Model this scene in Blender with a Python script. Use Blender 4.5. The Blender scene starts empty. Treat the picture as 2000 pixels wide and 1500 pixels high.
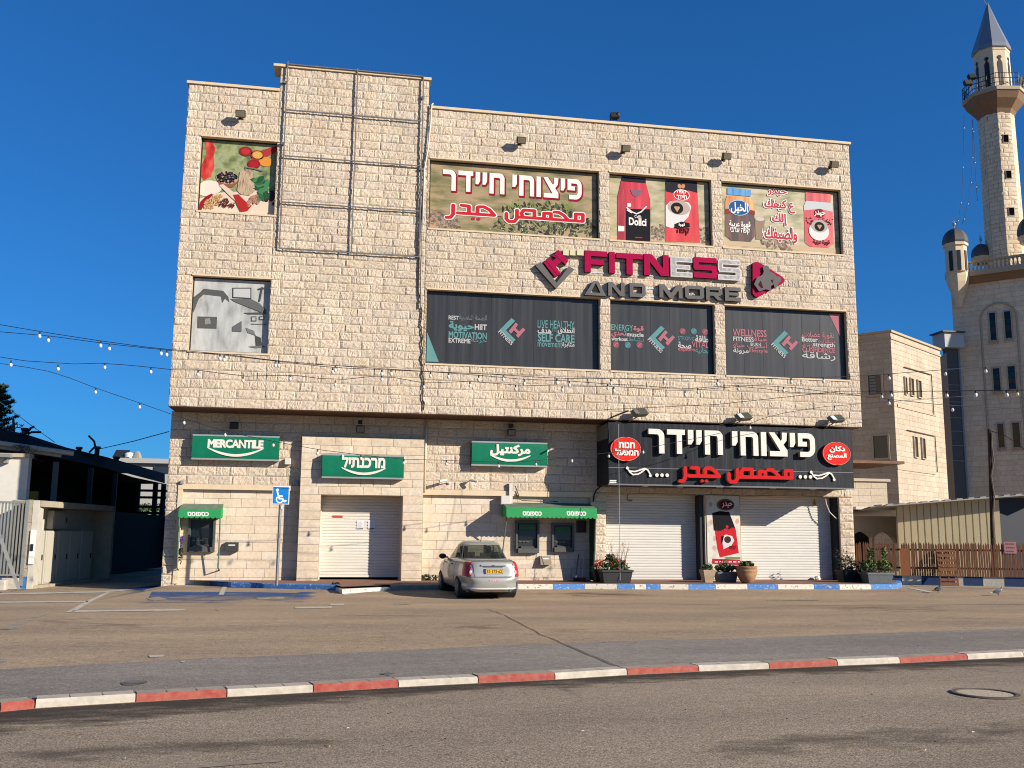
import bpy, bmesh, math, random
import numpy as np
import unicodedata
from mathutils import Vector, Matrix
from mathutils.geometry import delaunay_2d_cdt
random.seed(7); RNG = np.random.default_rng(11)
S = bpy.context.scene; COL = S.collection
rad = math.radians; PI = math.pi

# ---------------------------------------------------------------- camera
FPX = 1900.0
PITCH, ROLL, YAW = rad(8.945), rad(0.495), rad(-10.328)
CAM = np.array([0.0, -32.0, 1.72])
def cam_axes():
    cp, sp, cy, sy, cr, sr = math.cos(PITCH), math.sin(PITCH), math.cos(YAW), math.sin(YAW), math.cos(ROLL), math.sin(ROLL)
    Rz = np.array([[cy, -sy, 0], [sy, cy, 0], [0, 0, 1]])
    f = np.array([0, cp, sp]); u = np.array([0, -sp, cp]); x = np.array([1.0, 0, 0])
    return Rz @ np.stack([cr*x + sr*u, -sr*x + cr*u, f], 1)
AX = cam_axes()
cd = bpy.data.cameras.new('camera'); cam = bpy.data.objects.new('camera', cd); COL.objects.link(cam)
cd.sensor_width = 36.0; cd.lens = FPX/2000*36; cd.clip_start = 0.1; cd.clip_end = 3000
mw = Matrix.Identity(4)
for i in range(3):
    mw[i][0], mw[i][1], mw[i][2], mw[i][3] = AX[i, 0], AX[i, 1], -AX[i, 2], CAM[i]
cam.matrix_world = mw
S.camera = cam

# ---------------------------------------------------------------- light
SUNV = Vector((1.23, -1.0, 0.65)).normalized()
w = bpy.data.worlds.new('World'); S.world = w; w.use_nodes = True
nt = w.node_tree; bg = nt.nodes['Background']
sky = nt.nodes.new('ShaderNodeTexSky'); sky.sky_type = 'NISHITA'; sky.sun_disc = False
sky.sun_elevation = math.asin(SUNV.z); sky.sun_rotation = math.atan2(SUNV.x, SUNV.y)
sky.altitude = 0; sky.air_density = 1.0; sky.dust_density = 0.3; sky.ozone_density = 4.0
hsv = nt.nodes.new('ShaderNodeHueSaturation'); hsv.inputs['Saturation'].default_value = 1.0
gm = nt.nodes.new('ShaderNodeGamma'); gm.inputs[1].default_value = 0.82; tint = nt.nodes.new('ShaderNodeMix'); tint.data_type = 'RGBA'; tint.blend_type = 'MULTIPLY'; tint.inputs[0].default_value = 1.0
tint.inputs[7].default_value = (0.17, 0.66, 1.25, 1)
nt.links.new(sky.outputs[0], hsv.inputs['Color']); nt.links.new(hsv.outputs[0], gm.inputs[0]); nt.links.new(gm.outputs[0], tint.inputs[6]); nt.links.new(tint.outputs[2], bg.inputs[0])
bg.inputs[1].default_value = 0.082
sl = bpy.data.lights.new('sun', 'SUN'); so = bpy.data.objects.new('sun', sl); COL.objects.link(so)
sl.energy = 5.0; sl.angle = rad(0.5); sl.color = (1.0, 0.92, 0.81)
so.rotation_euler = SUNV.to_track_quat('Z', 'Y').to_euler(); so.location = (60, -60, 50)
S.view_settings.view_transform = 'Standard'; S.view_settings.look = 'None'
S.view_settings.exposure = 0.63; S.view_settings.gamma = 1.0
S.cycles.filter_width = 1.05
S.cycles.max_bounces = 6; S.cycles.diffuse_bounces = 3

# ---------------------------------------------------------------- helpers
def ray(px, py):
    return AX @ np.array([(px-1000)/FPX, -(py-750)/FPX, 1.0])
def U(px, py, Y=0.0):            # photo point -> (X, Z) where its ray meets the upright plane y = Y
    d = ray(px, py); t = (Y-CAM[1])/d[1]; p = CAM + d*t
    return float(p[0]), float(p[2])
def G(px, py, Z=0.0):            # photo point -> (X, Y) on level ground
    d = ray(px, py); t = (Z-CAM[2])/d[2]; p = CAM + d*t
    return float(p[0]), float(p[1])
def zg(y, x=0.0):                # the car park dips behind the road kerb and rises a little towards the shop front
    if x < -5.6 and y > -5: return max(-.0115*(y+5), -.092)         # and falls away into the passage at the left
    return .055 if y < -12 else (.055-.055*(y+12)/4 if y < -8 else (0.0 if y < -5 else (0.1*(y+5)/3.6 if y < -1.4 else 0.1)))
def GS(px, py):                  # photo point on the sloping car park
    z = 0.0
    for _ in range(30):
        x, y = G(px, py, z); z = 0.5*z + 0.5*zg(y, x)
    return x, y, z
def lin(v):
    v = v/255.0
    return v/12.92 if v <= 0.04045 else ((v+0.055)/1.055)**2.4
def C(r, g, b, f=1.0):
    return (min(lin(r)*f, 1), min(lin(g)*f, 1), min(lin(b)*f, 1))

def tag(o, label=None, cat=None, group=None, kind=None):
    if label: o['label'] = label
    if cat: o['category'] = cat
    if group: o['group'] = group
    if kind: o['kind'] = kind
    return o
def thing(name, label, cat, loc=(0, 0, 0), rz=0.0, group=None):
    o = bpy.data.objects.new(name, None); COL.objects.link(o)
    o.empty_display_size = 0.2; o.location = loc; o.rotation_euler = (0, 0, rz)
    return tag(o, label, cat, group)
def root_of(o):
    while o.parent: o = o.parent
    return o
def link(name, me, parent=None, world=True):
    o = bpy.data.objects.new(name, me); COL.objects.link(o)
    if parent is not None:
        o.parent = parent
        r = root_of(parent)
        if world and (r.location.length > 1e-9 or r.rotation_euler.z):
            inv = (Matrix.Translation(r.location) @ Matrix.Rotation(r.rotation_euler.z, 4, 'Z')).inverted()
            me.transform(inv)
    return o
def copy_tree(o, parent=None):
    c = o.copy(); COL.objects.link(c); c.parent = parent
    for ch in o.children: copy_tree(ch, c)
    return c

class MB:
    def __init__(s): s.v = []; s.f = []; s.mi = []
    def add(s, vs, fs, mi=0):
        b = len(s.v); s.v += [tuple(float(q) for q in p) for p in vs]
        for f in fs: s.f.append([i+b for i in f]); s.mi.append(mi)
        return s
    def box(s, x0, x1, y0, y1, z0, z1, mi=0):
        vs = [(x0,y0,z0),(x1,y0,z0),(x1,y1,z0),(x0,y1,z0),(x0,y0,z1),(x1,y0,z1),(x1,y1,z1),(x0,y1,z1)]
        return s.add(vs, [(0,3,2,1),(4,5,6,7),(0,1,5,4),(1,2,6,5),(2,3,7,6),(3,0,4,7)], mi)
    def obox(s, c, ex, ey, ez, mi=0):      # centre and three half-extent vectors
        c, ex, ey, ez = map(Vector, (c, ex, ey, ez))
        vs = [c+a*ex+b*ey+d*ez for d in (-1,1) for (a,b) in ((-1,-1),(1,-1),(1,1),(-1,1))]
        return s.add(vs, [(0,3,2,1),(4,5,6,7),(0,1,5,4),(1,2,6,5),(2,3,7,6),(3,0,4,7)], mi)
    def quad(s, a, b, c, d, mi=0): return s.add([a,b,c,d], [(0,1,2,3)], mi)
    def poly(s, pts, mi=0): return s.add(pts, [tuple(range(len(pts)))], mi)
    def tube(s, pts, r, n=8, mi=0, cap=True):
        pts = [Vector(p) for p in pts]; m = len(pts)
        rs = r if isinstance(r, (list, tuple)) else [r]*m
        vs = []; ref = None
        for i, p in enumerate(pts):
            t = (pts[min(i+1,m-1)]-pts[max(i-1,0)]).normalized()
            if ref is None:
                ref = Vector((0,0,1)) if abs(t.z) < 0.9 else Vector((1,0,0))
            a = t.cross(ref).normalized(); b = t.cross(a).normalized(); ref = -b if False else ref
            for k in range(n):
                an = 2*PI*k/n
                vs.append(p + (a*math.cos(an)+b*math.sin(an))*rs[i])
        fs = [(i*n+k, i*n+(k+1)%n, (i+1)*n+(k+1)%n, (i+1)*n+k) for i in range(m-1) for k in range(n)]
        if cap: fs += [tuple(range(n))[::-1], tuple(range((m-1)*n, m*n))]
        return s.add(vs, fs, mi)
    def lathe(s, prof, c=(0,0,0), n=16, mi=0, ph=0.0, cap=True):  # prof: (radius, z)
        cx, cy, cz = c; vs = []
        for r, z in prof:
            for k in range(n):
                a = 2*PI*k/n+ph; vs.append((cx+r*math.cos(a), cy+r*math.sin(a), cz+z))
        m = len(prof)
        fs = [(i*n+k, i*n+(k+1)%n, (i+1)*n+(k+1)%n, (i+1)*n+k) for i in range(m-1) for k in range(n)]
        if cap: fs += [tuple(range(n))[::-1], tuple(range((m-1)*n, m*n))]
        return s.add(vs, fs, mi)
    def prism(s, pts, y0, y1, mi=0):       # outline in (x, z), from y0 to y1
        n = len(pts); vs = [(x,y0,z) for x,z in pts]+[(x,y1,z) for x,z in pts]
        fs = [tuple(range(n)), tuple(range(n,2*n))[::-1]]+[(i,i+n,(i+1)%n+n,(i+1)%n) for i in range(n)]
        return s.add(vs, fs, mi)
    def zprism(s, pts, z0, z1, mi=0):      # outline in (x, y)
        n = len(pts); vs = [(x,y,z0) for x,y in pts]+[(x,y,z1) for x,y in pts]
        fs = [tuple(range(n))[::-1], tuple(range(n,2*n))]+[(i,(i+1)%n,(i+1)%n+n,i+n) for i in range(n)]
        return s.add(vs, fs, mi)
    def ball(s, c, rx, ry=None, rz=None, n=12, m=8, mi=0):
        ry = ry or rx; rz = rz or rx
        prof = [(math.sin(PI*i/m), -math.cos(PI*i/m)) for i in range(m+1)]
        vs = []
        for r, z in prof:
            for k in range(n):
                a = 2*PI*k/n; vs.append((c[0]+rx*r*math.cos(a), c[1]+ry*r*math.sin(a), c[2]+rz*z))
        fs = [(i*n+k, i*n+(k+1)%n, (i+1)*n+(k+1)%n, (i+1)*n+k) for i in range(m) for k in range(n)]
        return s.add(vs, fs, mi)
    def build(s, name, mats, parent=None, world=True, smooth=False, bevel=0.0, fix=True):
        me = bpy.data.meshes.new(name); me.from_pydata(s.v, [], s.f)
        mats = mats if isinstance(mats, (list, tuple)) else [mats]
        for m in mats: me.materials.append(m)
        if len(mats) > 1: me.polygons.foreach_set('material_index', s.mi)
        if fix:
            bm = bmesh.new(); bm.from_mesh(me)
            bmesh.ops.remove_doubles(bm, verts=bm.verts, dist=1e-5)
            bmesh.ops.recalc_face_normals(bm, faces=bm.faces)
            bm.to_mesh(me); bm.free()
        if smooth: me.polygons.foreach_set('use_smooth', [True]*len(me.polygons))
        me.update()
        o = link(name, me, parent, world)
        if smooth and smooth != 'all':
            md = o.modifiers.new('ws', 'EDGE_SPLIT'); md.split_angle = rad(40)
        if bevel:
            md = o.modifiers.new('bv', 'BEVEL'); md.width = bevel; md.segments = 2; md.limit_method = 'ANGLE'
        return o

# ---------------------------------------------------------------- materials
MATS = {}
def mat(name, col, rough=0.7, metal=0.0, var=0.0, vscale=3.0, bump=0.0, bscale=40.0, spec=0.4, col2=None, stretch=None, detail=5, emit=None, coat=0.0):
    if name in MATS: return MATS[name]
    m = bpy.data.materials.new(name); m.use_nodes = True; t = m.node_tree; b = t.nodes['Principled BSDF']
    b.inputs['Roughness'].default_value = rough; b.inputs['Metallic'].default_value = metal
    b.inputs['Specular IOR Level'].default_value = spec
    b.inputs['Coat Weight'].default_value = coat
    c4 = (*col, 1); b.inputs['Base Color'].default_value = c4
    if var or col2 or bump:
        tc = t.nodes.new('ShaderNodeTexCoord'); mp = t.nodes.new('ShaderNodeMapping')
        t.links.new(tc.outputs['Object'], mp.inputs['Vector'])
        if stretch: mp.inputs['Scale'].default_value = stretch
    if var or col2:
        n = t.nodes.new('ShaderNodeTexNoise'); n.inputs['Scale'].default_value = vscale; n.inputs['Detail'].default_value = detail
        n.inputs['Roughness'].default_value = 0.65
        t.links.new(mp.outputs[0], n.inputs['Vector'])
        r = t.nodes.new('ShaderNodeValToRGB'); r.color_ramp.elements[0].position = 0.32; r.color_ramp.elements[1].position = 0.68
        c2 = col2 or tuple(min(1, q*(1+var)) for q in col)
        c1 = col if col2 else tuple(q*(1-var) for q in col)
        r.color_ramp.elements[0].color = (*c1, 1); r.color_ramp.elements[1].color = (*c2, 1)
        t.links.new(n.outputs['Fac'], r.inputs['Fac']); t.links.new(r.outputs['Color'], b.inputs['Base Color'])
    if bump:
        n2 = t.nodes.new('ShaderNodeTexNoise'); n2.inputs['Scale'].default_value = bscale; n2.inputs['Detail'].default_value = 6
        t.links.new(mp.outputs[0], n2.inputs['Vector'])
        bp = t.nodes.new('ShaderNodeBump'); bp.inputs['Strength'].default_value = bump; bp.inputs['Distance'].default_value = 0.03
        t.links.new(n2.outputs['Fac'], bp.inputs['Height']); t.links.new(bp.outputs[0], b.inputs['Normal'])
    if emit:
        b.inputs['Emission Color'].default_value = (*emit[0], 1); b.inputs['Emission Strength'].default_value = emit[1]
    MATS[name] = m; return m

def stone_mat(name, tones, bump=0.35, bscale=30.0, rough=0.85, soil=None):
    """stone whose tone varies per block (attribute 'tone') with fine veins and specks"""
    m = bpy.data.materials.new(name); m.use_nodes = True; t = m.node_tree; b = t.nodes['Principled BSDF']
    b.inputs['Roughness'].default_value = rough; b.inputs['Specular IOR Level'].default_value = 0.2
    at = t.nodes.new('ShaderNodeAttribute'); at.attribute_name = 'tone'
    r = t.nodes.new('ShaderNodeValToRGB'); el = r.color_ramp.elements
    while len(el) < len(tones): el.new(0.5)
    for i, c in enumerate(tones):
        el[i].position = i/(len(tones)-1); el[i].color = (*c, 1)
    t.links.new(at.outputs['Fac'], r.inputs['Fac'])
    tc = t.nodes.new('ShaderNodeTexCoord')
    n = t.nodes.new('ShaderNodeTexNoise'); n.inputs['Scale'].default_value = 9; n.inputs['Detail'].default_value = 8; n.inputs['Roughness'].default_value = 0.7
    t.links.new(tc.outputs['Object'], n.inputs['Vector'])
    mr = t.nodes.new('ShaderNodeMapRange'); mr.inputs[1].default_value = 0.25; mr.inputs[2].default_value = 0.75; mr.inputs[3].default_value = 0.78; mr.inputs[4].default_value = 1.16
    t.links.new(n.outputs['Fac'], mr.inputs[0])
    mx = t.nodes.new('ShaderNodeMix'); mx.data_type = 'RGBA'; mx.blend_type = 'MULTIPLY'; mx.inputs[0].default_value = 1.0
    t.links.new(r.outputs[0], mx.inputs[6]); t.links.new(mr.outputs[0], mx.inputs[7])
    n3 = t.nodes.new('ShaderNodeTexNoise'); n3.inputs['Scale'].default_value = .55; n3.inputs['Detail'].default_value = 7
    mp3 = t.nodes.new('ShaderNodeMapping'); mp3.inputs['Scale'].default_value = (1.6, 1.6, .45); t.links.new(tc.outputs['Object'], mp3.inputs[0]); t.links.new(mp3.outputs[0], n3.inputs['Vector'])
    mr3 = t.nodes.new('ShaderNodeMapRange'); mr3.inputs[1].default_value = .3; mr3.inputs[2].default_value = .7; mr3.inputs[3].default_value = .88; mr3.inputs[4].default_value = 1.07; t.links.new(n3.outputs['Fac'], mr3.inputs[0])
    mx3 = t.nodes.new('ShaderNodeMix'); mx3.data_type = 'RGBA'; mx3.blend_type = 'MULTIPLY'; mx3.inputs[0].default_value = 1.0
    t.links.new(mx.outputs[2], mx3.inputs[6]); t.links.new(mr3.outputs[0], mx3.inputs[7]); t.links.new(mx3.outputs[2], b.inputs['Base Color'])
    n2 = t.nodes.new('ShaderNodeTexNoise'); n2.inputs['Scale'].default_value = bscale; n2.inputs['Detail'].default_value = 6
    t.links.new(tc.outputs['Object'], n2.inputs['Vector'])
    bp = t.nodes.new('ShaderNodeBump'); bp.inputs['Strength'].default_value = bump; bp.inputs['Distance'].default_value = 0.03
    t.links.new(n2.outputs['Fac'], bp.inputs['Height']); t.links.new(bp.outputs[0], b.inputs['Normal'])
    MATS[name] = m; return m

def ground_mat(name, base, warm, dark, speck=0.5, scale=1.0, streak=None):
    """worn asphalt: broad discoloured patches, stains and stone chips"""
    m = bpy.data.materials.new(name); m.use_nodes = True; t = m.node_tree; b = t.nodes['Principled BSDF']
    b.inputs['Roughness'].default_value = 0.95; b.inputs['Specular IOR Level'].default_value = 0.15
    tc = t.nodes.new('ShaderNodeTexCoord'); mp = t.nodes.new('ShaderNodeMapping'); t.links.new(tc.outputs['Object'], mp.inputs[0])
    if streak: mp.inputs['Scale'].default_value = streak
    def noise(sc, det, src=mp, ro=0.6):
        n = t.nodes.new('ShaderNodeTexNoise'); n.inputs['Scale'].default_value = sc; n.inputs['Detail'].default_value = det; n.inputs['Roughness'].default_value = ro
        t.links.new(src.outputs[0] if src is mp else src.outputs['Object'], n.inputs['Vector']); return n
    def ramp(n, p0, p1, c0, c1):
        r = t.nodes.new('ShaderNodeValToRGB'); r.color_ramp.elements[0].position = p0; r.color_ramp.elements[1].position = p1
        r.color_ramp.elements[0].color = (*c0, 1); r.color_ramp.elements[1].color = (*c1, 1)
        t.links.new(n.outputs['Fac'], r.inputs['Fac']); return r
    def mixc(kind, fac, a, bb):
        x = t.nodes.new('ShaderNodeMix'); x.data_type = 'RGBA'; x.blend_type = kind
        if isinstance(fac, float): x.inputs[0].default_value = fac
        else: t.links.new(fac, x.inputs[0])
        t.links.new(a, x.inputs[6])
        if isinstance(bb, tuple): x.inputs[7].default_value = (*bb, 1)
        else: t.links.new(bb, x.inputs[7])
        return x.outputs[2]
    W = (1.0, .965, .895); base, warm, dark = [tuple(q*k for q, k in zip(c_, W)) for c_ in (base, warm, dark)]
    a = ramp(noise(0.35*scale, 6), 0.35, 0.65, base, warm).outputs[0]
    st = ramp(noise(0.8*scale, 9, ro=0.72), 0.60, 0.75, (0,0,0), (1,1,1)).outputs[0]
    a = mixc('MIX', st, a, dark)
    med = ramp(noise(7.0, 6, tc), 0.3, 0.7, (0.86,)*3, (1.12,)*3).outputs[0]
    a = mixc('MULTIPLY', 1.0, a, med)
    sp = ramp(noise(60.0, 3, tc, 0.8), 0.34, 0.66, (1-speck,)*3, (1+speck,)*3).outputs[0]
    s2 = ramp(noise(24.0, 4, tc, 0.8), 0.38, 0.62, (1-speck*.42,)*3, (1+speck*.42,)*3).outputs[0]
    a = mixc('MULTIPLY', 1.0, a, s2)
    a = mixc('MULTIPLY', 1.0, a, sp)
    t.links.new(a, b.inputs['Base Color'])
    n3 = noise(55.0, 4, tc); bp = t.nodes.new('ShaderNodeBump'); bp.inputs['Strength'].default_value = 0.5; bp.inputs['Distance'].default_value = 0.01
    t.links.new(n3.outputs['Fac'], bp.inputs['Height']); t.links.new(bp.outputs[0], b.inputs['Normal'])
    MATS[name] = m; return m

# ---------------------------------------------------------------- outlines and lettering
def winding(px, py, loops):
    wn = np.zeros(len(px), int)
    for L in loops:
        x0, y0 = L[:,0], L[:,1]; x1, y1 = np.roll(x0,-1), np.roll(y0,-1)
        for a,b,c,d in zip(x0,y0,x1,y1):
            if b == d: continue
            left = (c-a)*(py-b)-(px-a)*(d-b)
            if d > b: wn += ((b <= py) & (d > py) & (left > 0))
            else: wn -= ((b > py) & (d <= py) & (left < 0))
    return wn
def tri(loops):
    """triangulate the non-zero-winding union of closed loops -> verts (2d), faces"""
    loops = [np.asarray(L, float) for L in loops if len(L) > 2]
    vs = []; es = []
    for L in loops:
        b = len(vs); n = len(L)
        vs += [Vector((p[0], p[1])) for p in L]; es += [(b+i, b+(i+1)%n) for i in range(n)]
    v2, _, f2, *_ = delaunay_2d_cdt(vs, es, [], 0, 1e-6)
    V = np.array([(p.x, p.y) for p in v2]); Fc = [f for f in f2 if len(f) == 3]
    if not Fc: return V, []
    T = np.array(Fc); cen = V[T].mean(1)
    keep = winding(cen[:,0], cen[:,1], loops) != 0
    return V, [tuple(f) for f, k in zip(Fc, keep) if k]
def plate(name, loops, Y, depth, m, parent, mats2=None, world=True):
    """flat (depth 0) or raised shape standing on plane y = Y, its face at Y - depth; loops in (X, Z)"""
    V, Fc = tri(loops)
    bm = bmesh.new(); bv = [bm.verts.new((x, Y-depth, z)) for x, z in V]
    for f in Fc:
        try: bm.faces.new([bv[i] for i in f])
        except ValueError: pass
    for v in [v for v in bm.verts if not v.link_faces]: bm.verts.remove(v)
    for f in bm.faces:
        f.normal_update()
        if f.normal.y > 0: f.normal_flip()
    if depth > 0:
        eds = [e for e in bm.edges if len(e.link_faces) == 1]
        r = bmesh.ops.extrude_edge_only(bm, edges=eds)
        for v in [g for g in r['geom'] if isinstance(g, bmesh.types.BMVert)]: v.co.y = Y
        if mats2:
            for f in bm.faces:
                if abs(f.normal.y) < 0.5: f.material_index = 1
            bm.normal_update()
            for f in bm.faces: f.material_index = 0 if abs(f.normal.y) > 0.5 else 1
    me = bpy.data.meshes.new(name); bm.to_mesh(me); bm.free()
    me.materials.append(m)
    if mats2: me.materials.append(mats2)
    return link(name, me, parent, world)
def thicken(L, d):
    """push an outline outwards by d along its corner normals"""
    L = np.array([p for i, p in enumerate(L) if np.hypot(*(p-L[i-1])) > 1e-4])
    if len(L) < 3: return L
    e = np.roll(L,-1,0)-L; e /= np.linalg.norm(e,axis=1)[:,None]; n = np.stack([e[:,1],-e[:,0]],1); p = np.roll(n,1,0)
    m = n+p; q = (m*m).sum(1)[:,None]; m = m*np.minimum(2/np.maximum(q,1e-6), 1.1)
    return L+m*d
GL = {}
def glyphs(text, bold=0.0, spacing=1.0):
    k = (text, bold, spacing)
    if k in GL: return GL[k]
    cu = bpy.data.curves.new('lettering', 'FONT'); cu.body = text; cu.size = 1; cu.space_character = spacing
    cu.fill_mode = 'NONE'; cu.resolution_u = 3
    o = bpy.data.objects.new('lettering', cu); COL.objects.link(o)
    dg = bpy.context.evaluated_depsgraph_get(); dg.update()
    me = bpy.data.meshes.new_from_object(o.evaluated_get(dg))
    nb = {}
    for e in me.edges:
        a, b = e.vertices; nb.setdefault(a, []).append(b); nb.setdefault(b, []).append(a)
    seen = set(); loops = []
    for st in nb:
        if st in seen: continue
        L = [st]; seen.add(st); cur = st
        while True:
            nx = [q for q in nb[cur] if q not in seen]
            if not nx: break
            # keep the stored direction: prefer the next index
            cur = (cur+1) if (cur+1) in nx else nx[0]; L.append(cur); seen.add(cur)
        if len(L) > 2: loops.append(np.array([(me.vertices[i].co.x, me.vertices[i].co.y) for i in L]))
    bpy.data.objects.remove(o); bpy.data.curves.remove(cu); bpy.data.meshes.remove(me)
    ar = sum((L[:,0]*np.roll(L[:,1],-1)-np.roll(L[:,0],-1)*L[:,1]).sum() for L in loops)
    if ar < 0: loops = [L[::-1] for L in loops]
    if bold: loops = [thicken(L, bold) for L in loops]
    GL[k] = loops; return loops
JOIN_NONE_LEFT = set('اأإآدذرزوؤةىء')
def arab(s):
    """joined letter forms, in left-to-right drawing order"""
    s = s.replace('ـ', 'ـ'); out = []; i = 0; n = len(s)
    isar = lambda ch: '\u0621' <= ch <= '\u064a'
    while i < n:
        ch = s[i]
        if not isar(ch): out.append(ch); i += 1; continue
        prev = i > 0 and isar(s[i-1]) and s[i-1] not in JOIN_NONE_LEFT
        if ch == 'ـ': out.append(ch); i += 1; continue
        if ch == 'ل' and i+1 < n and s[i+1] in 'اأإ':
            nm = unicodedata.name(s[i+1]).replace('ARABIC LETTER ', '')
            out.append(unicodedata.lookup('ARABIC LIGATURE LAM WITH %s %s FORM' % (nm, 'FINAL' if prev else 'ISOLATED'))); i += 2; continue
        nxt = i+1 < n and isar(s[i+1]) and ch not in JOIN_NONE_LEFT
        form = ('MEDIAL' if nxt else 'FINAL') if prev else ('INITIAL' if nxt else 'ISOLATED')
        nm = unicodedata.name(ch)
        for fm in (form, 'FINAL' if prev else 'ISOLATED', 'ISOLATED'):
            try: out.append(unicodedata.lookup('%s %s FORM' % (nm, fm))); break
            except KeyError: pass
        else: out.append(ch)
        i += 1
    return ''.join(reversed(out))
def heb(s): return s[::-1]
def fit(loops, x0, x1, z0, z1):
    A = np.concatenate(loops); lo, hi = A.min(0), A.max(0); d = np.maximum(hi-lo, 1e-6)
    return [np.stack([x0+(L[:,0]-lo[0])/d[0]*(x1-x0), z0+(L[:,1]-lo[1])/d[1]*(z1-z0)], 1) for L in loops]
def fitpx(loops, a, b, Y):   # a: photo point of lower left, b: of upper right
    (x0, z0), (x1, z1) = U(*a, Y), U(*b, Y)
    return fit(loops, x0, x1, z0, z1)
def arc(cx, cy, rx, ry, a0, a1, n=8):
    return [(cx+rx*math.cos(rad(a0+(a1-a0)*i/n)), cy+ry*math.sin(rad(a0+(a1-a0)*i/n))) for i in range(n+1)]
def ell(cx, cz, rx, rz, n=28, rot=0.0):
    c, s = math.cos(rot), math.sin(rot)
    return [(cx+rx*math.cos(2*PI*i/n)*c-rz*math.sin(2*PI*i/n)*s, cz+rx*math.cos(2*PI*i/n)*s+rz*math.sin(2*PI*i/n)*c) for i in range(n)]
def ccw(L):
    L = np.asarray(L, float); a = (L[:,0]*np.roll(L[:,1],-1)-np.roll(L[:,0],-1)*L[:,1]).sum()
    return L if a > 0 else L[::-1]
def strokes(lines, t, round_=True):
    """thick poly-lines -> list of loops"""
    out = []
    for P in lines:
        for (a, b) in zip(P[:-1], P[1:]):
            a, b = np.array(a, float), np.array(b, float); d = b-a; l = math.hypot(*d)
            if l < 1e-9: continue
            n = np.array([-d[1], d[0]])/l*t/2
            out.append(ccw([a-n, b-n, b+n, a+n]))
        for q in (P[1:-1] if not round_ else P):
            out.append(ccw(ell(q[0], q[1], t/2, t/2, 12)))
    return out
def rect(x0, x1, z0, z1): return [(x0,z0),(x1,z0),(x1,z1),(x0,z1)]
def shift(loops, dx, dz=0, sc=1.0): return [np.asarray(L, float)*sc+np.array([dx, dz]) for L in loops]
# block Hebrew capitals drawn for the two shop signs: unit height
def hebrew_blocks(word, g=0.0, gap=0.13):
    T, V = 0.215, 0.235
    def resh(w=0.70): return w, [[(0,1)]+[(w-.3,1)]+arc(w-.3,.7,.3,.3,90,0)+[(w,0),(w-V,0)]+arc(w-.32,.66,.32-V,.12,0,90)+[(0,1-T)]]
    def dalet(w=0.80): return w, [rect(0,w,1-T,1), rect(w-.14-V,w-.14,0,1)]
    def yod(w=0.25): return w, [[(0,1),(w,1),(w,.56),(w-.1,.40),(0,.40)]]
    def vav(w=0.25): return w, [rect(0,w,0,1)]
    def het(w=0.82): return w, [rect(0,V,0,1), [(0,1)]+[(w-.25,1)]+arc(w-.25,.75,.25,.25,90,0)+[(w,0),(w-V,0)]+arc(w-.3,.68,.3-V,.1,0,90)+[(0,1-T)]]
    def tsadi(w=0.84): return w, [rect(0.02,w,0,T), [(0,1),(V+.02,1),(w,.26),(w,0),(w-.26,.12)], [(w-V,1),(w,1),(w-.03,.66),(w-.24,.42),(w-.42,.52),(w-.24,.72)]]
    def pe(w=0.80): return w, [[(0,1)]+[(w-.32,1)]+arc(w-.32,.68,.32,.32,90,0)+arc(w-.36,.36,.36,.36,0,-90)+[(.08,0),(.08,T)]+arc(w-.36,T+.14,.36-V,.14,-90,0)+arc(w-.34,.66,.34-V,.12,0,90)+[(V*.9,1-T),(V*.9,.64),(.42,.64),(.42,.44),(0,.44)]]
    F = {'ר':resh,'ד':dalet,'י':yod,'ו':vav,'ח':het,'צ':tsadi,'פ':pe}
    x = 0; res = []
    for ch in word[::-1]:
        if ch == ' ': x += 0.30; continue
        wd, L = F[ch](); res.append([ccw(q)+np.array([x,0]) for q in L]); x += wd+gap
    return res
def arabic_blocks(t=0.2):
    """squared Arabic for the roastery name, left to right; list of loops"""
    L = []
    def s(lines, dx): L.extend(shift(strokes(lines, t), dx))
    s([[(0,-.38),(.22,-.36),(.36,-.1),(.36,.55)]], 0)                                     # reh
    s([[(0,0),(.62,0),(.62,.55),(.2,.58)]], .62)                                         # dal, joined
    s([[(.62,0),(1.1,0),(1.1,.5)]], .62); L.extend(shift([ccw(ell(1.0,-.34,.11,.11)),ccw(ell(1.3,-.34,.11,.11))], .5))   # yeh
    s([[(1.1,0),(2.05,0),(1.78,.38),(1.45,.58),(1.15,.55)]], .62)                        # hah
    x = 3.35
    s([[(0,.2),(0,-.2),(.15,-.38),(.45,-.36),(.6,-.1),(.6,.5)]], x); s([[(.6,0),(1.6,0),(1.6,.55),(1.0,.55),(.85,.3),(.95,0)]], x)   # sad
    s([[(1.6,0),(2.55,0),(2.55,.42),(2.15,.42),(2.15,0)]], x)                             # meem
    s([[(2.5,0),(3.55,0),(3.3,.34),(3.0,.56),(2.75,.55)]], x)                             # hah
    s([[(3.5,0),(4.4,0),(4.4,.52),(3.98,.52),(3.98,0)]], x)                               # meem
    return L
def merge_small(name, list_of_loops, Y, depth, m, parent): return plate(name, list_of_loops, Y, depth, m, parent)
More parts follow.
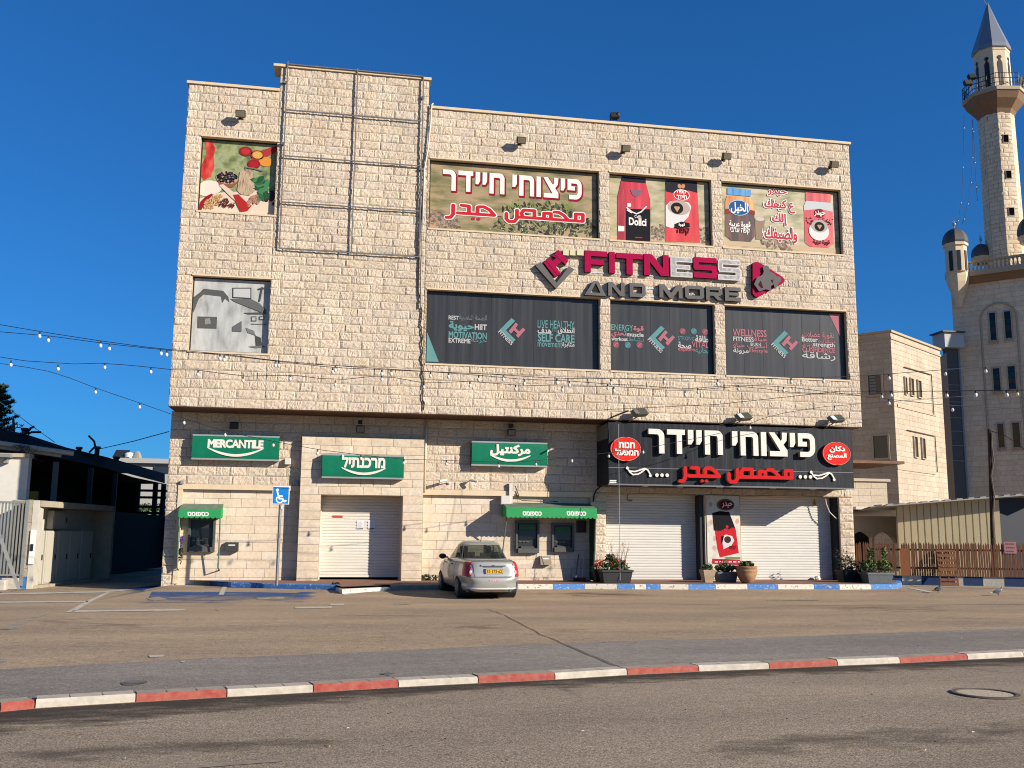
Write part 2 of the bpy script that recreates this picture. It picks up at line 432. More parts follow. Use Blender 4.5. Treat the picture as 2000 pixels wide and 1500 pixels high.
# ---------------------------------------------------------------- stonework
CREAM = [C(227,208,183,.72), C(230,212,188,.73), C(224,203,175,.71), C(226,205,182,.72), C(220,203,180,.70), C(228,208,179,.73), C(224,201,174,.71)]
m_rock = stone_mat('rock_faced_limestone', CREAM, bump=0.55, bscale=26)
SMO = [C(232,213,186,.74), C(235,218,194,.76), C(229,208,180,.73), C(232,210,181,.74), C(234,214,186,.75)]
m_smooth = stone_mat('smooth_limestone', SMO, bump=0.12, bscale=60)
SIDE = [C(225,206,179,.62), C(228,211,186,.63), C(219,199,171,.61), C(225,207,181,.62)]
MOSQ = [C(235,212,178,.86), C(238,217,185,.86), C(230,206,172,.84), C(235,211,179,.86)]
m_mosq = stone_mat('mosque_limestone', MOSQ, bump=0.25, bscale=20)
m_far = stone_mat('far_limestone', SIDE, bump=0.25, bscale=20)
m_mortar = mat('mortar', C(196,170,138,.60), 0.95, var=0.15, vscale=2)
m_trim = mat('dressed_stone_trim', C(236,212,176,.68), 0.8, var=0.06, vscale=6, bump=0.1)

def holed(mb, x0, x1, z0, z1, ops, Y, mi):
    xs = sorted({x0, x1, *[min(max(v, x0), x1) for o in ops for v in o[:2]]}); zs = sorted({z0, z1, *[min(max(v, z0), z1) for o in ops for v in o[2:]]})
    for a, b in zip(xs[:-1], xs[1:]):
        for c, d in zip(zs[:-1], zs[1:]):
            mx, mz = (a+b)/2, (c+d)/2
            if any(o[0] < mx < o[1] and o[2] < mz < o[3] for o in ops): continue
            mb.quad((a,Y,c),(b,Y,c),(b,Y,d),(a,Y,d), mi)
def stone_wall(name, x0, x1, z0, z1, Y, ops, ch, lens, amp, nx, nz, m, parent, gap=0.010, topfn=None, frame=None, breaks=()):
    """coursed blocks, each its own patch of faces; openings are left free. frame = (origin, along) sets it on a turned wall"""
    zs = sorted({z0, z1, *[v for o in ops for v in o[2:] if z0 < v < z1], *breaks}); V = []; Fq = []; tone = []; nv = 0
    for a, b in zip(zs[:-1], zs[1:]):
        n = max(1, round((b-a)/ch)); h = (b-a)/n
        for k in range(n):
            c0, c1 = a+k*h, a+(k+1)*h; mid = (c0+c1)/2
            xr = x1
            segs = [(x0, xr)]
            for o in ops:
                if o[2] < mid < o[3]:
                    ns = []
                    for s, e in segs:
                        if o[1] <= s or o[0] >= e: ns.append((s, e)); continue
                        if o[0] > s: ns.append((s, o[0]))
                        if o[1] < e: ns.append((o[1], e))
                    segs = ns
            for s, e in segs:
                x = s; first = True
                while x < e-1e-6:
                    l = RNG.uniform(*lens)
                    if first: l *= RNG.uniform(.5, 1); first = False
                    if e-(x+l) < lens[0]*.7: l = e-x
                    if e - s < lens[1]: l = e-s
                    xa, xb = x+gap/2, x+l-gap/2; za, zb = c0+gap/2, c1-gap/2; x += l
                    gx = np.linspace(0,1,nx); gz = np.linspace(0,1,nz)
                    if nx > 3:
                        gx = gx.copy(); gx[1:-1] += RNG.uniform(-.3,.3,nx-2)/(nx-1); gz = gz.copy(); gz[1:-1] += RNG.uniform(-.25,.25,nz-2)/(nz-1)
                    X, Z = np.meshgrid(xa+(xb-xa)*gx, za+(zb-za)*gz)
                    d = np.zeros((nz, nx))
                    if amp and nx > 2 and nz > 2:
                        q = RNG.uniform(0.1, 1, (nz-2, nx-2)); q = np.clip(q+RNG.normal(0,.12), 0, 1.2)
                        tilt = RNG.normal(0, .25); q += tilt*(np.linspace(-1,1,nx-2)[None,:])
                        d[1:-1,1:-1] = np.clip(q,0,1.3)*amp
                    Yv = Y - d
                    V.append(np.stack([X.ravel(), Yv.ravel(), Z.ravel()], 1))
                    ii = np.arange(nx*nz).reshape(nz, nx)
                    f = np.stack([ii[:-1,:-1].ravel(), ii[:-1,1:].ravel(), ii[1:,1:].ravel(), ii[1:,:-1].ravel()], 1)+nv
                    Fq.append(f); nv += nx*nz
                    tone.append(np.full(nx*nz, RNG.uniform(0,1)))
    mb = MB(); holed(mb, x0, x1, z0, z1, ops, Y+0.012, 1)
    V = np.concatenate(V); Fq = np.concatenate(Fq); tone = np.concatenate(tone)
    nb = len(V); V = np.concatenate([V, np.array(mb.v)]); Fb = np.array(mb.f)+nb; tone = np.concatenate([tone, np.full(len(mb.v), .5)])
    if frame is not None:
        (ox, oy), (ax, ay) = frame; X, Yv = V[:,0].copy(), V[:,1].copy()
        V[:,0] = ox+ax*X-ay*Yv; V[:,1] = oy+ay*X+ax*Yv
    me = bpy.data.meshes.new(name); me.from_pydata(V.tolist(), [], np.concatenate([Fq, Fb]).tolist())
    me.materials.append(m); me.materials.append(m_mortar)
    me.polygons.foreach_set('material_index', [0]*len(Fq)+[1]*len(Fb))
    at = me.attributes.new('tone', 'FLOAT', 'POINT'); at.data.foreach_set('value', tone)
    return link(name, me, parent)

# ---------------------------------------------------------------- the main building
YW = 1.40                       # ground-floor wall, set back under the upper storeys
XL, XR = -5.22, 18.66
Z_SOF = 5.735
bld = thing('shop_building', 'large three storey cream stone building with printed windows above shuttered shops and bank', 'building', (0, YW, .25))
wins = {}
ZU1, ZU0 = 14.625, U(838,447)[1]*.35+U(1646.8,496.5)[1]*.65
ZL1, ZL0 = 9.975, 7.44
WA, WB, WC = (2.887, 8.913), (9.299, 13.1375), (13.53, 18.233)
SW = (-4.725, -2.199)
SU1, SU0 = 14.78, U(539,420.7)[1]
SL1, SL0 = 10.02, 7.535
OPS = [(*WA,ZU0,ZU1),(*WB,ZU0,ZU1),(*WC,ZU0,ZU1),(*WA,ZL0,ZL1),(*WB,ZL0,ZL1),(*WC,ZL0,ZL1),(*SW,SU0,SU1),(*SW,SL0,SL1)]
ZR = U(1250,243)[1]             # right parapet
ZLf = U(455,166)[1]             # left parapet
TX0, TX1 = U(548,150)[0], U(838,180)[0]
ZT = .5*(U(552,126)[1]+U(836,153)[1])
stone_wall('left_upper_wall', XL, TX0, Z_SOF, ZLf-.09, 0, OPS[6:], .285, (.36,.80), .026, 13, 7, m_rock, bld)
stone_wall('raised_upper_wall', TX0, TX1, Z_SOF, ZT-.09, 0, [], .285, (.36,.80), .026, 13, 7, m_rock, bld, breaks=(SL1,SL0,SU0,SU1))
stone_wall('right_upper_wall', TX1, XR, Z_SOF, ZR-.09, 0, OPS[:6], .285, (.36,.80), .026, 13, 7, m_rock, bld)
REC = .17
m_alu = mat('dark_window_frame', C(60,58,56,.6), 0.45, metal=.3)
for i, o in enumerate(OPS):
    mb = MB(); x0,x1,z0,z1 = o
    mb.quad((x0,-.001,z0),(x0,REC+.05,z0),(x0,REC+.05,z1),(x0,-.001,z1)).quad((x1,-.001,z0),(x1,-.001,z1),(x1,REC+.05,z1),(x1,REC+.05,z0))
    mb.quad((x0,-.001,z1),(x0,REC+.05,z1),(x1,REC+.05,z1),(x1,-.001,z1)).quad((x0,-.001,z0),(x1,-.001,z0),(x1,REC+.05,z0),(x0,REC+.05,z0))
    # dressed strips over and under the opening
    mb.box(x0-.02,x1+.02,-.035,.0,z1,z1+.055); mb.box(x0-.02,x1+.02,-.04,.0,z0-.06,z0)
    wn = mb.build('window_surround', m_trim, bld)
    fr = MB(); t = .045
    fr.box(x0,x1,REC-.01,REC+.04,z1-t,z1).box(x0,x1,REC-.01,REC+.04,z0,z0+t).box(x0,x0+t,REC-.01,REC+.04,z0+t,z1-t).box(x1-t,x1,REC-.01,REC+.04,z0+t,z1-t)
    fr.build('window_frame', m_alu, wn)
caps = MB()
caps.box(XL-.06,TX0,-.07,.4,ZLf-.09,ZLf); caps.build('parapet_cap', m_trim, bld)
caps = MB(); caps.box(TX0-.24,TX1+.07,-.07,.8,ZT-.09,ZT); caps.build('parapet_cap', m_trim, bld)
caps = MB(); caps.box(TX1+.003,XR+.06,-.07,.4,ZR-.09,ZR); caps.build('parapet_cap', m_trim, bld)
m_body = mat('plain_stone_wall', C(222,198,164,.55), .9, var=.1, vscale=2)
sh = MB()
sh.box(XL,XR,.45,16,ZR-1.2,ZR-1.1)                                   # roof deck
sh.quad((XL,0,Z_SOF),(XL,16,Z_SOF),(XL,16,ZLf-.09),(XL,0,ZLf-.09)).quad((XR,0,Z_SOF),(XR,0,ZR-.09),(XR,16,ZR-.09),(XR,16,Z_SOF))
sh.quad((XL,16,0),(XL,16,ZR-.09),(XR,16,ZR-.09),(XR,16,0))
sh.box(TX0,TX1,.1,.75,ZR-1.0,ZT-.1)
sh.quad((-5.3,YW,0),(-5.3,16,0),(-5.3,16,Z_SOF),(-5.3,YW,Z_SOF)).quad((18.9,YW,0),(18.9,YW,Z_SOF),(18.9,16,Z_SOF),(18.9,16,0))
sh.build('rear_wall', m_body, bld, fix=False)
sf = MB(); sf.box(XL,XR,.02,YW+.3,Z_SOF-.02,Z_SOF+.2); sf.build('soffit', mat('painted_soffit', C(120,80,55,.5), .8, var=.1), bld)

# ground floor ----------------------------------------------------------------
ZB = .25
pxX = lambda px, py, Y=YW: U(px, py, Y)[0]
pxZ = lambda px, py, Y=YW: U(px, py, Y)[1]
XGL, XGR = -5.33, 18.95
BX0, BX1 = pxX(590,860,1.09), pxX(829,870,1.09)                        # entrance block
BZ1 = .5*(pxZ(592,853,1.09)+pxZ(826,858,1.09))
YB = 1.09
ZC1, ZC0 = pxZ(470,947), pxZ(470,957)                                  # cornice, left
ZM1, ZM0 = pxZ(990,959), pxZ(990,969)                                  # cornice, middle
PX0 = pxX(347,1040)                                                   # left smooth panel starts
MX0, MX1 = pxX(828,1050), pxX(1158,1050)
S1 = (pxX(1184,1050), pxX(1376,1050)); S2 = (pxX(1447,1050), pxX(1637,1050))
ZS1 = .5*(pxZ(1280,967)+pxZ(1540,968)); PO = (S1[1]+.02, S2[0]-.02)
SX1 = pxX(1642,1050)
stone_wall('left_lower_wall', XGL, BX0, ZC1, Z_SOF, YW, [], .30, (.42,.75), .026, 12, 7, m_rock, bld)
stone_wall('corner_pier', XGL, PX0, ZB-.7, ZC1, YW, [], .30, (.30,.5), .030, 9, 7, m_rock, bld)
stone_wall('left_smooth_wall', PX0, BX0+.1, ZB-.2, ZC0, YW+.10, [], .295, (.65,1.1), .006, 3, 3, m_smooth, bld, gap=.009)
stone_wall('entrance_upper_wall', BX0, BX1, BZ1-.1, Z_SOF, YW, [], .30, (.42,.75), .026, 12, 7, m_rock, bld)
stone_wall('middle_lower_wall', BX1, MX1+.2, ZM1, Z_SOF, YW, [], .30, (.42,.75), .026, 12, 7, m_rock, bld)
stone_wall('middle_smooth_wall', BX1-.1, MX1, ZB-.2, ZM0, YW+.10, [], .295, (.65,1.1), .006, 3, 3, m_smooth, bld, gap=.009)
tr = MB(); tr.box(PX0-.06,BX0,YW-.06,YW+.15,ZC0,ZC1); tr.box(PX0-.06,PX0+.09,YW-.05,YW+.12,ZB-.1,ZC0-.002); tr.build('cornice', m_trim, bld)
tr = MB(); tr.box(BX1,MX1+.05,YW-.06,YW+.15,ZM0,ZM1); tr.box(MX1-.09,MX1+.06,YW-.05,YW+.12,ZB-.1,ZM0-.002); tr.build('cornice', m_trim, bld)
stone_wall('shop_front_wall', MX1+.06, XGR, ZB-.2, ZM1-.002, YW, [(*S1,ZB-.2,ZS1),(S1[1],S2[0],ZB-.2,ZS1),(S2[0],SX1,ZB-.2,ZS1)], .30, (.35,.6), .030, 9, 7, m_rock, bld)
stone_wall('shop_upper_wall', MX1+.2, XGR, ZM1, Z_SOF, YW, [], .30, (.42,.75), .030, 9, 7, m_rock, bld)
# entrance block
DX0, DX1 = pxX(624,1050,YB), pxX(785,1050,YB); DZ1 = pxZ(700,967,YB); DZ0 = pxZ(700,1127,YB+.9)
stone_wall('entrance_block', BX0, BX1, ZB-.2, BZ1, YB, [(DX0,DX1,ZB-.2,DZ1)], .287, (.42,.75), .012, 5, 4, m_smooth, bld, gap=.011)
e = MB(); e.box(BX0+.004,BX1-.004,YB+.02,YW+.3,BZ1-.05,BZ1-.004)
e.quad((BX0,YB,0),(BX0,YW+.2,0),(BX0,YW+.2,BZ1),(BX0,YB,BZ1)).quad((BX1,YB,0),(BX1,YB,BZ1),(BX1,YW+.2,BZ1),(BX1,YW+.2,0))
YD = YB+.88
e.quad((DX0,YB,0),(DX0,YB,DZ1),(DX0,YD+.1,DZ1),(DX0,YD+.1,0)).quad((DX1,YB,0),(DX1,YD+.1,0),(DX1,YD+.1,DZ1),(DX1,YB,DZ1)).quad((DX0,YB,DZ1),(DX1,YB,DZ1),(DX1,YD+.1,DZ1),(DX0,YD+.1,DZ1))
e.build('entrance_reveal', m_trim, bld, fix=False)
YS = YW+.52
e = MB()
for x in (S1[0],S1[1],S2[0],SX1): e.quad((x,YW,0),(x,YS+.1,0),(x,YS+.1,ZS1),(x,YW,ZS1))
e.quad((S1[0],YW,ZS1),(SX1,YW,ZS1),(SX1,YS+.1,ZS1),(S1[0],YS+.1,ZS1)); e.build('shop_reveal', m_trim, bld, fix=False)
m_shut = mat('painted_shutter_steel', C(230,225,214,.70), .55, var=.05, vscale=1.2, spec=.3, stretch=(1,1,3))
m_shut2 = mat('entrance_shutter_steel', C(232,225,210,.72), .55, var=.09, vscale=1.0, spec=.3, stretch=(.6,1,2.5))
def shutter(x0, x1, z0, z1, Y, m, pitch):
    mb = MB(); n = int((z1-z0)/pitch)+1; prof = []
    for i in range(n):
        z = z0+.07+i*pitch
        prof += [(0.0,z),(-.018,z+pitch*.12),(-.024,z+pitch*.45),(-.018,z+pitch*.8),(0.0,z+pitch*.92)]
    prof = [p for p in prof if p[1] < z1+.05]
    vs = []; 
    for dy, z in prof: vs += [(x0,Y+dy,z),(x1,Y+dy,z)]
    mb.add(vs, [(2*i,2*i+1,2*i+3,2*i+2) for i in range(len(prof)-1)])
    o = mb.build('roller_shutter', m, bld, smooth=True, fix=False)
    b = MB(); b.box(x0,x1,Y-.04,Y+.02,z0,z0+.068); b.build('bottom_rail', m, o)
    return o
sh1 = shutter(DX0+.03, DX1-.03, DZ0, DZ1+.02, YD, m_shut2, .098)
sh2 = shutter(S1[0]+.03, S1[1]-.14, ZB+.02, ZS1+.02, YS, m_shut, .095)
sh3 = shutter(S2[0]+.03, S2[1]-.02, ZB+.02, ZS1+.02, YS, m_shut, .095)
m_blk = mat('black_paint', (.012,.012,.014), .5, spec=.4)
g = MB(); g.box(DX0,DX0+.04,YD-.06,YD+.05,ZB,DZ1).box(DX1-.04,DX1,YD-.06,YD+.05,ZB,DZ1); g.build('shutter_guide', m_shut2, bld)
g = MB(); g.box(S1[1]-.14,S1[1]-.003,YW+.05,YS+.05,ZB,ZS1-.003); g.build('shutter_guide', m_blk, bld)
g = MB(); g.box(S2[1]-.02,SX1-.003,YW+.12,YS+.05,ZB,ZS1-.003); g.build('shutter_guide', m_blk, bld)
st = MB(); x,z = U(650,1006,YD-.03)[0], U(650,1011,YD)[1]; st.box(x,x+.33,YD-.034,YD-.028,z,z+.075); st.build('warning_sticker', mat('red_sticker', C(190,70,45,.7), .6), sh1)
pr = MB(); pr.box(PO[0],PO[1],YW-.02,YS,ZB-.1,ZS1-.002); pr.build('shop_pier', m_trim, bld)

# ---------------------------------------------------------------- ground
m_lot = ground_mat('car_park_asphalt', C(148,131,112,.92), C(170,149,123,.96), C(122,107,93,.80), .48, streak=(.5,1.6,1))
m_road = ground_mat('road_asphalt', C(162,147,128,.90), C(140,127,112,.84), C(108,97,86,.70), .72, streak=(.45,1.3,1))
m_strip = ground_mat('grey_asphalt', C(150,142,133,.88), C(132,125,117,.84), C(112,105,98,.76), .44, streak=(.5,1.5,1))
m_red = mat('red_kerb_paint', C(176,66,54,.62), .8, col2=C(188,112,94,.66), vscale=10, detail=9)
m_white = mat('white_kerb_paint', C(216,204,184,.64), .75, var=.2, vscale=8, detail=9)
m_conc = mat('kerb_concrete', C(184,168,146,.62), .9, var=.15, vscale=7, bump=.2)
m_blue = mat('blue_kerb_paint', C(40,100,172,.70), .7, var=.2, vscale=8, col2=C(70,128,186,.8), detail=8)
def struct(name, mb, m, **k): return tag(mb.build(name, m, **k), kind='structure')
# kerb line along the road (photo points on its lower edge)
KP = [(-600,1475),(0,1390),(68,1383),(265,1371),(443,1361),(612,1352),(778,1342),(934,1334),(1084,1327),(1225,1318),(1365,1311),(1503,1306),(1636,1300),(1758,1295),(1890,1288),(2000,1283),(2500,1262)]
KW = [G(*p) for p in KP]
_k = np.array(KW); KW = [tuple(_k[0]-(_k[1]-_k[0])*6)]+KW+[tuple(_k[-1]+(_k[-1]-_k[-2])*8)]
g = MB(); g.quad((-400,-400,-.3),(400,-400,-.3),(400,600,-.3),(-400,600,-.3)); struct('ground', g, mat('dusty_ground', C(150,130,106,.7), .95, var=.2, vscale=.5), fix=False)
rd = MB()
for (a, b) in zip(KW[:-1], KW[1:]): rd.add([(a[0],a[1]-60,0),(b[0],b[1]-60,0),(b[0],b[1],0),(a[0],a[1],0)], [(0,1,2,3)])
struct('road', rd, m_road)
GE = [(-900,1375),(0,1316),(350,1296),(700,1282),(1000,1266),(1130,1262),(1220,1258),(1480,1252),(1700,1243),(2000,1232),(2500,1215)]
GW = [G(*p) for p in GE]
OFF = .15                                                              # behind the kerb the level is flush with its top
zlot = zg
def kerb_in(p, k):
    return (p[0]+.05, p[1]+.26)
KI = [kerb_in(p, 0) for p in KW]
KX = np.array([p[0] for p in KI]); KY = np.array([p[1] for p in KI]); GX = np.array([p[0] for p in GW]); GY = np.array([p[1] for p in GW])
xs = np.linspace(-60, 90, 151)
ky = np.interp(xs, KX, KY); gy = np.interp(xs, GX, GY)
sp = MB(); lt = MB()
sl0 = (KY[-1]-KY[0])/(KX[-1]-KX[0])
ky = np.where(xs < KX[0], KY[0]+(xs-KX[0])*sl0, np.where(xs > KX[-1], KY[-1]+(xs-KX[-1])*sl0, ky)); gy = np.where(xs < GX[0], GY[0]+(xs-GX[0])*sl0, np.where(xs > GX[-1], GY[-1]+(xs-GX[-1])*sl0, gy))
for i in range(len(xs)-1):
    rows = [0, .5, 1]
    for r0, r1 in zip(rows[:-1], rows[1:]):
        P = [(xs[i], ky[i]+(gy[i]-ky[i])*r0), (xs[i+1], ky[i+1]+(gy[i+1]-ky[i+1])*r0), (xs[i+1], ky[i+1]+(gy[i+1]-ky[i+1])*r1), (xs[i], ky[i]+(gy[i]-ky[i])*r1)]
        sp.add([(x,y,.055) for x,y in P], [(0,1,2,3)])
    ys = [None,-12,-8,-5,-1.4,3,60]
    for a, b in zip(ys[:-1], ys[1:]):
        y0a, y0b = (gy[i], gy[i+1]) if a is None else (a, a)
        if a is None: y0a, y0b = min(y0a,-12.001), min(y0b,-12.001)
        lt.add([(xs[i],y0a,zlot(y0a,xs[i])),(xs[i+1],y0b,zlot(y0b,xs[i+1])),(xs[i+1],b,zlot(b,xs[i+1])),(xs[i],b,zlot(b,xs[i]))], [(0,1,2,3)])
for v in range(len(sp.v)): sp.v[v] = (sp.v[v][0], sp.v[v][1], .055)
struct('forecourt_strip', sp, m_strip); struct('car_park', lt, m_lot)
# red and white kerb blocks, each painted stretch a run of short stones
reds = [0,0,1,0,1,0,1,0,1,0,1,0,1,0,1,0]
cols = ['white','red','red','white','red','white','red','white','red','white','red','white','red','white','red','white','white','red']
kb = MB()
for i, (a, b) in enumerate(zip(KW[:-1], KW[1:])):
    A, B = np.array(a), np.array(b); L = np.linalg.norm(B-A); d = (B-A)/L; n = np.array([-d[1], d[0]])
    m = max(1, int(round(L/1.0)))
    for k in range(m):
        p, q = A+(B-A)*(k/m)+d*.006, A+(B-A)*((k+1)/m)-d*.006
        h = .078+random.uniform(-.006,.004); mi = 0 if cols[i] == 'red' else 1
        pr_ = [(0,-.02),(0,h*.62),(.025,h),(.26,h)]
        vs = [(*(p+n*o), z) for o, z in pr_]+[(*(q+n*o), z) for o, z in pr_]
        kb.add(vs, [(0,4,5,1),(1,5,6,2)], mi); kb.add(vs, [(0,1,2,3),(4,7,6,5)], 2); nn_ = max(1, int(round(L/m/.34)))
        for j in range(nn_):
            a0, b0 = p+(q-p)*(j/nn_)+d*.006, p+(q-p)*((j+1)/nn_)-d*.006; kb.add([(*(a0+n*.026),h),(*(b0+n*.026),h),(*(b0+n*.26),h),(*(a0+n*.26),h)], [(0,1,2,3)], 2 if mi == 0 else 3)
struct('kerb', kb, [m_red, m_white, m_conc, mat('faded_white_concrete', C(206,192,170,.66), .9, var=.14, vscale=7)], fix=False)
# pavement along the shops with its blue and white kerb
m_pave = mat('red_paving_brick', C(150,102,80,.6), .9, var=.25, vscale=10, col2=C(170,128,100,.62), bump=.3, bscale=30)
KP2 = [(300,1141),(450,1147),(655,1153),(668,1160),(762,1153),(870,1152),(1012,1151),(1080,1151),(1142,1150.5),(1205,1151),(1240,1151),(1262,1151),(1290,1151),(1345,1151.5),(1398,1151),(1460,1151),(1520,1151),(1590,1151),(1640,1151.5),(1702,1151),(1752,1150),(1762,1146),(1758,1139),(1735,1133)]
K2 = [GS(*p) for p in KP2]
k2c = ['b','b','w','w','x','b','w','b','w','b','w','b','w','b','w','b','w','b','w','b','b','b','b']
kb = MB()
for i, (a, b) in enumerate(zip(K2[:-1], K2[1:])):
    A, B = np.array(a[:2]), np.array(b[:2]); L = np.linalg.norm(B-A); d = (B-A)/max(L,1e-6); n = np.array([-d[1], d[0]])
    m = max(1, int(round(L/1.0)))
    for k in range(m):
        p, q = A+(B-A)*(k/m)+d*.004, A+(B-A)*((k+1)/m)-d*.004
        zb = zg(p[1])-.05; h = .255 if not (2 <= i <= 3) else .19
        pr_ = [(0,zb),(0,h-.03),(.03,h),(.2,h+.003)]
        vs = [(*(p+n*o), z) for o, z in pr_]+[(*(q+n*o), z) for o, z in pr_]
        mi = {'b':0,'w':1,'x':2}[k2c[i]]
        kb.add(vs, [(0,4,5,1),(1,5,6,2)], mi); kb.add(vs, [(2,6,7,3),(0,1,2,3),(4,7,6,5)], 2 if mi == 2 else mi)
def chipped(name, base, under):
    m = mat(name, base, .75, col2=under, vscale=14, detail=9); r = m.node_tree.nodes['Color Ramp'].color_ramp
    r.elements[0].position = .56; r.elements[1].position = .62; return m
struct('kerb', kb, [chipped('chipped_blue_paint', C(72,124,184,.84), C(200,196,186,.74)), chipped('chipped_white_paint', C(232,222,204,.76), C(150,136,116,.6)), m_conc], fix=False)
pv = MB(); inner = [(p[0], p[1]+.12) for p in K2]
for a, b in zip(inner[:-1], inner[1:]):
    if abs(a[0]-b[0]) < .02: continue
    pv.add([(a[0],a[1],.252),(b[0],b[1],.252),(b[0],3.2,.258),(a[0],3.2,.258)], [(0,1,2,3)])
struct('pavement', pv, m_pave)

# ---- painted markings (thin sheets on the asphalt)
def sheet(name, pts, m, dz=.006, zf=None):
    mb = MB(); P = [GS(*p) for p in pts]; mb.poly([(x,y,(zf(y) if zf else z)+dz) for x,y,z in P]); return struct(name, mb, m, fix=False)
def worn(name, col, under, lo=.42, hi=.6, sc=5):
    m = mat(name, col, .85, col2=under, vscale=sc, detail=10); r = m.node_tree.nodes['Color Ramp'].color_ramp
    r.elements[0].position = lo; r.elements[1].position = hi; return m
m_wl = worn('worn_white_line', C(216,206,188,.7), C(150,132,110,.8), .5, .68, 6)
m_wl2 = worn('faded_white_line', C(190,178,158,.7), C(146,128,106,.8), .36, .56, 5)
def slope_sheet(name, pts, m, dz=.006):
    """outline in photo points, cut where the car park bends so it stays on it"""
    P = np.array([GS(*p)[:2] for p in pts]); bm = bmesh.new(); vs = [bm.verts.new((x,y,0)) for x,y in P]; bm.faces.new(vs)
    for yy in (-12,-8,-5,-1.4,3):
        bmesh.ops.bisect_plane(bm, geom=bm.verts[:]+bm.edges[:]+bm.faces[:], plane_co=(0,yy,0), plane_no=(0,1,0))
    for v in bm.verts: v.co.z = zlot(v.co.y, v.co.x)+dz
    for f in bm.faces:
        f.normal_update()
        if f.normal.z < 0: f.normal_flip()
    me = bpy.data.meshes.new(name); bm.to_mesh(me); bm.free(); me.materials.append(m)
    return tag(link(name, me), kind='structure')
def fade_mat(name, col, lo, hi, sc, stretch=(1,1,1)):
    """worn paint or dirt that thins out (attribute 'fade') and breaks up, the asphalt showing through"""
    m = bpy.data.materials.new(name); m.use_nodes = True; t = m.node_tree; b = t.nodes['Principled BSDF']; b.inputs['Roughness'].default_value = .9; b.inputs['Specular IOR Level'].default_value = .15
    tc = t.nodes.new('ShaderNodeTexCoord'); mp = t.nodes.new('ShaderNodeMapping'); mp.inputs['Scale'].default_value = stretch; t.links.new(tc.outputs['Object'], mp.inputs[0])
    n = t.nodes.new('ShaderNodeTexNoise'); n.inputs['Scale'].default_value = sc; n.inputs['Detail'].default_value = 10; n.inputs['Roughness'].default_value = .68; t.links.new(mp.outputs[0], n.inputs['Vector'])
    at = t.nodes.new('ShaderNodeAttribute'); at.attribute_name = 'fade'
    ad = t.nodes.new('ShaderNodeMath'); ad.operation = 'ADD'; t.links.new(n.outputs['Fac'], ad.inputs[0]); t.links.new(at.outputs['Fac'], ad.inputs[1])
    mr = t.nodes.new('ShaderNodeMapRange'); mr.inputs[1].default_value = lo; mr.inputs[2].default_value = hi; mr.inputs[4].default_value = .92; t.links.new(ad.outputs[0], mr.inputs[0])
    n2 = t.nodes.new('ShaderNodeTexNoise'); n2.inputs['Scale'].default_value = 40; n2.inputs['Detail'].default_value = 3; t.links.new(tc.outputs['Object'], n2.inputs['Vector'])
    r = t.nodes.new('ShaderNodeValToRGB'); r.color_ramp.elements[0].position = .3; r.color_ramp.elements[1].position = .7
    r.color_ramp.elements[0].color = (*[c*.7 for c in col],1); r.color_ramp.elements[1].color = (*[min(1,c*1.25) for c in col],1); t.links.new(n2.outputs['Fac'], r.inputs[0]); t.links.new(r.outputs[0], b.inputs['Base Color'])
    tr = t.nodes.new('ShaderNodeBsdfTransparent'); mx = t.nodes.new('ShaderNodeMixShader'); t.links.new(mr.outputs[0], mx.inputs[0]); t.links.new(tr.outputs[0], mx.inputs[1]); t.links.new(b.outputs[0], mx.inputs[2]); t.links.new(mx.outputs[0], t.nodes['Material Output'].inputs[0])
    return m
def fade_strip(name, rows, m, dz):
    """rows: list of (photo outline points, fade value), equally long; laid on the ground"""
    V = []; A = []; n = len(rows[0][0])
    for pts, f in rows:
        for k, p in enumerate(pts):
            x, y, z = GS(*p) if dz < .05 else (*G(*p, dz-.05), 0)
            V.append((x, y, z+(dz if dz < .05 else dz-.05))); A.append(f if k not in (0, n-1) else min(f, -.3))
    F = [(i*n+k, i*n+k+1, (i+1)*n+k+1, (i+1)*n+k) for i in range(len(rows)-1) for k in range(n-1)]
    me = bpy.data.meshes.new(name); me.from_pydata(V, [], F); me.materials.append(m); at = me.attributes.new('fade','FLOAT','POINT'); at.data.foreach_set('value', A)
    return tag(link(name, me), kind='structure')
m_bay = fade_mat('worn_blue_bay_paint', C(52,100,158,.72), .52, .80, 1.5, (.6,2,1))
fade_strip('bay_marking', [([(205,1155),(300,1144),(400,1146),(500,1148),(590,1150.5),(654,1152.5)], .56), ([(190,1164),(300,1156),(400,1157),(500,1158),(590,1160),(645,1161)], .26), ([(160,1180),(290,1174),(400,1172),(500,1170),(590,1172),(640,1173)], .08), ([(142,1195),(280,1192),(400,1188),(500,1184),(590,1184),(636,1184)], -.06)], m_bay, .004)
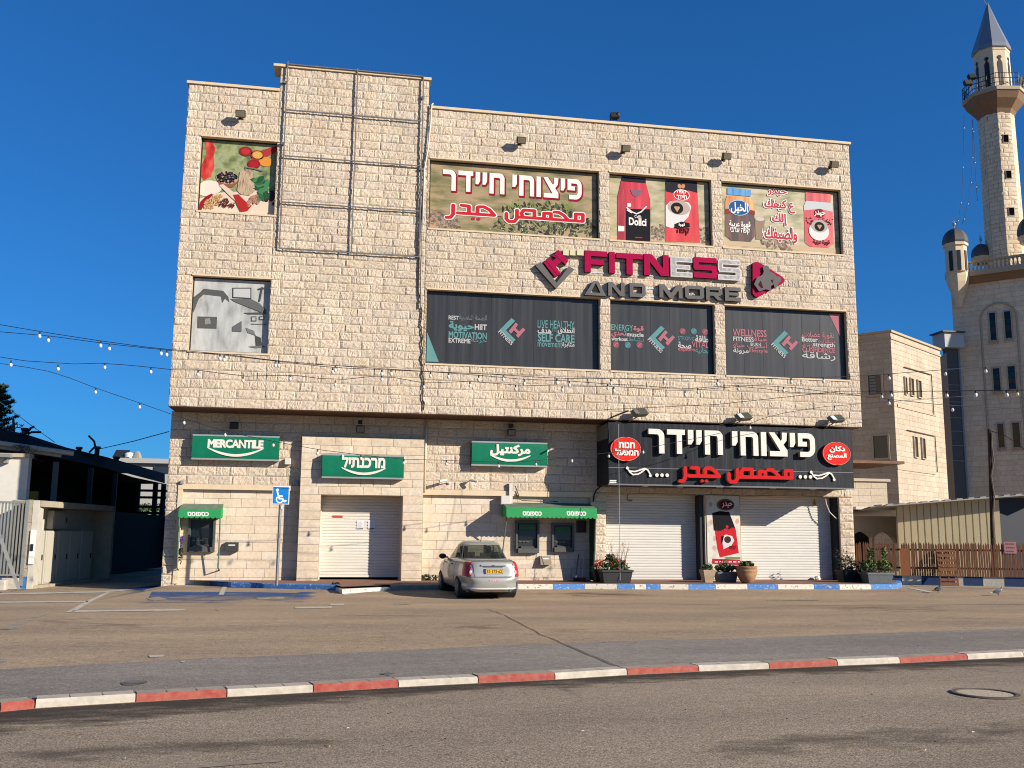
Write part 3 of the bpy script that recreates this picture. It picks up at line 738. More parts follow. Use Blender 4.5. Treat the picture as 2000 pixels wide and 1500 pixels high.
for pts, m in [([(128,1196),(208,1157),(216,1157),(142,1196)], m_wl), ([(0,1159),(200,1155),(285,1148),(285,1150.5),(205,1157.5),(0,1162)], m_wl), ([(0,1175.5),(172,1174),(172,1176.5),(0,1178)], m_wl),
               ([(0,1230),(88,1198),(96,1198),(28,1229)], m_wl2), ([(140,1192.5),(362,1190),(362,1193),(140,1196)], m_wl), ([(420,1190.5),(428,1190.5),(434,1190),(426,1193)], m_wl2),
               ([(427,1162),(437,1143.5),(445,1143.5),(437,1162)], m_white), ([(576,1186),(648,1185),(648,1188),(576,1189)], m_wl), ([(645,1180),(672,1179.5),(672,1182),(645,1182.5)], m_wl),
               ([(770,1179),(800,1178),(800,1181),(770,1182)], m_wl2), ([(500,1168),(555,1166),(555,1170),(505,1172)], m_wl2), ([(285,1169),(310,1166),(330,1171),(300,1174)], m_wl2),
               ([(666,1158),(762,1147),(768,1151),(672,1163)], m_white), ([(1500,1172),(1600,1171),(1600,1173),(1500,1174)], m_wl2), ([(835,1150),(842,1150),(855,1168),(846,1168)], m_wl2),
               ([(1778,1148.5),(1822,1156),(1815,1157.5),(1774,1149.5)], m_wl), ([(1750,1136),(2000,1148),(2000,1151.5),(1790,1146)], m_conc),
               ([(290,1281),(322,1279.5),(318,1283.5),(293,1285.5)], m_white), ([(352,1292.5),(362,1291),(360,1294),(354,1294.5)], m_white), ([(0,1288),(20,1287),(8,1295),(0,1296)], m_wl2)]:
    slope_sheet('painted_line', pts, m, .008)
def flat_sheet(name, pts, m, z=.006):
    mb = MB(); mb.poly([(*G(*p, z), z) for p in pts]); return struct(name, mb, m, fix=False)
for pts in [[(270,1500),(345,1480),(352,1481),(300,1500)], [(350,1497),(545,1481),(557,1482),(552,1487),(380,1500),(340,1500)]]:
    flat_sheet('painted_line', pts, worn('worn_road_line', C(172,158,138,.7), C(148,132,114,.74), .34, .56, 7))
# crack, darker patch of the strip, tar edge
def ribbon(name, pts, wpx, m, dz):
    mb = MB(); P = [GS(*p) for p in pts]; vs = []
    for i, p in enumerate(P):
        a = np.array(P[max(i-1,0)][:2]); b = np.array(P[min(i+1,len(P)-1)][:2]); d = (b-a)/np.linalg.norm(b-a); n = np.array([-d[1],d[0]])*wpx/2
        z = zlot(p[1], p[0])+dz; vs += [(p[0]+n[0],p[1]+n[1],z),(p[0]-n[0],p[1]-n[1],z)]
    mb.add(vs, [(2*i,2*i+1,2*i+3,2*i+2) for i in range(len(P)-1)]); return struct(name, mb, m, fix=False)
m_tar = mat('dark_crack', C(92,80,68,.7), .95, var=.3, vscale=8)
def wob(P, amp):
    out = []
    for a, b in zip(P[:-1], P[1:]):
        for k in range(6): out.append((a[0]+(b[0]-a[0])*k/6+random.uniform(-amp,amp), a[1]+(b[1]-a[1])*k/6+random.uniform(-amp,amp)*.4))
    return out+[P[-1]]
ribbon('asphalt_crack', wob([(950,1190),(985,1202),(1012,1216),(1065,1243),(1110,1262)], 2.5), .018, m_tar, .007)
ribbon('asphalt_crack', wob([(1110,1262),(1150,1279),(1215,1306)], 1.0), .026, m_tar, .011)
ribbon('asphalt_crack', wob([(1300,1180),(1560,1183),(2000,1181)], .6), .05, worn('faint_crack', C(100,86,74,.7), C(150,132,110,.8), .5, .6, 3), .0065)
ribbon('asphalt_crack', wob([(660,1202),(760,1203),(900,1200)], .8), .03, MATS['faint_crack'], .0065)
def blot(pts, m, z):  # oil stains
    mb = MB(); P = [G(*p, z) for p in pts]; mb.poly([(x,y,z) for x,y in P]); return struct('oil_stain', mb, m, fix=False)
m_oil = worn('oil_stain', C(96,86,76,.62), C(126,117,109,.72), .40, .58, 6)
blot([(235,1333),(255,1329),(285,1329),(288,1333),(262,1338),(240,1338)], m_oil, .061)
blot([(740,1316),(758,1313),(772,1315),(760,1319)], m_oil, .061)
# dark damp gutter along the kerb and dark tyre wear on the road: patches in the road's own surface
m_gut = fade_mat('dirty_gutter', C(88,77,66,.62), .50, .86, 2.6, (.5,1.6,1))
def kline(dy): return [(x, float(np.interp(x, [p[0] for p in KP], [p[1] for p in KP]))+dy(x)) for x in np.linspace(-300, 2200, 51)]
fade_strip('dirty_gutter', [(kline(lambda x: 1), .44), (kline(lambda x: 5+6*max(0,1-x/900)), .28), (kline(lambda x: 12+26*max(0,1-x/900)), .12), (kline(lambda x: 24+40*max(0,1-x/900)), -.16)], m_gut, .054)
def wear(rows): fade_strip('tyre_wear', rows, m_wear, .053)
m_wear = fade_mat('dark_tyre_wear', C(112,99,86,.7), .46, .98, 3.0, (.6,1.2,1))
wear([([(-100,1462),(100,1452),(300,1444),(480,1440),(640,1440),(760,1444)], -.12), ([(-100,1480),(100,1470),(300,1460),(480,1454),(640,1452),(760,1452)], .16), ([(-100,1515),(100,1500),(300,1484),(480,1474),(640,1468),(760,1462)], -.14)])
wear([([(1260,1470),(1420,1440),(1600,1424),(1800,1412),(2000,1402),(2150,1398)], -.12), ([(1260,1485),(1420,1462),(1600,1444),(1800,1432),(2000,1424),(2150,1420)], .14), ([(1260,1510),(1420,1495),(1600,1482),(1800,1470),(2000,1462),(2150,1458)], -.12)])
m_ghost = fade_mat('ghost_road_line', C(178,164,144,.72), .42, 1.0, 5.0)
fade_strip('painted_line', [([(1052,1327),(1075,1338),(1100,1352),(1118,1368)], -.2), ([(1064,1327),(1090,1338),(1120,1352),(1140,1368)], .22), ([(1076,1327),(1106,1338),(1138,1352),(1160,1368)], -.2)], m_ghost, .054)
fade_strip('painted_line', [([(1808,1294),(1870,1304),(1930,1312),(1985,1319)], -.2), ([(1818,1294),(1882,1303),(1942,1311),(1996,1317)], .22), ([(1828,1294),(1894,1302),(1954,1310),(2006,1316)], -.2)], m_ghost, .054)
# faint stains and litter on the car park
m_st = fade_mat('reddish_tyre_dust', C(118,98,86,.75), .50, 1.0, 2.0, (.5,1.4,1))
for rows in ([([(1040,1156),(1120,1154),(1220,1154),(1330,1156)], -.1), ([(1040,1162),(1120,1161),(1220,1161),(1330,1162)], .2), ([(1040,1172),(1120,1170),(1220,1170),(1330,1171)], -.12)],
             [([(760,1214),(900,1206),(1060,1210),(1240,1216)], -.12), ([(740,1230),(900,1226),(1080,1232),(1280,1234)], .06), ([(740,1256),(900,1252),(1080,1250),(1260,1246)], -.14)],
             [([(0,1204),(120,1196),(260,1200),(380,1206)], -.12), ([(0,1222),(120,1218),(260,1222),(380,1226)], .1), ([(0,1244),(120,1240),(260,1238),(380,1240)], -.14)],
             [([(1480,1178),(1650,1176),(1820,1176),(2000,1178)], -.12), ([(1480,1190),(1650,1188),(1820,1190),(2000,1190)], .08), ([(1480,1206),(1650,1206),(1820,1206),(2000,1206)], -.14)]):
    fade_strip('tyre_dust', rows, m_st, .0045)
lt_ = MB()
for i in range(170):
    px_, py_ = RNG.uniform(0,2000), (RNG.uniform(1160,1300) if i < 120 else RNG.uniform(1330,1490)); x, y, z = GS(px_,py_)
    if py_ > 1325: x, y = G(px_, py_, 0); z = 0
    if py_ < 1325 and y < -18: continue
    s_, a_ = RNG.uniform(.010,.028), RNG.uniform(0,2*PI); c_, n_ = math.cos(a_)*s_, math.sin(a_)*s_; zz = z+.012
    lt_.add([(x-c_,y-n_,zz),(x+n_*.5,y-c_*.5,zz+.006),(x+c_,y+n_,zz),(x-n_*.5,y+c_*.5,zz+RNG.uniform(0,.006))], [(0,1,2,3)], int(RNG.integers(0,4)))
tag(lt_.build('litter', [mat('paper_scrap', C(222,214,200,.74), .8), mat('dry_leaf', C(150,112,70,.6), .8), mat('dark_grit', C(70,62,54,.5), .9), MATS['dry_leaf']], None, fix=False), kind='stuff')
# manhole
mc = G(1925,1356); mh = thing('manhole_cover', 'round dusty manhole cover with a dark iron rim in the road', 'manhole cover', (mc[0],mc[1],0))
mb = MB(); mb.lathe([(.30,.008),(.0,.008)], (mc[0],mc[1],0), 36, cap=False); mb.build('lid', mat('dusty_iron', C(196,178,150,.80), .9, var=.15, vscale=12, bump=.4, bscale=50), mh)
mb = MB(); mb.lathe([(.375,.006),(.36,.018),(.31,.018),(.30,.006)], (mc[0],mc[1],0), 36, cap=False); mb.build('rim', mat('dark_iron', C(112,98,82,.6), .8, var=.2), mh)
# ================================================================ printed window banners
def noise_print(name, cols, scale, stretch=None, rough=.45, detail=4, pos=None):
    m = bpy.data.materials.new(name); m.use_nodes = True; t = m.node_tree; b = t.nodes['Principled BSDF']
    b.inputs['Roughness'].default_value = rough; b.inputs['Specular IOR Level'].default_value = .35
    tc = t.nodes.new('ShaderNodeTexCoord'); mp = t.nodes.new('ShaderNodeMapping'); t.links.new(tc.outputs['Object'], mp.inputs[0])
    if stretch: mp.inputs['Scale'].default_value = stretch
    n = t.nodes.new('ShaderNodeTexNoise'); n.inputs['Scale'].default_value = scale; n.inputs['Detail'].default_value = detail; n.inputs['Roughness'].default_value = .55
    t.links.new(mp.outputs[0], n.inputs['Vector'])
    r = t.nodes.new('ShaderNodeValToRGB'); el = r.color_ramp.elements
    while len(el) < len(cols): el.new(.5)
    for i, c in enumerate(cols): el[i].position = .3+.4*i/(len(cols)-1); el[i].color = (*c, 1)
    t.links.new(n.outputs['Fac'], r.inputs['Fac']); t.links.new(r.outputs[0], b.inputs['Base Color'])
    MATS[name] = m; return m
def ink(r, g, b, f=.72, rough=.5): return mat('ink_%d_%d_%d_%d' % (r,g,b,f*100), C(r,g,b,f), .7, spec=.10)
W_ = ink(238,232,224,.8); RED = ink(205,40,52); DRED = ink(150,22,40); BLK = ink(28,26,30); 
def banner(name, o, label, m):
    x0,x1,z0,z1 = o; t = thing(name, label, 'window banner', ((x0+x1)/2, REC, z0), 0, 'printed banners in the upper windows')
    mb = MB(); mb.box(x0+.045,x1-.045,REC+.005,REC+.03,z0+.045,z1-.045); mb.build('printed_film', m, t)
    return t
LAY = 0.004
def pr(name, loops, k, m, t): return plate(name, [ccw(L) for L in loops], REC+.005-LAY*k, 0, m, t)
PX = lambda pts: [U(x, y, REC) for x, y in pts]
def txtpx(name, loops, a, b, k, m, t): return pr_raw(name, fitpx(loops, a, b, REC), k, m, t)
def pr_raw(name, loops, k, m, t): return plate(name, loops, REC+.005-LAY*k, 0, m, t)
def beans(name, poly_px, n, k, t, cols, s=(.05,.075)):
    """a heap of coffee beans: overlapping ovals with a crease"""
    P = PX(poly_px); A = np.array(P); lo, hi = A.min(0), A.max(0); mbs = MB(); kk = 0
    for i in range(n):
        for _ in range(40):
            q = RNG.uniform(lo, hi)
            if winding(np.array([q[0]]), np.array([q[1]]), [ccw(P)])[0]: break
        a = RNG.uniform(0, PI); r = RNG.uniform(*s); y = REC+.005-LAY*k-i*.00002
        mi = int(RNG.integers(0, 3))
        e = ell(q[0], q[1], r, r*.62, 12, a); mbs.poly([(x,y,z) for x,z in e][::-1], mi)
        c = ell(q[0], q[1], r*.8, r*.07, 6, a); mbs.poly([(x,y-.00001,z) for x,z in c][::-1], 3)
    return mbs.build(name, cols, t, fix=False)
m_bean = [ink(150,128,112), ink(176,152,134), ink(122,100,88), ink(84,66,60)]
def blobs(name, poly_px, n, k, t, mats_, s=(.05,.16), asp=.4, ang=None):
    P = PX(poly_px); A = np.array(P); lo, hi = A.min(0), A.max(0); mbs = MB()
    for i in range(n):
        for _ in range(40):
            q = RNG.uniform(lo, hi)
            if winding(np.array([q[0]]), np.array([q[1]]), [ccw(P)])[0]: break
        a = RNG.uniform(0, 2*PI) if ang is None else RNG.normal(ang, .5); r = RNG.uniform(*s); y = REC+.005-LAY*k-i*.000012
        c, sn = math.cos(a), math.sin(a)
        pts = [(-1,0),(-.4,asp),(.3,asp*.8),(1,0),(.3,-asp*.8),(-.4,-asp)]
        mbs.poly([(q[0]+r*(u*c-v*sn), y, q[1]+r*(u*sn+v*c)) for u,v in pts][::-1], int(RNG.integers(0, len(mats_))))
    return mbs.build(name, mats_, t, fix=False)
FIELD = noise_print('printed_field', [C(92,92,56,.7), C(140,130,88,.7), C(178,154,116,.72), C(190,150,120,.72)], 1.3, (.7,1,2.4), detail=9)
FIELD2 = noise_print('printed_field_pale', [C(118,122,82,.7), C(164,158,116,.74), C(196,180,146,.76), C(206,192,160,.76)], 1.6, (.7,1,2.0), detail=9)

# roastery name banner
bA = banner('window_banner', OPS[0], 'wide banner of a coffee field with white Hebrew letters above red Arabic letters', FIELD)
blobs('printed_leaves', [(985,402),(1060,392),(1130,410),(1158,440),(1160,462),(1000,455),(960,440)], 420, 1, bA, [ink(62,72,50), ink(92,104,66), ink(48,50,46), ink(120,128,84), ink(70,62,60)], (.04,.13), .35)
blobs('printed_leaves', [(990,396),(1130,402),(1100,425),(1000,420)], 60, 1.8, bA, [ink(130,146,78), ink(150,160,100)], (.06,.16), .28)
blobs('printed_blossom', [(960,430),(1150,430),(1150,460),(940,452)], 70, 2, bA, [ink(206,204,190), ink(180,176,170)], (.015,.035), .7)
beans('printed_beans', [(840,413),(862,415),(895,432),(900,447),(848,444),(840,432)], 90, 2, bA, m_bean)
blk = hebrew_blocks('פיצוחי חיידר'); allh = [L for l in blk for L in l]
x0, z0 = U(864,389,REC); x1, z1 = U(1136,345,REC)
zA, zB = U(1000,381,REC)[1], U(1000,341,REC)[1]
def heb_banner(dx, dz, grow):
    A = fit(allh, x0+dx, x1+dx, zA+dz, zB+dz)
    if not grow: return A
    out = list(A)
    for L in A:
        L = np.array(L)
        for a, b in zip(L, np.roll(L, -1, 0)): out += strokes([[a, b]], grow)
    return out
pr_raw('lettering_outline', heb_banner(.03, -.04, .06), 3, DRED, bA)
pr_raw('lettering', heb_banner(0, 0, 0), 4, W_, bA)
ab = arabic_blocks(.22); ab2 = arabic_blocks(.34)
xa0, za0 = U(868,438,REC); xa1, za1 = U(1142,405,REC); za0 = U(1000,436,REC)[1]; za1 = U(1000,405,REC)[1]
pr_raw('lettering_outline', fit(ab2, xa0-.03, xa1+.03, za0-.03, za1+.03), 3, W_, bA)
pr_raw('lettering', fit(ab, xa0, xa1, za0, za1), 4, RED, bA)

# coffee bags banner
bB = banner('window_banner', OPS[1], 'banner with two red coffee bags standing side by side', FIELD2)
pr('printed_table', [PX([(1193,460),(1386,470),(1386,478),(1193,466)])], 1, ink(206,180,146,.75), bB)
beans('printed_beans', [(1272,442),(1300,438),(1300,470),(1274,468)], 60, 2, bB, m_bean, (.04,.06))
beans('printed_beans', [(1366,446),(1386,444),(1386,474),(1366,474)], 36, 2, bB, m_bean, (.04,.06))
BAG = noise_print('printed_red_foil', [C(160,22,44,.7), C(208,38,60,.74), C(224,70,88,.76)], 1.1, (3.2,1,.5)); BAGD = noise_print('printed_dark_foil', [C(130,16,36,.7), C(176,28,52,.72), C(206,70,88,.74)], 1.4, (4,1,.4)); BLU = ink(40,40,50)
bag = pr('printed_bag', [PX([(1213,352),(1261,356),(1270,390),(1270,472),(1206,470),(1206,386)])], 3, BAG, bB)
pr('bag_fold', [PX([(1213,352),(1206,386),(1206,470),(1222,471),(1222,390)])], 4, BAGD, bag)
pr('bag_top', [PX([(1214,345),(1261,349),(1261,358),(1214,354)])], 5, BLU, bag)
pr('bag_label', [PX([(1222,408),(1270,409),(1270,471),(1222,470)])], 5, BLK, bag)
pr('bag_swoosh', [strokes([PX([(1224,410),(1234,416),(1242,419),(1252,416),(1260,409)])], .05)[0]], 6, W_, bag)
pr_raw('bag_swoosh', strokes([PX([(1224,406),(1234,414),(1243,418),(1252,414),(1262,404)])], .045), 6, W_, bag)
txtpx('lettering', glyphs('Caffè', .01), (1239,426), (1252,421), 7, W_, bag)
txtpx('lettering', glyphs('Dollci', .035), (1228,440), (1262,427), 7, W_, bag)
pr('bag_emblem', [PX([(1231,371),(1254,372),(1250,382),(1242,385),(1235,381)])], 6, ink(140,104,120), bag)
pr('bag_mark', [PX([(1225,397),(1232,397),(1232,404),(1225,404)]), PX([(1207,441),(1219,442),(1219,452),(1207,452)])], 6, W_, bag)
pr('bag_line', [PX([(1240,463),(1254,463.5),(1254,465.5),(1240,465)])], 6, RED, bag)
bag2 = pr('printed_bag', [PX([(1300,352),(1361,356),(1363,390),(1367,474),(1299,472),(1299,380)])], 3, noise_print('printed_scarlet_foil', [C(184,26,36,.72), C(212,38,48,.76), C(224,66,70,.78)], 1.0, (3,1,.5)), bB)
pr('bag_top', [PX([(1300,352),(1361,356),(1362,377),(1345,372),(1320,378),(1300,374)])], 4, BLU, bag2)
pr('bag_emblem', [ell(*U(1327,364,REC), .07, .09, 16, .4), ell(*U(1334,364,REC), .07, .09, 16, -.4)], 5, ink(206,150,104), bag2)
pr('oval_label', [ell(*U(1331,381,REC), .31, .21)], 5, W_, bag2); pr('oval_label', [ell(*U(1331,381,REC), .28, .185)], 6, RED, bag2)
txtpx('lettering', glyphs(heb('קפה'), .03), (1322,380), (1340,372), 7, W_, bag2)
txtpx('lettering', glyphs(heb('חיידר'), .03), (1321,389), (1341,382), 7, W_, bag2)
pr('printed_cup', [PX([(1300,402),(1308,394),(1325,392),(1345,396),(1350,404),(1344,424),(1330,438),(1312,446),(1300,442)])], 5, ink(222,218,214,.8), bag2)
pr('cup_rim', [ell(*U(1326,406,REC), .42, .27, 28, -.06)], 6, ink(196,176,164), bag2); pr('coffee', [ell(*U(1322,407,REC), .235, .215)], 7, ink(36,28,28), bag2)
hx, hz = U(1322,408,REC); pr('heart', [[(hx-.11,hz+.03)]+arc(hx-.05,hz+.04,.06,.05,180,20,6)+arc(hx+.05,hz+.04,.06,.05,160,0,6)+[(hx,hz-.13)]], 8, ink(196,160,124), bag2)
pr('ribbon', [PX([(1317,438),(1330,433),(1346,436),(1347,444),(1317,446)])], 7, BLK, bag2)
txtpx('lettering', glyphs(arab('قهوة'), .03), (1325,443), (1337,436), 8, W_, bag2)
txtpx('lettering', glyphs(heb('קפה'), .03), (1322,459), (1346,446), 8, ink(90,16,24), bag2)

# jars banner
bC = banner('window_banner', OPS[2], 'banner with a brown jar and a red lidded jar beside stacked red Arabic words', FIELD2)
pr('printed_table', [PX([(1413,470),(1640,485),(1640,495),(1413,478)])], 1, ink(206,180,146,.75), bC)
beans('printed_beans', [(1484,462),(1520,466),(1546,474),(1548,489),(1500,486),(1486,474)], 90, 2, bC, m_bean, (.04,.07))
jar = pr('printed_jar', [PX([(1420,382),(1464,386),(1473,396),(1474,462),(1466,472),(1428,470),(1416,460),(1416,394)])], 3, noise_print('printed_brown_glass', [C(46,26,28,.65), C(84,52,50,.7), C(128,84,70,.7)], 1.0, (4.5,1,.35)), bC)
pr('jar_shoulder', [PX([(1420,382),(1464,386),(1473,396),(1474,414),(1445,408),(1416,410),(1416,394)])], 4, noise_print('printed_amber_glass', [C(196,104,54,.7), C(226,150,72,.74), C(236,188,120,.76)], 1.2, (4,1,.6)), bC)
pr('jar_band', [PX([(1416,408),(1445,406),(1474,412),(1474,420),(1445,414),(1416,418)])], 4.5, ink(150,64,56), bC)
pr('jar_lid', [PX([(1420,367),(1466,371),(1466,384),(1420,380)])], 5, noise_print('printed_blue_lid', [C(30,96,160,.7), C(52,132,196,.74), C(104,180,226,.76)], 1.2, (5,1,.3)), bC)
pr('oval_label', [ell(*U(1443,406,REC), .42, .30)], 6, ink(168,200,224,.8), jar); pr('oval_label', [ell(*U(1443,406,REC), .39, .27)], 7, ink(40,92,148), jar)
txtpx('lettering', glyphs(arab('الخيل'), .03), (1427,417), (1460,397), 8, W_, jar)
txtpx('lettering', glyphs(arab('قهوة عربية'), .03), (1424,445), (1465,433), 6, W_, jar)
txtpx('lettering', glyphs(heb('קפה ערבי'), .03), (1426,456), (1464,447), 6, W_, jar)
pr('printed_cup', [PX([(1474,426),(1494,427),(1490,468),(1476,468)])], 3, ink(160,138,116), bC); pr('cup_rim', [ell(*U(1484,428,REC), .18, .07)], 4, ink(206,194,180,.8), bC)
for s_, a, b in [('حيدر',(1499,382),(1536,371)), ('ع كيفك..',(1486,413),(1552,392)), ('إلك',(1508,440),(1536,418)), ('ولضيفك!',(1490,472),(1556,446))]:
    txtpx('lettering_outline', glyphs(arab(s_), .085), (a[0]-2,a[1]+1.5), (b[0]+2,b[1]-1.5), 5, W_, bC)
    txtpx('lettering', glyphs(arab(s_), .03), a, b, 6, ink(196,64,76), bC)
jr2 = pr('printed_jar', [PX([(1574,392),(1620,396),(1626,402),(1628,476),(1618,484),(1582,482),(1572,474),(1570,402)])], 3, noise_print('printed_red_jar', [C(176,30,42,.7), C(212,46,56,.75), C(228,92,96,.77)], 1.0, (4.5,1,.35)), bC)
pr('jar_neck', [PX([(1574,392),(1620,396),(1626,402),(1626,414),(1600,408),(1570,411),(1570,402)])], 4, ink(206,208,208,.75), bC)
pr('jar_lid', [PX([(1573,374),(1622,378),(1622,396),(1573,392)])], 5, noise_print('printed_red_lid', [C(164,26,38,.7), C(208,44,56,.74), C(226,84,90,.76)], 1.2, (5,1,.3)), bC)
pr('oval_label', [ell(*U(1600,417,REC), .21, .17)], 6, ink(150,24,34), jr2); txtpx('lettering', glyphs(arab('حيدر'), .03), (1590,423), (1611,412), 7, W_, jr2)
blobs('printed_beans', [(1574,426),(1627,428),(1627,440),(1574,440)], 60, 6, bC, [ink(50,36,36), ink(150,60,60)], (.02,.045), .6)
pr('printed_cup', [ell(*U(1599,452,REC), .40, .36, 28)], 7, ink(226,222,214,.8), jr2); pr('cup_rim', [ell(*U(1600,442,REC), .33, .24)], 8, ink(190,178,170), jr2)
pr('coffee', [ell(*U(1600,443,REC), .20, .18)], 9, ink(36,28,28), jr2); hx, hz = U(1600,443,REC); pr('heart', [[(hx-.09,hz+.02)]+arc(hx-.04,hz+.03,.05,.04,180,20,6)+arc(hx+.04,hz+.03,.05,.04,160,0,6)+[(hx,hz-.11)]], 10, ink(196,160,124), jr2)
txtpx('lettering', glyphs(arab('قهوة عربية'), .03), (1588,478), (1620,469), 8, ink(90,16,24), jr2)

# spice banner
SPB = noise_print('printed_garden', [C(70,84,52,.65), C(128,136,88,.7), C(170,176,124,.7), C(150,146,130,.7)], 2.2, None)
bS = banner('window_banner', OPS[6], 'square banner of spices with red chillies, pepper bowl and brass grinder', SPB)
pr('printed_table', [PX([(389,388),(430,376),(500,372),(541,376),(539,420),(387,411)])], 1, ink(226,206,182,.76), bS)
pr('printed_chilli', [PX([(401,275),(414,275),(421,290),(417,306),(419,325),(412,345),(398,352),(391,340),(396,318),(404,300)])], 2, noise_print('printed_chilli_skin', [C(150,34,34,.7), C(206,56,46,.74), C(226,104,84,.75)], 2.6, (1.5,1,.7)), bS)
pr('printed_spoon', [PX([(493,300),(535,286),(541,286),(541,296),(500,318),(492,312)])], 3, ink(176,60,56), bS)
for x,y,r,cc in [(480,296,.20,(150,40,46)),(503,303,.20,(160,52,44)),(503,303,.15,(220,176,84)),(496,321,.19,(150,34,40)),(519,316,.20,(226,150,62)),(480,296,.13,(190,56,50)),(496,321,.13,(176,36,40))]:
    pr('printed_spice_spoon', [ell(*U(x,y,REC), r*1.1, r*.85)], 4 if r > .16 else 5, ink(*cc), bS)
pr('printed_garlic', [ell(*U(411,366,REC), .36, .24), ell(*U(402,372,REC), .28, .2)], 3, ink(226,212,196,.8), bS)
pr('printed_bowl', [PX([(422,345),(428,362),(440,367),(455,366),(464,358),(465,347)])], 4, ink(150,92,72), bS)
pr('printed_bowl', [ell(*U(444,347,REC), .36, .23)], 5, ink(196,160,130), bS)
pb = MB(); cx_, cz_ = U(444,347,REC)
for i in range(110):
    a, r = RNG.uniform(0,2*PI), math.sqrt(RNG.uniform(0,1)); e_ = ell(cx_+.32*r*math.cos(a), cz_+.20*r*math.sin(a), .035, .032, 8)
    pb.poly([(x,REC+.005-LAY*6-i*.00001,z) for x,z in e_][::-1], i % 3)
pb.build('printed_peppercorns', [ink(36,34,44), ink(60,58,70), ink(22,20,26)], bS, fix=False)
pr('printed_grinder', [PX([(467,346),(469,336),(476,331),(488,331),(494,337),(494,352),(497,362),(498,374),(488,382),(470,380),(463,372),(465,362)])], 6, noise_print('printed_brass', [C(150,120,92,.7), C(206,180,146,.75), C(120,92,70,.7)], 6, (3,1,.4)), bS)
pr('printed_grinder_handle', strokes([PX([(479,333),(480,327),(495,329),(512,334)])], .05), 7, ink(120,116,112), bS)
blobs('printed_leaves', [(497,350),(508,346),(524,360),(518,394),(506,392),(500,370)], 26, 6, bS, [ink(52,104,66), ink(74,132,84), ink(40,84,56)], (.12,.22), .42)
pr('printed_scoop', [PX([(428,362),(436,360),(462,380),(474,392),(466,398),(452,386)])], 7, ink(222,196,176,.78), bS)
pr('printed_paprika', [PX([(455,381),(466,380),(480,394),(492,402),(484,412),(470,414),(464,402)])], 8, ink(180,44,40), bS)
pr('printed_chilli', [PX([(388,410),(392,394),(402,384),(414,378),(416,382),(402,394),(394,410)])], 6, ink(150,26,44), bS)
blobs('printed_seeds', [(398,408),(400,394),(424,380),(436,380),(428,398),(414,408)], 130, 7, bS, [ink(206,160,106), ink(180,130,80), ink(222,184,130)], (.025,.045), .6)
blobs('printed_anise', [(424,396),(440,388),(460,398),(456,406),(432,404)], 60, 8, bS, [ink(110,52,46), ink(80,36,34)], (.03,.07), .3)
blobs('printed_dark_berries', [(514,374),(541,372),(539,400),(520,396)], 30, 5, bS, [ink(60,40,50), ink(84,52,60)], (.05,.09), .8)
blobs('printed_walnuts', [(482,388),(504,380),(508,398),(486,402)], 20, 8, bS, [ink(190,140,116), ink(170,116,96)], (.05,.08), .7)

# grey room banner
GP = noise_print('printed_grey_film', [C(150,150,146,.64), C(186,186,180,.68), C(204,204,198,.70), C(212,212,206,.70)], 1.3, (2.2,1,.8), detail=9)
bG = banner('window_banner', OPS[7], 'square pale grey banner with faded pictures of a furnished room', GP)
for k, (pts, cc) in enumerate([([(375,590),(376,582),(392,570),(398,564),(436,568),(446,580),(448,590),(440,583),(434,592),(432,579),(398,575),(388,584),(378,610)], (96,96,94)), ([(454,562),(491,562),(491,584),(454,582)], (70,70,70)), ([(456,564),(489,564),(489,582),(456,580)], (206,206,202)), ([(450,584),(490,584),(506,592),(520,606),(519,614),(500,606),(460,590)], (110,110,108)),
    ([(386,618),(424,619),(423,642),(385,641)], (98,98,96)), ([(400,623),(410,621),(412,632),(400,634)], (150,150,146)), ([(475,611),(520,610),(520,614),(484,614)], (84,84,84)), ([(454,638),(472,627),(472,648),(454,647)], (110,110,108)),
    ([(490,618),(501,618),(501,628),(490,628)], (90,90,90)), ([(492,620),(499,620),(499,626),(492,626)], (190,190,186)), ([(506,618),(516,618),(516,625),(506,625)], (90,90,90)), ([(508,620),(514,620),(514,623),(508,623)], (190,190,186)),
    ([(490,632),(520,633),(520,635),(490,634)], (110,110,110)), ([(498,655),(510,660),(511,678),(500,677)], (80,80,80)), ([(480,640),(496,646),(500,656),(484,650)], (128,128,124)), ([(484,677),(512,675),(520,678),(500,680)], (120,120,118))]):
    pr('printed_shape', [PX(pts)], 2+(k % 4), ink(*cc, .68), bG)
pr_raw('printed_mast', strokes([PX([(507,588),(512,562)]), PX([(505,565),(517,563)])], .05), 6, ink(80,80,80), bG)

# gym windows
TL, PK, WT = ink(112,168,166,.60), ink(200,126,136,.60), ink(208,206,202,.62)
GYM = noise_print('dark_window_film', [C(60,60,62,.56), C(69,69,70,.58), C(80,79,78,.60)], 1.1, (5,1,.25), rough=.32)
def gym(o, label):
    t = thing('window_banner', label, 'window banner', ((o[0]+o[1])/2, REC, o[2]), 0, 'dark gym films in the middle windows')
    mb = MB(); mb.box(o[0]+.045,o[1]-.045,REC+.005,REC+.03,o[2]+.045,o[3]-.045); mb.build('printed_film', GYM, t)
    sm = MB()
    for i in range(1, int((o[1]-o[0])/.75)+1):
        x = o[0]+i*.75+RNG.uniform(-.05,.05)
        if x < o[1]-.2: sm.quad((x,REC+.0042,o[2]+.05),(x+.012,REC+.0042,o[2]+.05),(x+.012,REC+.0042,o[3]-.05),(x,REC+.0042,o[3]-.05))
    sm.build('film_seams', ink(48,48,50,.6), t, fix=False); return t
def words(t, rows):
    for s_, a, b, m, bo in rows: txtpx('lettering', glyphs(s_, bo), a, b, 2, m, t)
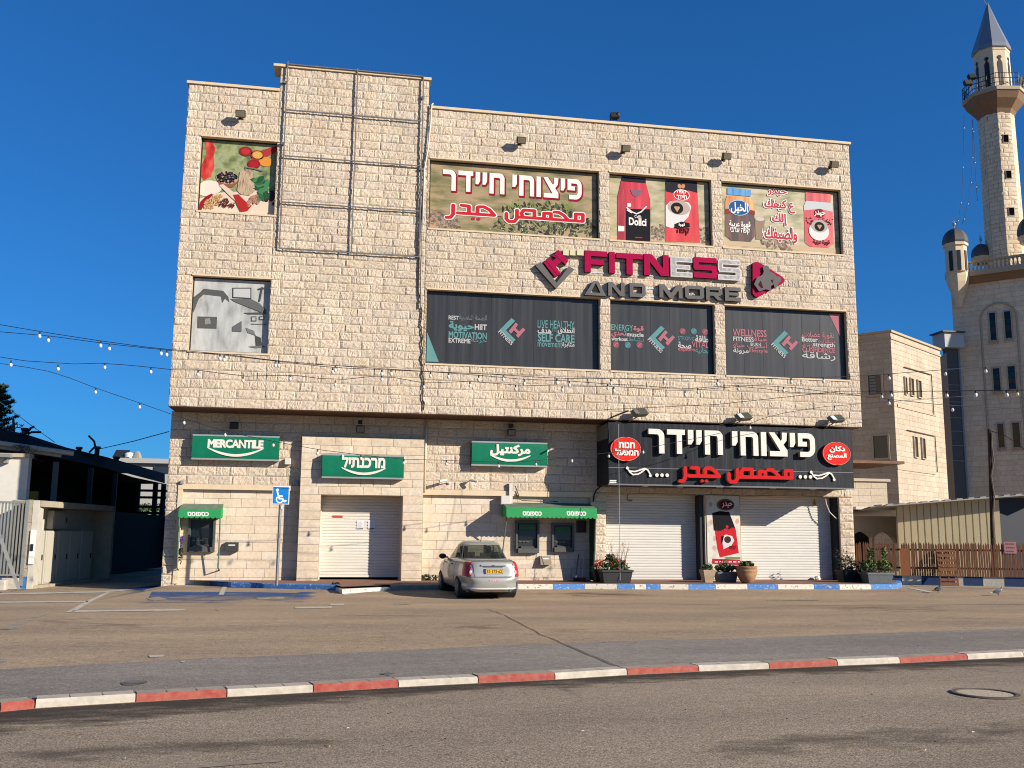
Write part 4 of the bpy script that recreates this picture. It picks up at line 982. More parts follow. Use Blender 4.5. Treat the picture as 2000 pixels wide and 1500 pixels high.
def logo(t, cx, cy):
    q = lambda pts: PX([(cx+x, cy+y) for x, y in pts])
    pr('logo_bracket', [q([(-2,-27),(5,-21),(-13,-3),(6,16),(-1,21),(-26,-3)])], 2, TL, t)
    pr_raw('logo_letter', [ccw(q([(6,-18),(11,-14),(-3,4),(-8,-1)])), ccw(q([(20,-8),(25,-4),(11,12),(6,7)])), ccw(q([(-1,-6),(3,-10),(15,1),(11,5)]))], 3, PK, t)
    A = fit(glyphs('FITNESS', .02), 0, 1, 0, 1)
    o0 = np.array(U(cx-29,cy+1,REC)); e1 = np.array(U(cx-3,cy+27,REC))-o0; e2 = np.array(U(cx-26,cy-3,REC))-o0; e2 = np.array([.09,.09])
    pr_raw('lettering', [o0+L[:,:1]*e1+L[:,1:]*e2 for L in A], 3, WT, t)
gA = gym(OPS[3], 'wide dark window film with a teal corner wedge and pale fitness words')
pr('corner_wedge', [PX([(833,646),(833,706),(857,707)])], 2, TL, gA)
words(gA, [('REST',(876,624),(896,617),WT,.03),(arab('الصحة النفسية'),(896,626),(951,616),ink(120,130,132),.0),(arab('حيوية'),(876,646),(926,629),TL,.04),('HIIT',(927,644),(951,634),WT,.03),('MOTIVATION',(876,660),(951,650),TL,.035),('EXTREME',(876,669),(919,662),WT,.03),(arab('حركة'),(920,670),(951,661),TL,.0),
    ('LIVE HEALTHY',(1050,640),(1122,628),TL,.01),(arab('هدف'),(1050,651),(1077,640),WT,.03),('FIT',(1078,648),(1088,642),TL,.0),(arab('انطلاق'),(1089,652),(1122,640),WT,.03),('SELF CARE',(1050,667),(1122,654),TL,.03),('movement',(1050,677),(1098,669),TL,.01),(arab('مثابرة'),(1098,679),(1122,668),WT,.02)])
logo(gA, 1001, 648)
gB = gym(OPS[4], 'narrow dark window film with energy words and small round pictures')
words(gB, [('ENERGY',(1194,645),(1236,635),TL,.015),(arab('قوة'),(1237,648),(1257,637),PK,.04),(arab('تحدي'),(1194,660),(1223,647),PK,.03),('muscle',(1224,657),(1257,650),WT,.03),('workout',(1194,665),(1226,659),WT,.03),(arab('نشاط'),(1227,666),(1257,659),TL,.0),
    ('STRONG',(1324,664),(1356,658),TL,.0),(arab('طاقة'),(1358,668),(1384,656),WT,.03),(arab('صحة'),(1324,680),(1350,668),WT,.03),('VITAL',(1351,678),(1384,668),PK,.015),('explore',(1324,687),(1357,679),PK,.02),(arab('يجابية'),(1358,691),(1384,679),TL,.0)])
for x,y,m in [(1203,673,PK),(1226,674,TL),(1249,674,PK),(1333,647,PK),(1355,647,TL),(1377,648,PK)]:
    pr('printed_disc', [ell(*U(x,y,REC), .115, .115, 20)], 2, ink(150,88,100) if m is PK else ink(84,128,130), gB)
    pr_raw('printed_mark', strokes([[U(x-3,y+3,REC),U(x,y-1,REC),U(x+3,y-3,REC)]], .035), 3, m, gB)
logo(gB, 1293, 663)
gC = gym(OPS[5], 'dark window film with a pink corner wedge and wellness words')
pr('corner_wedge', [PX([(1619,613),(1641,614),(1641,659)])], 2, PK, gC)
words(gC, [('WELLNESS',(1431,656),(1497,645),PK,.03),('FITNESS',(1432,666),(1472,659),WT,.025),(arab('حياة'),(1473,668),(1498,658),PK,.02),(arab('أسلوب حياة'),(1432,680),(1498,669),PK,.01),('BURN',(1466,676),(1486,670),WT,.025),(arab('مرونة'),(1432,691),(1462,680),WT,.02),('lifestyle',(1463,690),(1499,682),PK,.015),
    (arab('تقوية عضلات'),(1566,660),(1629,650),PK,.02),('Better',(1566,667),(1597,659),WT,.025),(arab('سعادة'),(1598,669),(1630,662),PK,.0),(arab('ثقة'),(1567,679),(1588,670),PK,.0),('strength',(1588,679),(1630,670),WT,.03),('CONFIDENCE',(1567,687),(1630,680),PK,.03),(arab('رشاقة'),(1567,703),(1631,689),WT,.01)])
logo(gC, 1534, 673)

# ================================================================ signs on the wall
# raised gym letters
m_mag, m_magS = mat('magenta_letter_face', C(166,16,68,.8), .7, var=.05, spec=.06), mat('magenta_letter_side', C(90,20,44,.5), .7, spec=.1)
m_gry, m_gryS = mat('grey_letter_face', C(116,113,110,.66), .7, var=.05, spec=.08), mat('grey_letter_side', C(60,56,56,.5), .5)
m_tin = mat('bare_white_letter', C(214,210,206,.72), .45, var=.16, vscale=9)
gs = thing('wall_sign', 'raised magenta and grey gym lettering with logo fixed on stone above dark windows', 'wall sign', (U(1290,590)[0], 0, U(1290,590)[1]))
DEP, FR = .13, -.16
def wide(ch):
    t = .25; h = 1.0
    D = {'F':(1.05,[rect(0,t*1.15,0,1),rect(0,1.05,1-t,1),rect(0,.9,.36,.36+t*.95)]), 'I':(.3,[rect(0,t*1.15,0,1)]), 'T':(1.2,[rect(0,1.2,1-t,1),rect(.46,.46+t*1.15,0,1)]),
         'N':(1.15,[rect(0,t*1.1,0,1),rect(1.15-t*1.1,1.15,0,1),[(0,1),(t*1.5,1),(1.15,0),(1.15-t*1.5,0)]]), 'E':(1.05,[rect(0,t*1.15,0,1),rect(0,1.05,1-t,1),rect(0,1.05,0,t),rect(0,.95,.5-t*.45,.5+t*.45)]),
         'S':(1.1,[rect(.04,1.1,1-t,1),rect(0,t,.45,.93),rect(.04,1.06,.5-t*.48,.5+t*.48),rect(1.1-t,1.1,.07,.55),rect(0,1.06,0,t)])}
    return D[ch]
px_fit = {'F':(1142,1186,490,532),'I':(1190,1201,492,533),'T':(1204,1255,495,536),'N':(1258,1306,497,538),'E':(1310,1352,502,541),'S':(1355,1400,503,543),'s':(1403,1446,507,547)}
for ch, (a,b,c,d) in px_fit.items():
    wd, L = wide(ch.upper()); (xa,za),(xb,zb) = U(a,(c+d)/2+ (d-c)/2-1,FR), U(b,c+1,FR)
    za, zb = U((a+b)/2,d,FR)[1], U((a+b)/2,c,FR)[1]
    A = fit([ccw(q) for q in L], xa, xb, za, zb)
    lt_ = plate('letter', A, FR+DEP, DEP, m_tin if ch in 'Es' else m_mag, gs, m_tin if ch in 'Es' else m_magS)
    if ch in 'Es':
        cen = np.concatenate(A).mean(0); plate('open_inside', [thicken(L, -.035) for L in A if np.ptp(L[:,0]) > .1 and np.ptp(L[:,1]) > .1], FR-.002, 0, mat('grey_letter_inside', C(150,146,142,.6), .7, col2=C(206,202,198,.7), vscale=6), lt_)
AM = {'A':(1142,1184,549,577),'N':(1188,1220,551,578),'D':(1230,1261,553,580),'M':(1288,1333,556,582),'O':(1338,1375,558,584),'R':(1379,1411,560,586),'E':(1416,1447,561,588)}
def slim(ch):
    t = .26
    D = {'A':[[(0,0),(.3,0),(.78,.86),(1.2,0),(1.5,0),(.96,1),(.6,1)],rect(.3,1.2,.0,.2)],'N':[rect(0,.3,0,1),rect(1.0,1.3,0,1),[(0,1),(.36,1),(1.3,0),(.94,0)]],
         'D':[rect(0,.3,0,1),rect(0,1.1,1-t,1),rect(0,1.1,0,t),rect(1.0,1.3,.16,.84),[(1.05,1),(1.3,.8),(1.1,.7)],[(1.05,0),(1.1,.3),(1.3,.2)]],
         'M':[rect(0,.3,0,1),rect(1.5,1.8,0,1),[(0,1),(.42,1),(.95,.3),(.95,0),(.78,0)],[(1.8,1),(1.38,1),(.85,.3),(.85,0),(1.02,0)]],
         'O':[rect(.18,1.2,1-t,1),rect(.18,1.2,0,t),rect(0,.3,.16,.84),rect(1.08,1.38,.16,.84),[(0,.84),(.18,1),(.3,.7)],[(1.38,.84),(1.2,1),(1.08,.7)],[(0,.16),(.3,.3),(.18,0)],[(1.38,.16),(1.08,.3),(1.2,0)]],
         'R':[rect(0,.3,0,1),rect(0,1.15,1-t,1),rect(0,1.15,.32,.32+t),rect(1.0,1.3,.42,.88),[(.5,.4),(.9,.4),(1.3,0),(.92,0)]],'E':[rect(0,.3,0,1),rect(0,1.2,1-t,1),rect(0,1.2,0,t),rect(0,1.05,.4,.62)]}
    return D[ch]
for ch, (a,b,c,d) in AM.items():
    mx = (a+b)/2; A = fit([ccw(q) for q in slim(ch)], U(a,(c+d)/2,FR)[0], U(b,(c+d)/2,FR)[0], U(mx,d,FR)[1], U(mx,c,FR)[1])
    plate('letter', A, FR+DEP, DEP, m_gry, gs, m_gryS)
FP = lambda pts: ccw([U(x, y, FR) for x, y in pts])
plate('logo_bracket', [FP([(1046,519),(1056,511),(1087,552),(1111,520),(1122,526),(1086,564)])], FR+DEP, DEP, m_gry, gs, m_gryS)
plate('logo_letter', [FP([(1062,513),(1074,503),(1096,535),(1084,541)]), FP([(1078,500),(1092,490),(1110,508),(1107,514),(1096,508)]), FP([(1072,516),(1096,496),(1103,505),(1080,526)]), FP([(1084,492),(1091,488),(1110,510),(1104,518)])], FR+DEP, DEP, m_mag, gs, m_magS)
plate('logo_seam', strokes([[U(1067,510,FR),U(1090,539,FR)]], .02), FR-.002, 0, m_magS, gs); plate('logo_seam', strokes([[U(1083,497,FR),U(1105,518,FR)]], .02), FR-.002, 0, m_magS, gs)
for a,b in ((1100,1111),(1113,1124),(1127,1140)): plate('ledge_block', [FP([(a,487),(b,487),(b,499),(a,498)])], FR+.13, .13, mat('cream_block', C(222,214,170,.7), .5), gs)
plate('logo_triangle', [FP([(1470,514),(1476,511),(1484,513),(1529,541),(1533,547),(1530,553),(1482,580),(1475,579),(1470,573)])], FR+DEP, DEP, m_mag, gs, m_magS)
plate('logo_figure', [FP([(1488,522),(1495,519),(1501,523),(1501,531),(1512,536),(1516,545),(1519,545),(1522,549),(1515,562),(1512,566),(1509,556),(1504,560),(1505,568),(1494,566),(1481,570),(1471,556),(1477,543),(1487,538),(1490,532)]), ccw(ell(*U(1517,547,FR), .14, .12))], FR-.045, .03, m_gry, gs, m_gryS)
plate('logo_figure_gap', [FP([(1479,557),(1484,549),(1489,563),(1485,564)]), FP([(1503,548),(1509,547),(1507,555)])], FR-.077, 0, m_magS, gs)
for (a, b) in [((1150,527),(1300,541)),((1150,570),(1262,577)),((1262,560),(1330,566)),((1262,576),(1340,582))]:
    r_ = MB(); (xa,za),(xb,zb) = U(*a,FR), U(*b,FR); r_.box(xa,xb,-.03,-.004,(za+zb)/2-.02,(za+zb)/2+.02); r_.build('mounting_rail', m_tin, gs)
sp_ = MB()
for x, y in [(1165,520),(1230,520),(1290,525),(1330,530),(1380,530),(1430,535),(1165,570),(1210,570),(1310,575),(1355,576),(1395,578),(1430,580),(1070,530),(1100,530),(1480,540),(1500,560)]:
    X,Z = U(x,y,0); sp_.box(X-.02,X+.02,FR+DEP-.01,.0,Z-.02,Z+.02)
sp_.build('spacer', m_tin, gs)

# big black shop sign
YF = -.08
sx0, sx1 = 9.165, 18.20; sz1, sz0 = .5*(U(1188,825,YF)[1]+U(1664,838,YF)[1]), .5*(U(1188,948,YF)[1]+U(1664,953,YF)[1])
bs = thing('shop_sign', 'large black box sign with white Hebrew letters and red Arabic letters over two shutters', 'shop sign', ((sx0+sx1)/2, YF, sz0))
m_blk2 = mat('streaked_black_panel', C(27,29,34,.7), .5, spec=.2, col2=C(62,66,74,.68), vscale=2.2, stretch=(4.5,1,.28), detail=7)
m_blk2.node_tree.nodes['Color Ramp'].color_ramp.elements[0].position = .45; m_blk2.node_tree.nodes['Color Ramp'].color_ramp.elements[1].position = .75
mb = MB(); mb.box(sx0,sx1,YF,YW-.01,sz0,sz1); mb.build('sign_box', m_blk2, bs, bevel=.012)
mb = MB(); zz = sz0+.27*(sz1-sz0); mb.box(sx0+.01,sx1-.01,YF-.004,YF+.01,zz-.012,zz+.012); mb.box(sx0,sx1,YF-.012,YF,sz0-.02,sz0+.03); mb.build('trim_strip', mat('grey_sign_trim', C(130,130,134,.6), .4), bs)
mb = MB(); mb.box(sx0-.006,sx0,YF+.05,YW-.02,sz1-.55,sz1-.04); mb.build('side_panel', mat('grey_side_panel', C(150,140,126,.6), .6), bs)
m_ivory, m_ivoryS = mat('ivory_letter_face', C(236,230,216,.74), .5, var=.06, vscale=4), mat('ivory_letter_side', C(196,182,160,.55), .6)
LF = YF-.16
za, zb = U(1430,889,LF)[1], U(1430,842,LF)[1]
xa, xb = U(1267,865,LF)[0], U(1592,870,LF)[0]
AA = fit(allh, xa, xb, za, zb); i_ = 0
for l in blk:
    plate('letter', AA[i_:i_+len(l)], YF-.01, .15, m_ivory, bs, m_ivoryS); i_ += len(l)
m_redL, m_redLS = mat('red_letter_face', C(206,30,34,.78), .65, var=.05, spec=.1), mat('red_letter_side', C(222,150,120,.6), .6)
arw = fit(arabic_blocks(.25), U(1325,930,LF)[0], U(1550,930,LF)[0], U(1440,945,LF)[1], U(1440,912,LF)[1])
plate('letter', arw, YF-.01, .15, m_redL, bs, m_redLS)
m_oval, m_rim = mat('red_oval_face', C(228,44,38,.8), .65, spec=.1), mat('pale_rim', C(226,150,130,.7), .5)
for (cx, cy, l1, l2, s1, s2) in [(1222,877,'חנות','המפעל',((1208,875),(1240,864)),((1201,889),(1247,877))), (1634,886,'دكان','المصنع',((1620,884),(1650,871)),((1616,898),(1653,885)))]:
    c = U(cx, cy, YF-.12); ov = plate('oval_plate', [ccw(ell(*c, .52, .40, 40))], YF-.01, .11, m_oval, bs, m_oval)
    rimv = MB(); e_ = ell(*c, .525, .405, 40); rimv.tube([(x, YF-.122, z) for x, z in e_+[e_[0]]], .012, 6, cap=False); rimv.build('oval_rim', m_rim, ov)
    for s_, (a, b) in ((l1, s1), (l2, s2)):
        q = heb(s_) if cx < 1400 else arab(s_); plate('lettering', fitpx(glyphs(q, .05), a, b, YF-.13), YF-.121, .02, m_ivory, ov)
def curl(cx, cy, flip):
    P = [(-23,-7),(-18,1),(-12,6),(-2,5),(5,1),(11,-4)]; Q = [(-19,-1),(-8,0),(2,-3),(11,-6),(17,-3),(21,4),(22,8)]
    return strokes([[U(cx+x, cy+y, YF-.04) for x, y in q] for q in (P, Q)], .05)+[ccw(ell(*U(cx-23,cy-7,YF-.04),.05,.05,12)), ccw(ell(*U(cx+22,cy+8,YF-.04),.05,.05,12))]
for cx, cy, ds in ((1248,921,(1283,1293,1303)), (1607,929,(1563,1573,1583))):
    plate('scroll_ornament', curl(cx, cy, 1), YF-.01, .05, m_ivory, bs)
    for x in ds: plate('dot', [ccw(ell(*U(x, 928+(x-1290)*.012, YF-.05), .062, .062, 16))], YF-.01, .05, m_ivory, bs)
plate('maker_plate', [ccw([U(*p, YF-.01) for p in [(1191,937.5),(1204,937.5),(1204,940),(1191,940)]]), ccw([U(*p, YF-.01) for p in [(1190.5,941),(1204,941),(1204,943.5),(1190.5,943.5)]])], YF-.003, 0, W_, bs)
dl = MB()
for x in (1262,1330,1408,1512,1590): X = U(x,950,.3)[0]; dl.lathe([(.11,-.012),(.12,.02)], (X,.4,sz0-.02), 14)
dl.build('downlight', mat('pale_glass', C(216,210,196,.75), .3), bs)

# three green bank signs
m_grn = mat('green_sign_face', C(14,118,86,.76), .45, var=.12, vscale=2.5, spec=.2); m_sil = mat('silver_sign_trim', C(196,198,192,.6), .35, metal=.3)
def smile(x0, x1, zt, zb, th):
    n = 18; o = []; i = []
    for k in range(n+1):
        t = k/n*2-1; x = x0+(x1-x0)*k/n; o.append((x, zb+(zt-zb)*t*t)); i.append((x, zb+(zt-zb)*t*t + th*(1-.62*abs(t)**3)))
    return ccw(o+i[::-1])
def bank_sign(px, Y, dep, label, loops, tb, sb):
    (a, b, c, d) = px; Yf = Y-dep; x0, x1 = U(a, (c+d)/2, Yf)[0], U(b, (c+d)/2, Yf)[0]; mx = (a+b)/2; z0, z1 = U(mx, d, Yf)[1], U(mx, c, Yf)[1]
    t = thing('bank_sign', label, 'bank sign', ((x0+x1)/2, Yf, z0), 0, 'green bank signs on the ground floor wall')
    mb = MB(); n = 12; h = z1-z0       # face bulges slightly
    P = [(Yf-.035*math.sin(PI*i/n)**.7, z0+.05+(h-.1)*i/n) for i in range(n+1)]
    vs = []
    for y, z in P: vs += [(x0+.004,y,z),(x1-.004,y,z)]
    mb.add(vs, [(2*i,2*i+1,2*i+3,2*i+2) for i in range(n)]); mb.build('sign_face', m_grn, t, smooth=True, fix=False)
    mb = MB(); mb.box(x0,x1,Yf-.012,Y-.02,z0,z0+.052).box(x0,x1,Yf-.012,Y-.02,z1-.052,z1); mb.build('edge_trim', m_sil, t)
    mb = MB(); mb.box(x0,x1,Yf+.006,Y-.02,z0+.053,z1-.053); mb.build('sign_box', mat('dark_green_box', C(16,70,56,.6), .5), t)
    yf = Yf-.045
    plate('lettering', fitpx(loops, tb[0], tb[1], yf), yf+.02, .022, m_ivory, t)
    A, B = U(*sb[0], yf), U(*sb[1], yf); plate('smile_mark', [smile(A[0], B[0], max(A[1],B[1]), U((sb[0][0]+sb[1][0])/2, sb[2], yf)[1], .085)], yf+.02, .022, m_ivory, t)
    return t
bank_sign((375,545,850,899), YW, .30, 'green bank sign reading MERCANTILE above the small cash machine', glyphs('MERCANTILE', .055, .92), ((405,874),(515,860)), ((404,875),(515,877),892))
bank_sign((629,789,888,935), YB, .26, 'green bank sign with Hebrew lettering above the entrance shutter', glyphs(heb('מרכנתיל'), .045), ((667,913),(753,890)), ((667,914),(753,916),928))
bank_sign((921,1069,863,911), YW, .30, 'green bank sign with Arabic lettering above the parked car', glyphs(arab('مركنتيل'), .055), ((957,890),(1036,869)), ((957,889),(1036,892),902))

# steel grid left from a removed sign, on the raised wall
sg = thing('steel_frame', 'empty rusty grey steel grid frame standing off the raised wall', 'steel frame', (3*0+U(690,490)[0], -.12, U(690,497)[1]))
m_stl = mat('weathered_steel', C(134,130,128,.66), .55, metal=.4, var=.3, vscale=6)
YFm = -.10
corner = {}
vx = [[(562,122),(546,485)], [(697,137),(688,495)], [(826,152),(820,503)]]
for a, b in vx:
    mb = MB(); A, B = U(*a, YFm), U(*b, YFm); mb.box((A[0]+B[0])/2-.019,(A[0]+B[0])/2+.019,YFm-.019,YFm+.019,B[1],A[1]+.05); mb.build('upright', m_stl, sg)
for a, b in [((561,123),(827,151)),((557,211),(823,240)),((553,300),(822,328)),((551,390),(820,417)),((546,484),(820,503))]:
    mb = MB(); A, B = U(*a, YFm), U(*b, YFm); z = (A[1]+B[1])/2; mb.box(A[0],B[0],YFm-.017,YFm+.017,z-.017,z+.017); mb.build('crossbar', m_stl, sg)
tb = MB()
for (x, y) in [(556,160),(552,280),(826,190),(822,330)]: X,Z = U(x,y,YFm); tb.box(X-.06,X+.06,-.11,.0,Z-.04,Z+.04)
tb.build('bracket', m_stl, sg)

# conduit, loose cable along the joint
cp_ = thing('conduit', 'thin white conduit pipe running down the wall beside the raised part', 'pipe', (U(828,800)[0], 0, U(828,800)[1]))
m_pipe = mat('cream_plastic_pipe', C(232,222,200,.72), .5)
mb = MB(); mb.tube([(*[U(x,y,-.09)[0]],-.09,U(x,y,-.09)[1]) for x,y in [(846,202),(843,205),(841,240),(836,290),(829,330),(825,420),(822,520),(822,600)]], .028, 8); mb.build('pipe', m_pipe, cp_, smooth='all')
cb = MB(); cb.tube([(U(x+random.uniform(-2.2,2.2),y,-.05)[0],-.055,U(x,y,-.05)[1]) for x,y in [(822,y) for y in range(600,640,7)]+[(823+(y-640)/40,y) for y in range(640,806,7)]], .022, 6); cb.build('loose_cable', mat('brown_cable', C(84,64,46,.5), .7), cp_)
cb = MB(); cb.tube([(U(x,y,-.03)[0],-.06,U(x,y,-.03)[1]) for x,y in [(834,300),(828,330),(822,430),(818,520),(817,570),(822,590)]], .02, 6); cb.build('loose_cable', MATS['brown_cable'], cp_)
dp = thing('drain_pipe', 'slim cream pipe down the ground floor wall right of the entrance block', 'pipe', (U(829,960,YW-.06)[0], YW-.06, U(829,960,YW-.06)[1]))
mb = MB(); mb.tube([(U(831,900,YW-.06)[0],YW-.06,Z_SOF-.03),(U(829.5,965,YW-.06)[0],YW-.06,U(829,962,YW)[1])], .03, 8); mb.build('pipe', m_pipe, dp, smooth='all')

# floodlights on the upper wall
m_lamp, m_lens = mat('bronze_floodlight', C(84,76,62,.55), .5, metal=.2), mat('floodlight_glass', C(150,140,116,.6), .2, var=.1, coat=.4)
def flood(px, py, Y, label, group, body=m_lamp, lens=m_lens, wdt=.32, hgt=.24, tilt=25, dep=.18, out=.30):
    X, Z = U(px, py, Y-out)
    t = thing('floodlight', label, 'floodlight', (X, Y, Z), 0, group)
    a = rad(tilt); ey = Vector((0, math.cos(a), math.sin(a))); ez = Vector((0, -math.sin(a), math.cos(a)))
    c = Vector((X, Y-out, Z))
    mb = MB(); mb.obox(c, (wdt/2,0,0), ey*dep/2, ez*hgt/2); mb.build('lamp_body', body, t, bevel=.02)
    mb = MB(); mb.obox(c-ey*(dep/2+.004), (wdt/2-.025,0,0), ey*.006, ez*(hgt/2-.025)); mb.build('lens', lens, t)
    mb = MB(); mb.obox((X,Y-out/2+.02,Z-.02),(.03,0,0),(0,out/2-.02,0),(0,0,.03)); mb.box(X-.07,X+.07,Y-.03,Y,Z-.09,Z+.05); mb.build('bracket', body, t)
    return t
flood(470,222,0,'bronze floodlight on the left wall above the spice banner','bronze floodlights on the upper wall')
flood(1018,274,0,'bronze floodlight above the wide coffee field banner','bronze floodlights on the upper wall')
flood(1222,290,0,'bronze floodlight above the banner with two coffee bags','bronze floodlights on the upper wall')
flood(1419,305,0,'bronze floodlight near the gap between coffee bags and jars banners','bronze floodlights on the upper wall')
flood(1629,321,0,'bronze floodlight nearest the right corner of the wall','bronze floodlights on the upper wall')
m_grey_l = mat('grey_lens', C(150,140,124,.6), .3)
for px,py,Y,lb,ln in [(457,831,YW,'black floodlight under the overhang above the MERCANTILE sign',m_blk),(704,838,YB+.2,'black floodlight above the entrance block with wires hanging',m_grey_l),(999,845,YW,'black floodlight above the Arabic bank sign',m_grey_l)]:
    t = flood(px,py,Y,lb,'black floodlights under the overhang',m_blk,ln,.28,.24,10,.1,.26)
    if px > 600:
        mb = MB(); X,Z = U(px,py-12,Y-.2); mb.box(X-.08,X+.06,Y-.26,Y-.06,Z-.03,Z+.09); mb.build('junction_box', m_blk, t)
# long-arm floodlights on top of the black sign
m_alum = mat('grey_aluminium', C(126,126,112,.6), .4, metal=.5); m_led = mat('led_glass', C(206,214,204,.7), .15, coat=.5, emit=((1.0,.98,.92), .25))
def armlight(px, py, label, dark=False):
    X, Z = U(px, py, YF-.24); t = thing('floodlight', label, 'floodlight', (X, YF, sz1), 0, 'grey floodlights on arms above the black sign')
    mb = MB(); mb.obox((X,YF-.24,Z),(.20,0,.02),(-.05,.10,.11),(.05,-.055,.05)); mb.build('lamp_body', m_alum, t, bevel=.01)
    for s_ in (-1, 1):
        mb = MB(); mb.obox((X+s_*.085-.04,YF-.24-.06,Z+.052-.02),(.07,0,.007),(-.035,.07,.077),(.0026,-.003,.003)); mb.build('led_panel', m_grey_l if dark else m_led, t)
    mb = MB(); mb.tube([(X-.75,YF+.1,sz1+.02),(X-.1,YF-.2,Z-.1)], .014, 6); mb.tube([(X-.3,YF+.2,sz1+.02),(X-.3,YF-.1,sz1+.04),(X,YF-.22,Z-.1)], .018, 6); mb.build('arm', m_alum, t)
armlight(1249, 806, 'unlit grey floodlight on an arm at the left of the black sign', True)
armlight(1452, 814, 'pale twin floodlight on an arm above the middle of the black sign')
armlight(1633, 818, 'pale twin floodlight on an arm at the right of the black sign')
rp = thing('support_rod', 'long slanting brown rod from the wall top corner of the black sign', 'rod', (U(1200,825,-.5)[0], -.1, sz1))
mb = MB(); A = U(1167,826,.9); B = U(1227,802,-1.0); mb.tube([(A[0],.9,A[1]),(B[0],-1.0,B[1])], .03, 8); mb.build('rod', mat('rusty_rod', C(120,92,66,.6), .7, var=.2), rp)
# thing on the parapet
X, Z = U(1200,238,.2); ra = thing('rooftop_floodlight', 'small black floodlight pair on a stand on the parapet', 'floodlight', (X,.2,ZR))
mb = MB(); mb.box(X-.14,X-.1,.15,.25,ZR-.01,ZR+.26).box(X+.1,X+.14,.15,.25,ZR-.01,ZR+.26).box(X-.14,X+.14,.17,.23,ZR+.18,ZR+.24); mb.build('stand', m_blk, ra)
mb = MB(); mb.obox((X,.15,ZR+.3),(.17,0,.02),(0,.1,-.04),(0,.03,.1)); mb.build('lamp_body', m_blk, ra, bevel=.02); mb = MB(); mb.ball((X+.1,.1,ZR+.33),.09); mb.build('lamp_body', m_blk, ra)
# ================================================================ bank fixtures
m_awn = mat('green_awning_cloth', C(32,158,84,.72), .7, var=.08, vscale=3); m_awnt = mat('dusty_awning_top', C(120,140,118,.6), .8, var=.2, vscale=4)
m_dk = mat('dark_machine_plastic', C(54,58,60,.55), .4); m_dk2 = mat('machine_bezel', C(96,98,96,.6), .45); m_scr = mat('dark_screen', (.008,.009,.011), .15, spec=.6)
m_gsc = mat('green_machine_panel', C(38,110,44,.6), .4); m_metal = mat('dull_metal', C(150,146,138,.6), .4, metal=.6)
YSM = YW+.10
def atm(px0, px1, py0, py1, label, green=True):
    x0, x1 = U(px0,1050,YSM-.1)[0], U(px1,1050,YSM-.1)[0]; z0, z1 = U((px0+px1)/2,py1,YSM-.1)[1], U((px0+px1)/2,py0,YSM-.1)[1]
    t = thing('cash_machine', label, 'cash machine', ((x0+x1)/2, YSM-.12, z0), 0, 'wall cash machines of the bank'); w_, h_ = x1-x0, z1-z0
    mb = MB(); b = .07; y0, y1 = YSM-.14, YSM+.05
    mb.box(x0,x0+b,y0,y1,z0,z1).box(x1-b,x1,y0,y1,z0,z1).box(x0+b,x1-b,y0,y1,z1-b,z1).box(x0+b,x1-b,y0-.05,y1,z0,z0+.16); mb.build('bezel', m_dk2, t, bevel=.006)
    mb = MB(); mb.box(x0+b,x1-b,YSM-.02,YSM+.04,z0+.16,z1-b); mb.build('fascia', m_dk, t)
    mb = MB(); mb.box(x0+b+.04,x1-b-.04,YSM-.035,YSM-.02,z0+h_*.42,z0+h_*.70); mb.build('screen', m_scr, t)
    if green: mb = MB(); mb.box(x0+b+.05,x1-b-.05,YSM-.07,YSM-.02,z1-b-.24,z1-b-.06); mb.build('lit_header', m_gsc, t)
    mb = MB(); mb.obox(((x0+x1)/2,YSM-.10,z0+.20),(w_*.28,0,0),(0,.07,.02),(0,-.004,.014)); mb.build('keypad', m_metal, t)
    mb = MB()
    for k in range(3): mb.box(x0+b+.06+k*.13,x0+b+.15+k*.13,YSM-.05,YSM-.02,z0+h_*.33,z0+h_*.36)
    mb.build('card_slot', m_metal, t); return t
atm(367, 420, 1012, 1078, 'cash machine under the small green awning', False)
atm(1007, 1053, 1017, 1080, 'cash machine under the long green awning, nearer the car')
atm(1078, 1121, 1022, 1078, 'cash machine under the long green awning, nearer the black planter')
def awning(px0, px1, pyt, pyb, label, words_, post=True, out=.95):
    """a box canopy with scalloped valance and side cheeks down to the wall"""
    Yf = YSM-out; x0, x1 = U(px0,pyb,Yf)[0], U(px1,pyb,Yf)[0]; zb = U((px0+px1)/2,pyb-6,Yf)[1]; zt = U((px0+px1)/2,pyt,Yf)[1]; rise = .20
    t = thing('awning', label, 'awning', ((x0+x1)/2, YSM, zb), 0, 'green cash machine awnings')
    mb = MB(); mb.quad((x0,Yf,zt),(x1,Yf,zt),(x1,YSM,zt+rise),(x0,YSM,zt+rise)); mb.quad((x0,Yf,zt-.012),(x0,YSM,zt+rise-.012),(x1,YSM,zt+rise-.012),(x1,Yf,zt-.012)); mb.build('awning_top', m_awnt, t, fix=False)
    n = max(6, int((x1-x0)/.155)); top = [(x0,zt-.003),(x1,zt-.003)]; sc = []
    for k in range(n):
        a = x1-(x1-x0)*k/n; b_ = x1-(x1-x0)*(k+1)/n; sc += [((a+b_)/2+math.cos(q)*(a-b_)/2, zb-math.sin(q)*.055) for q in [0,.6,1.2,1.57,1.95,2.55]]
    sc.append((x0,zb)); plate('valance', [ccw(top[::-1]+[(x0,zb)]+sc[::-1])] if False else [ccw([(x0,zt)]+[(x1,zt)]+sc)], Yf+.01, .012, m_awn, t)
    for x in (x0+.004, x1-.004):
        mb = MB(); P = [(x,Yf+.014,zt-.014),(x,Yf+.014,zb),(x,Yf+.3,zb-.0),(x,YSM,zb),(x,YSM,zt+rise-.014)]; mb.poly(P); mb.build('side_cheek', m_awn, t, fix=False)
    for s_, a, b_ in words_: plate('lettering', fitpx(glyphs(heb(s_), .04), a, b_, Yf-.005), Yf-.004, 0, W_, t)
    return t, x0, x1, zt, zb, Yf
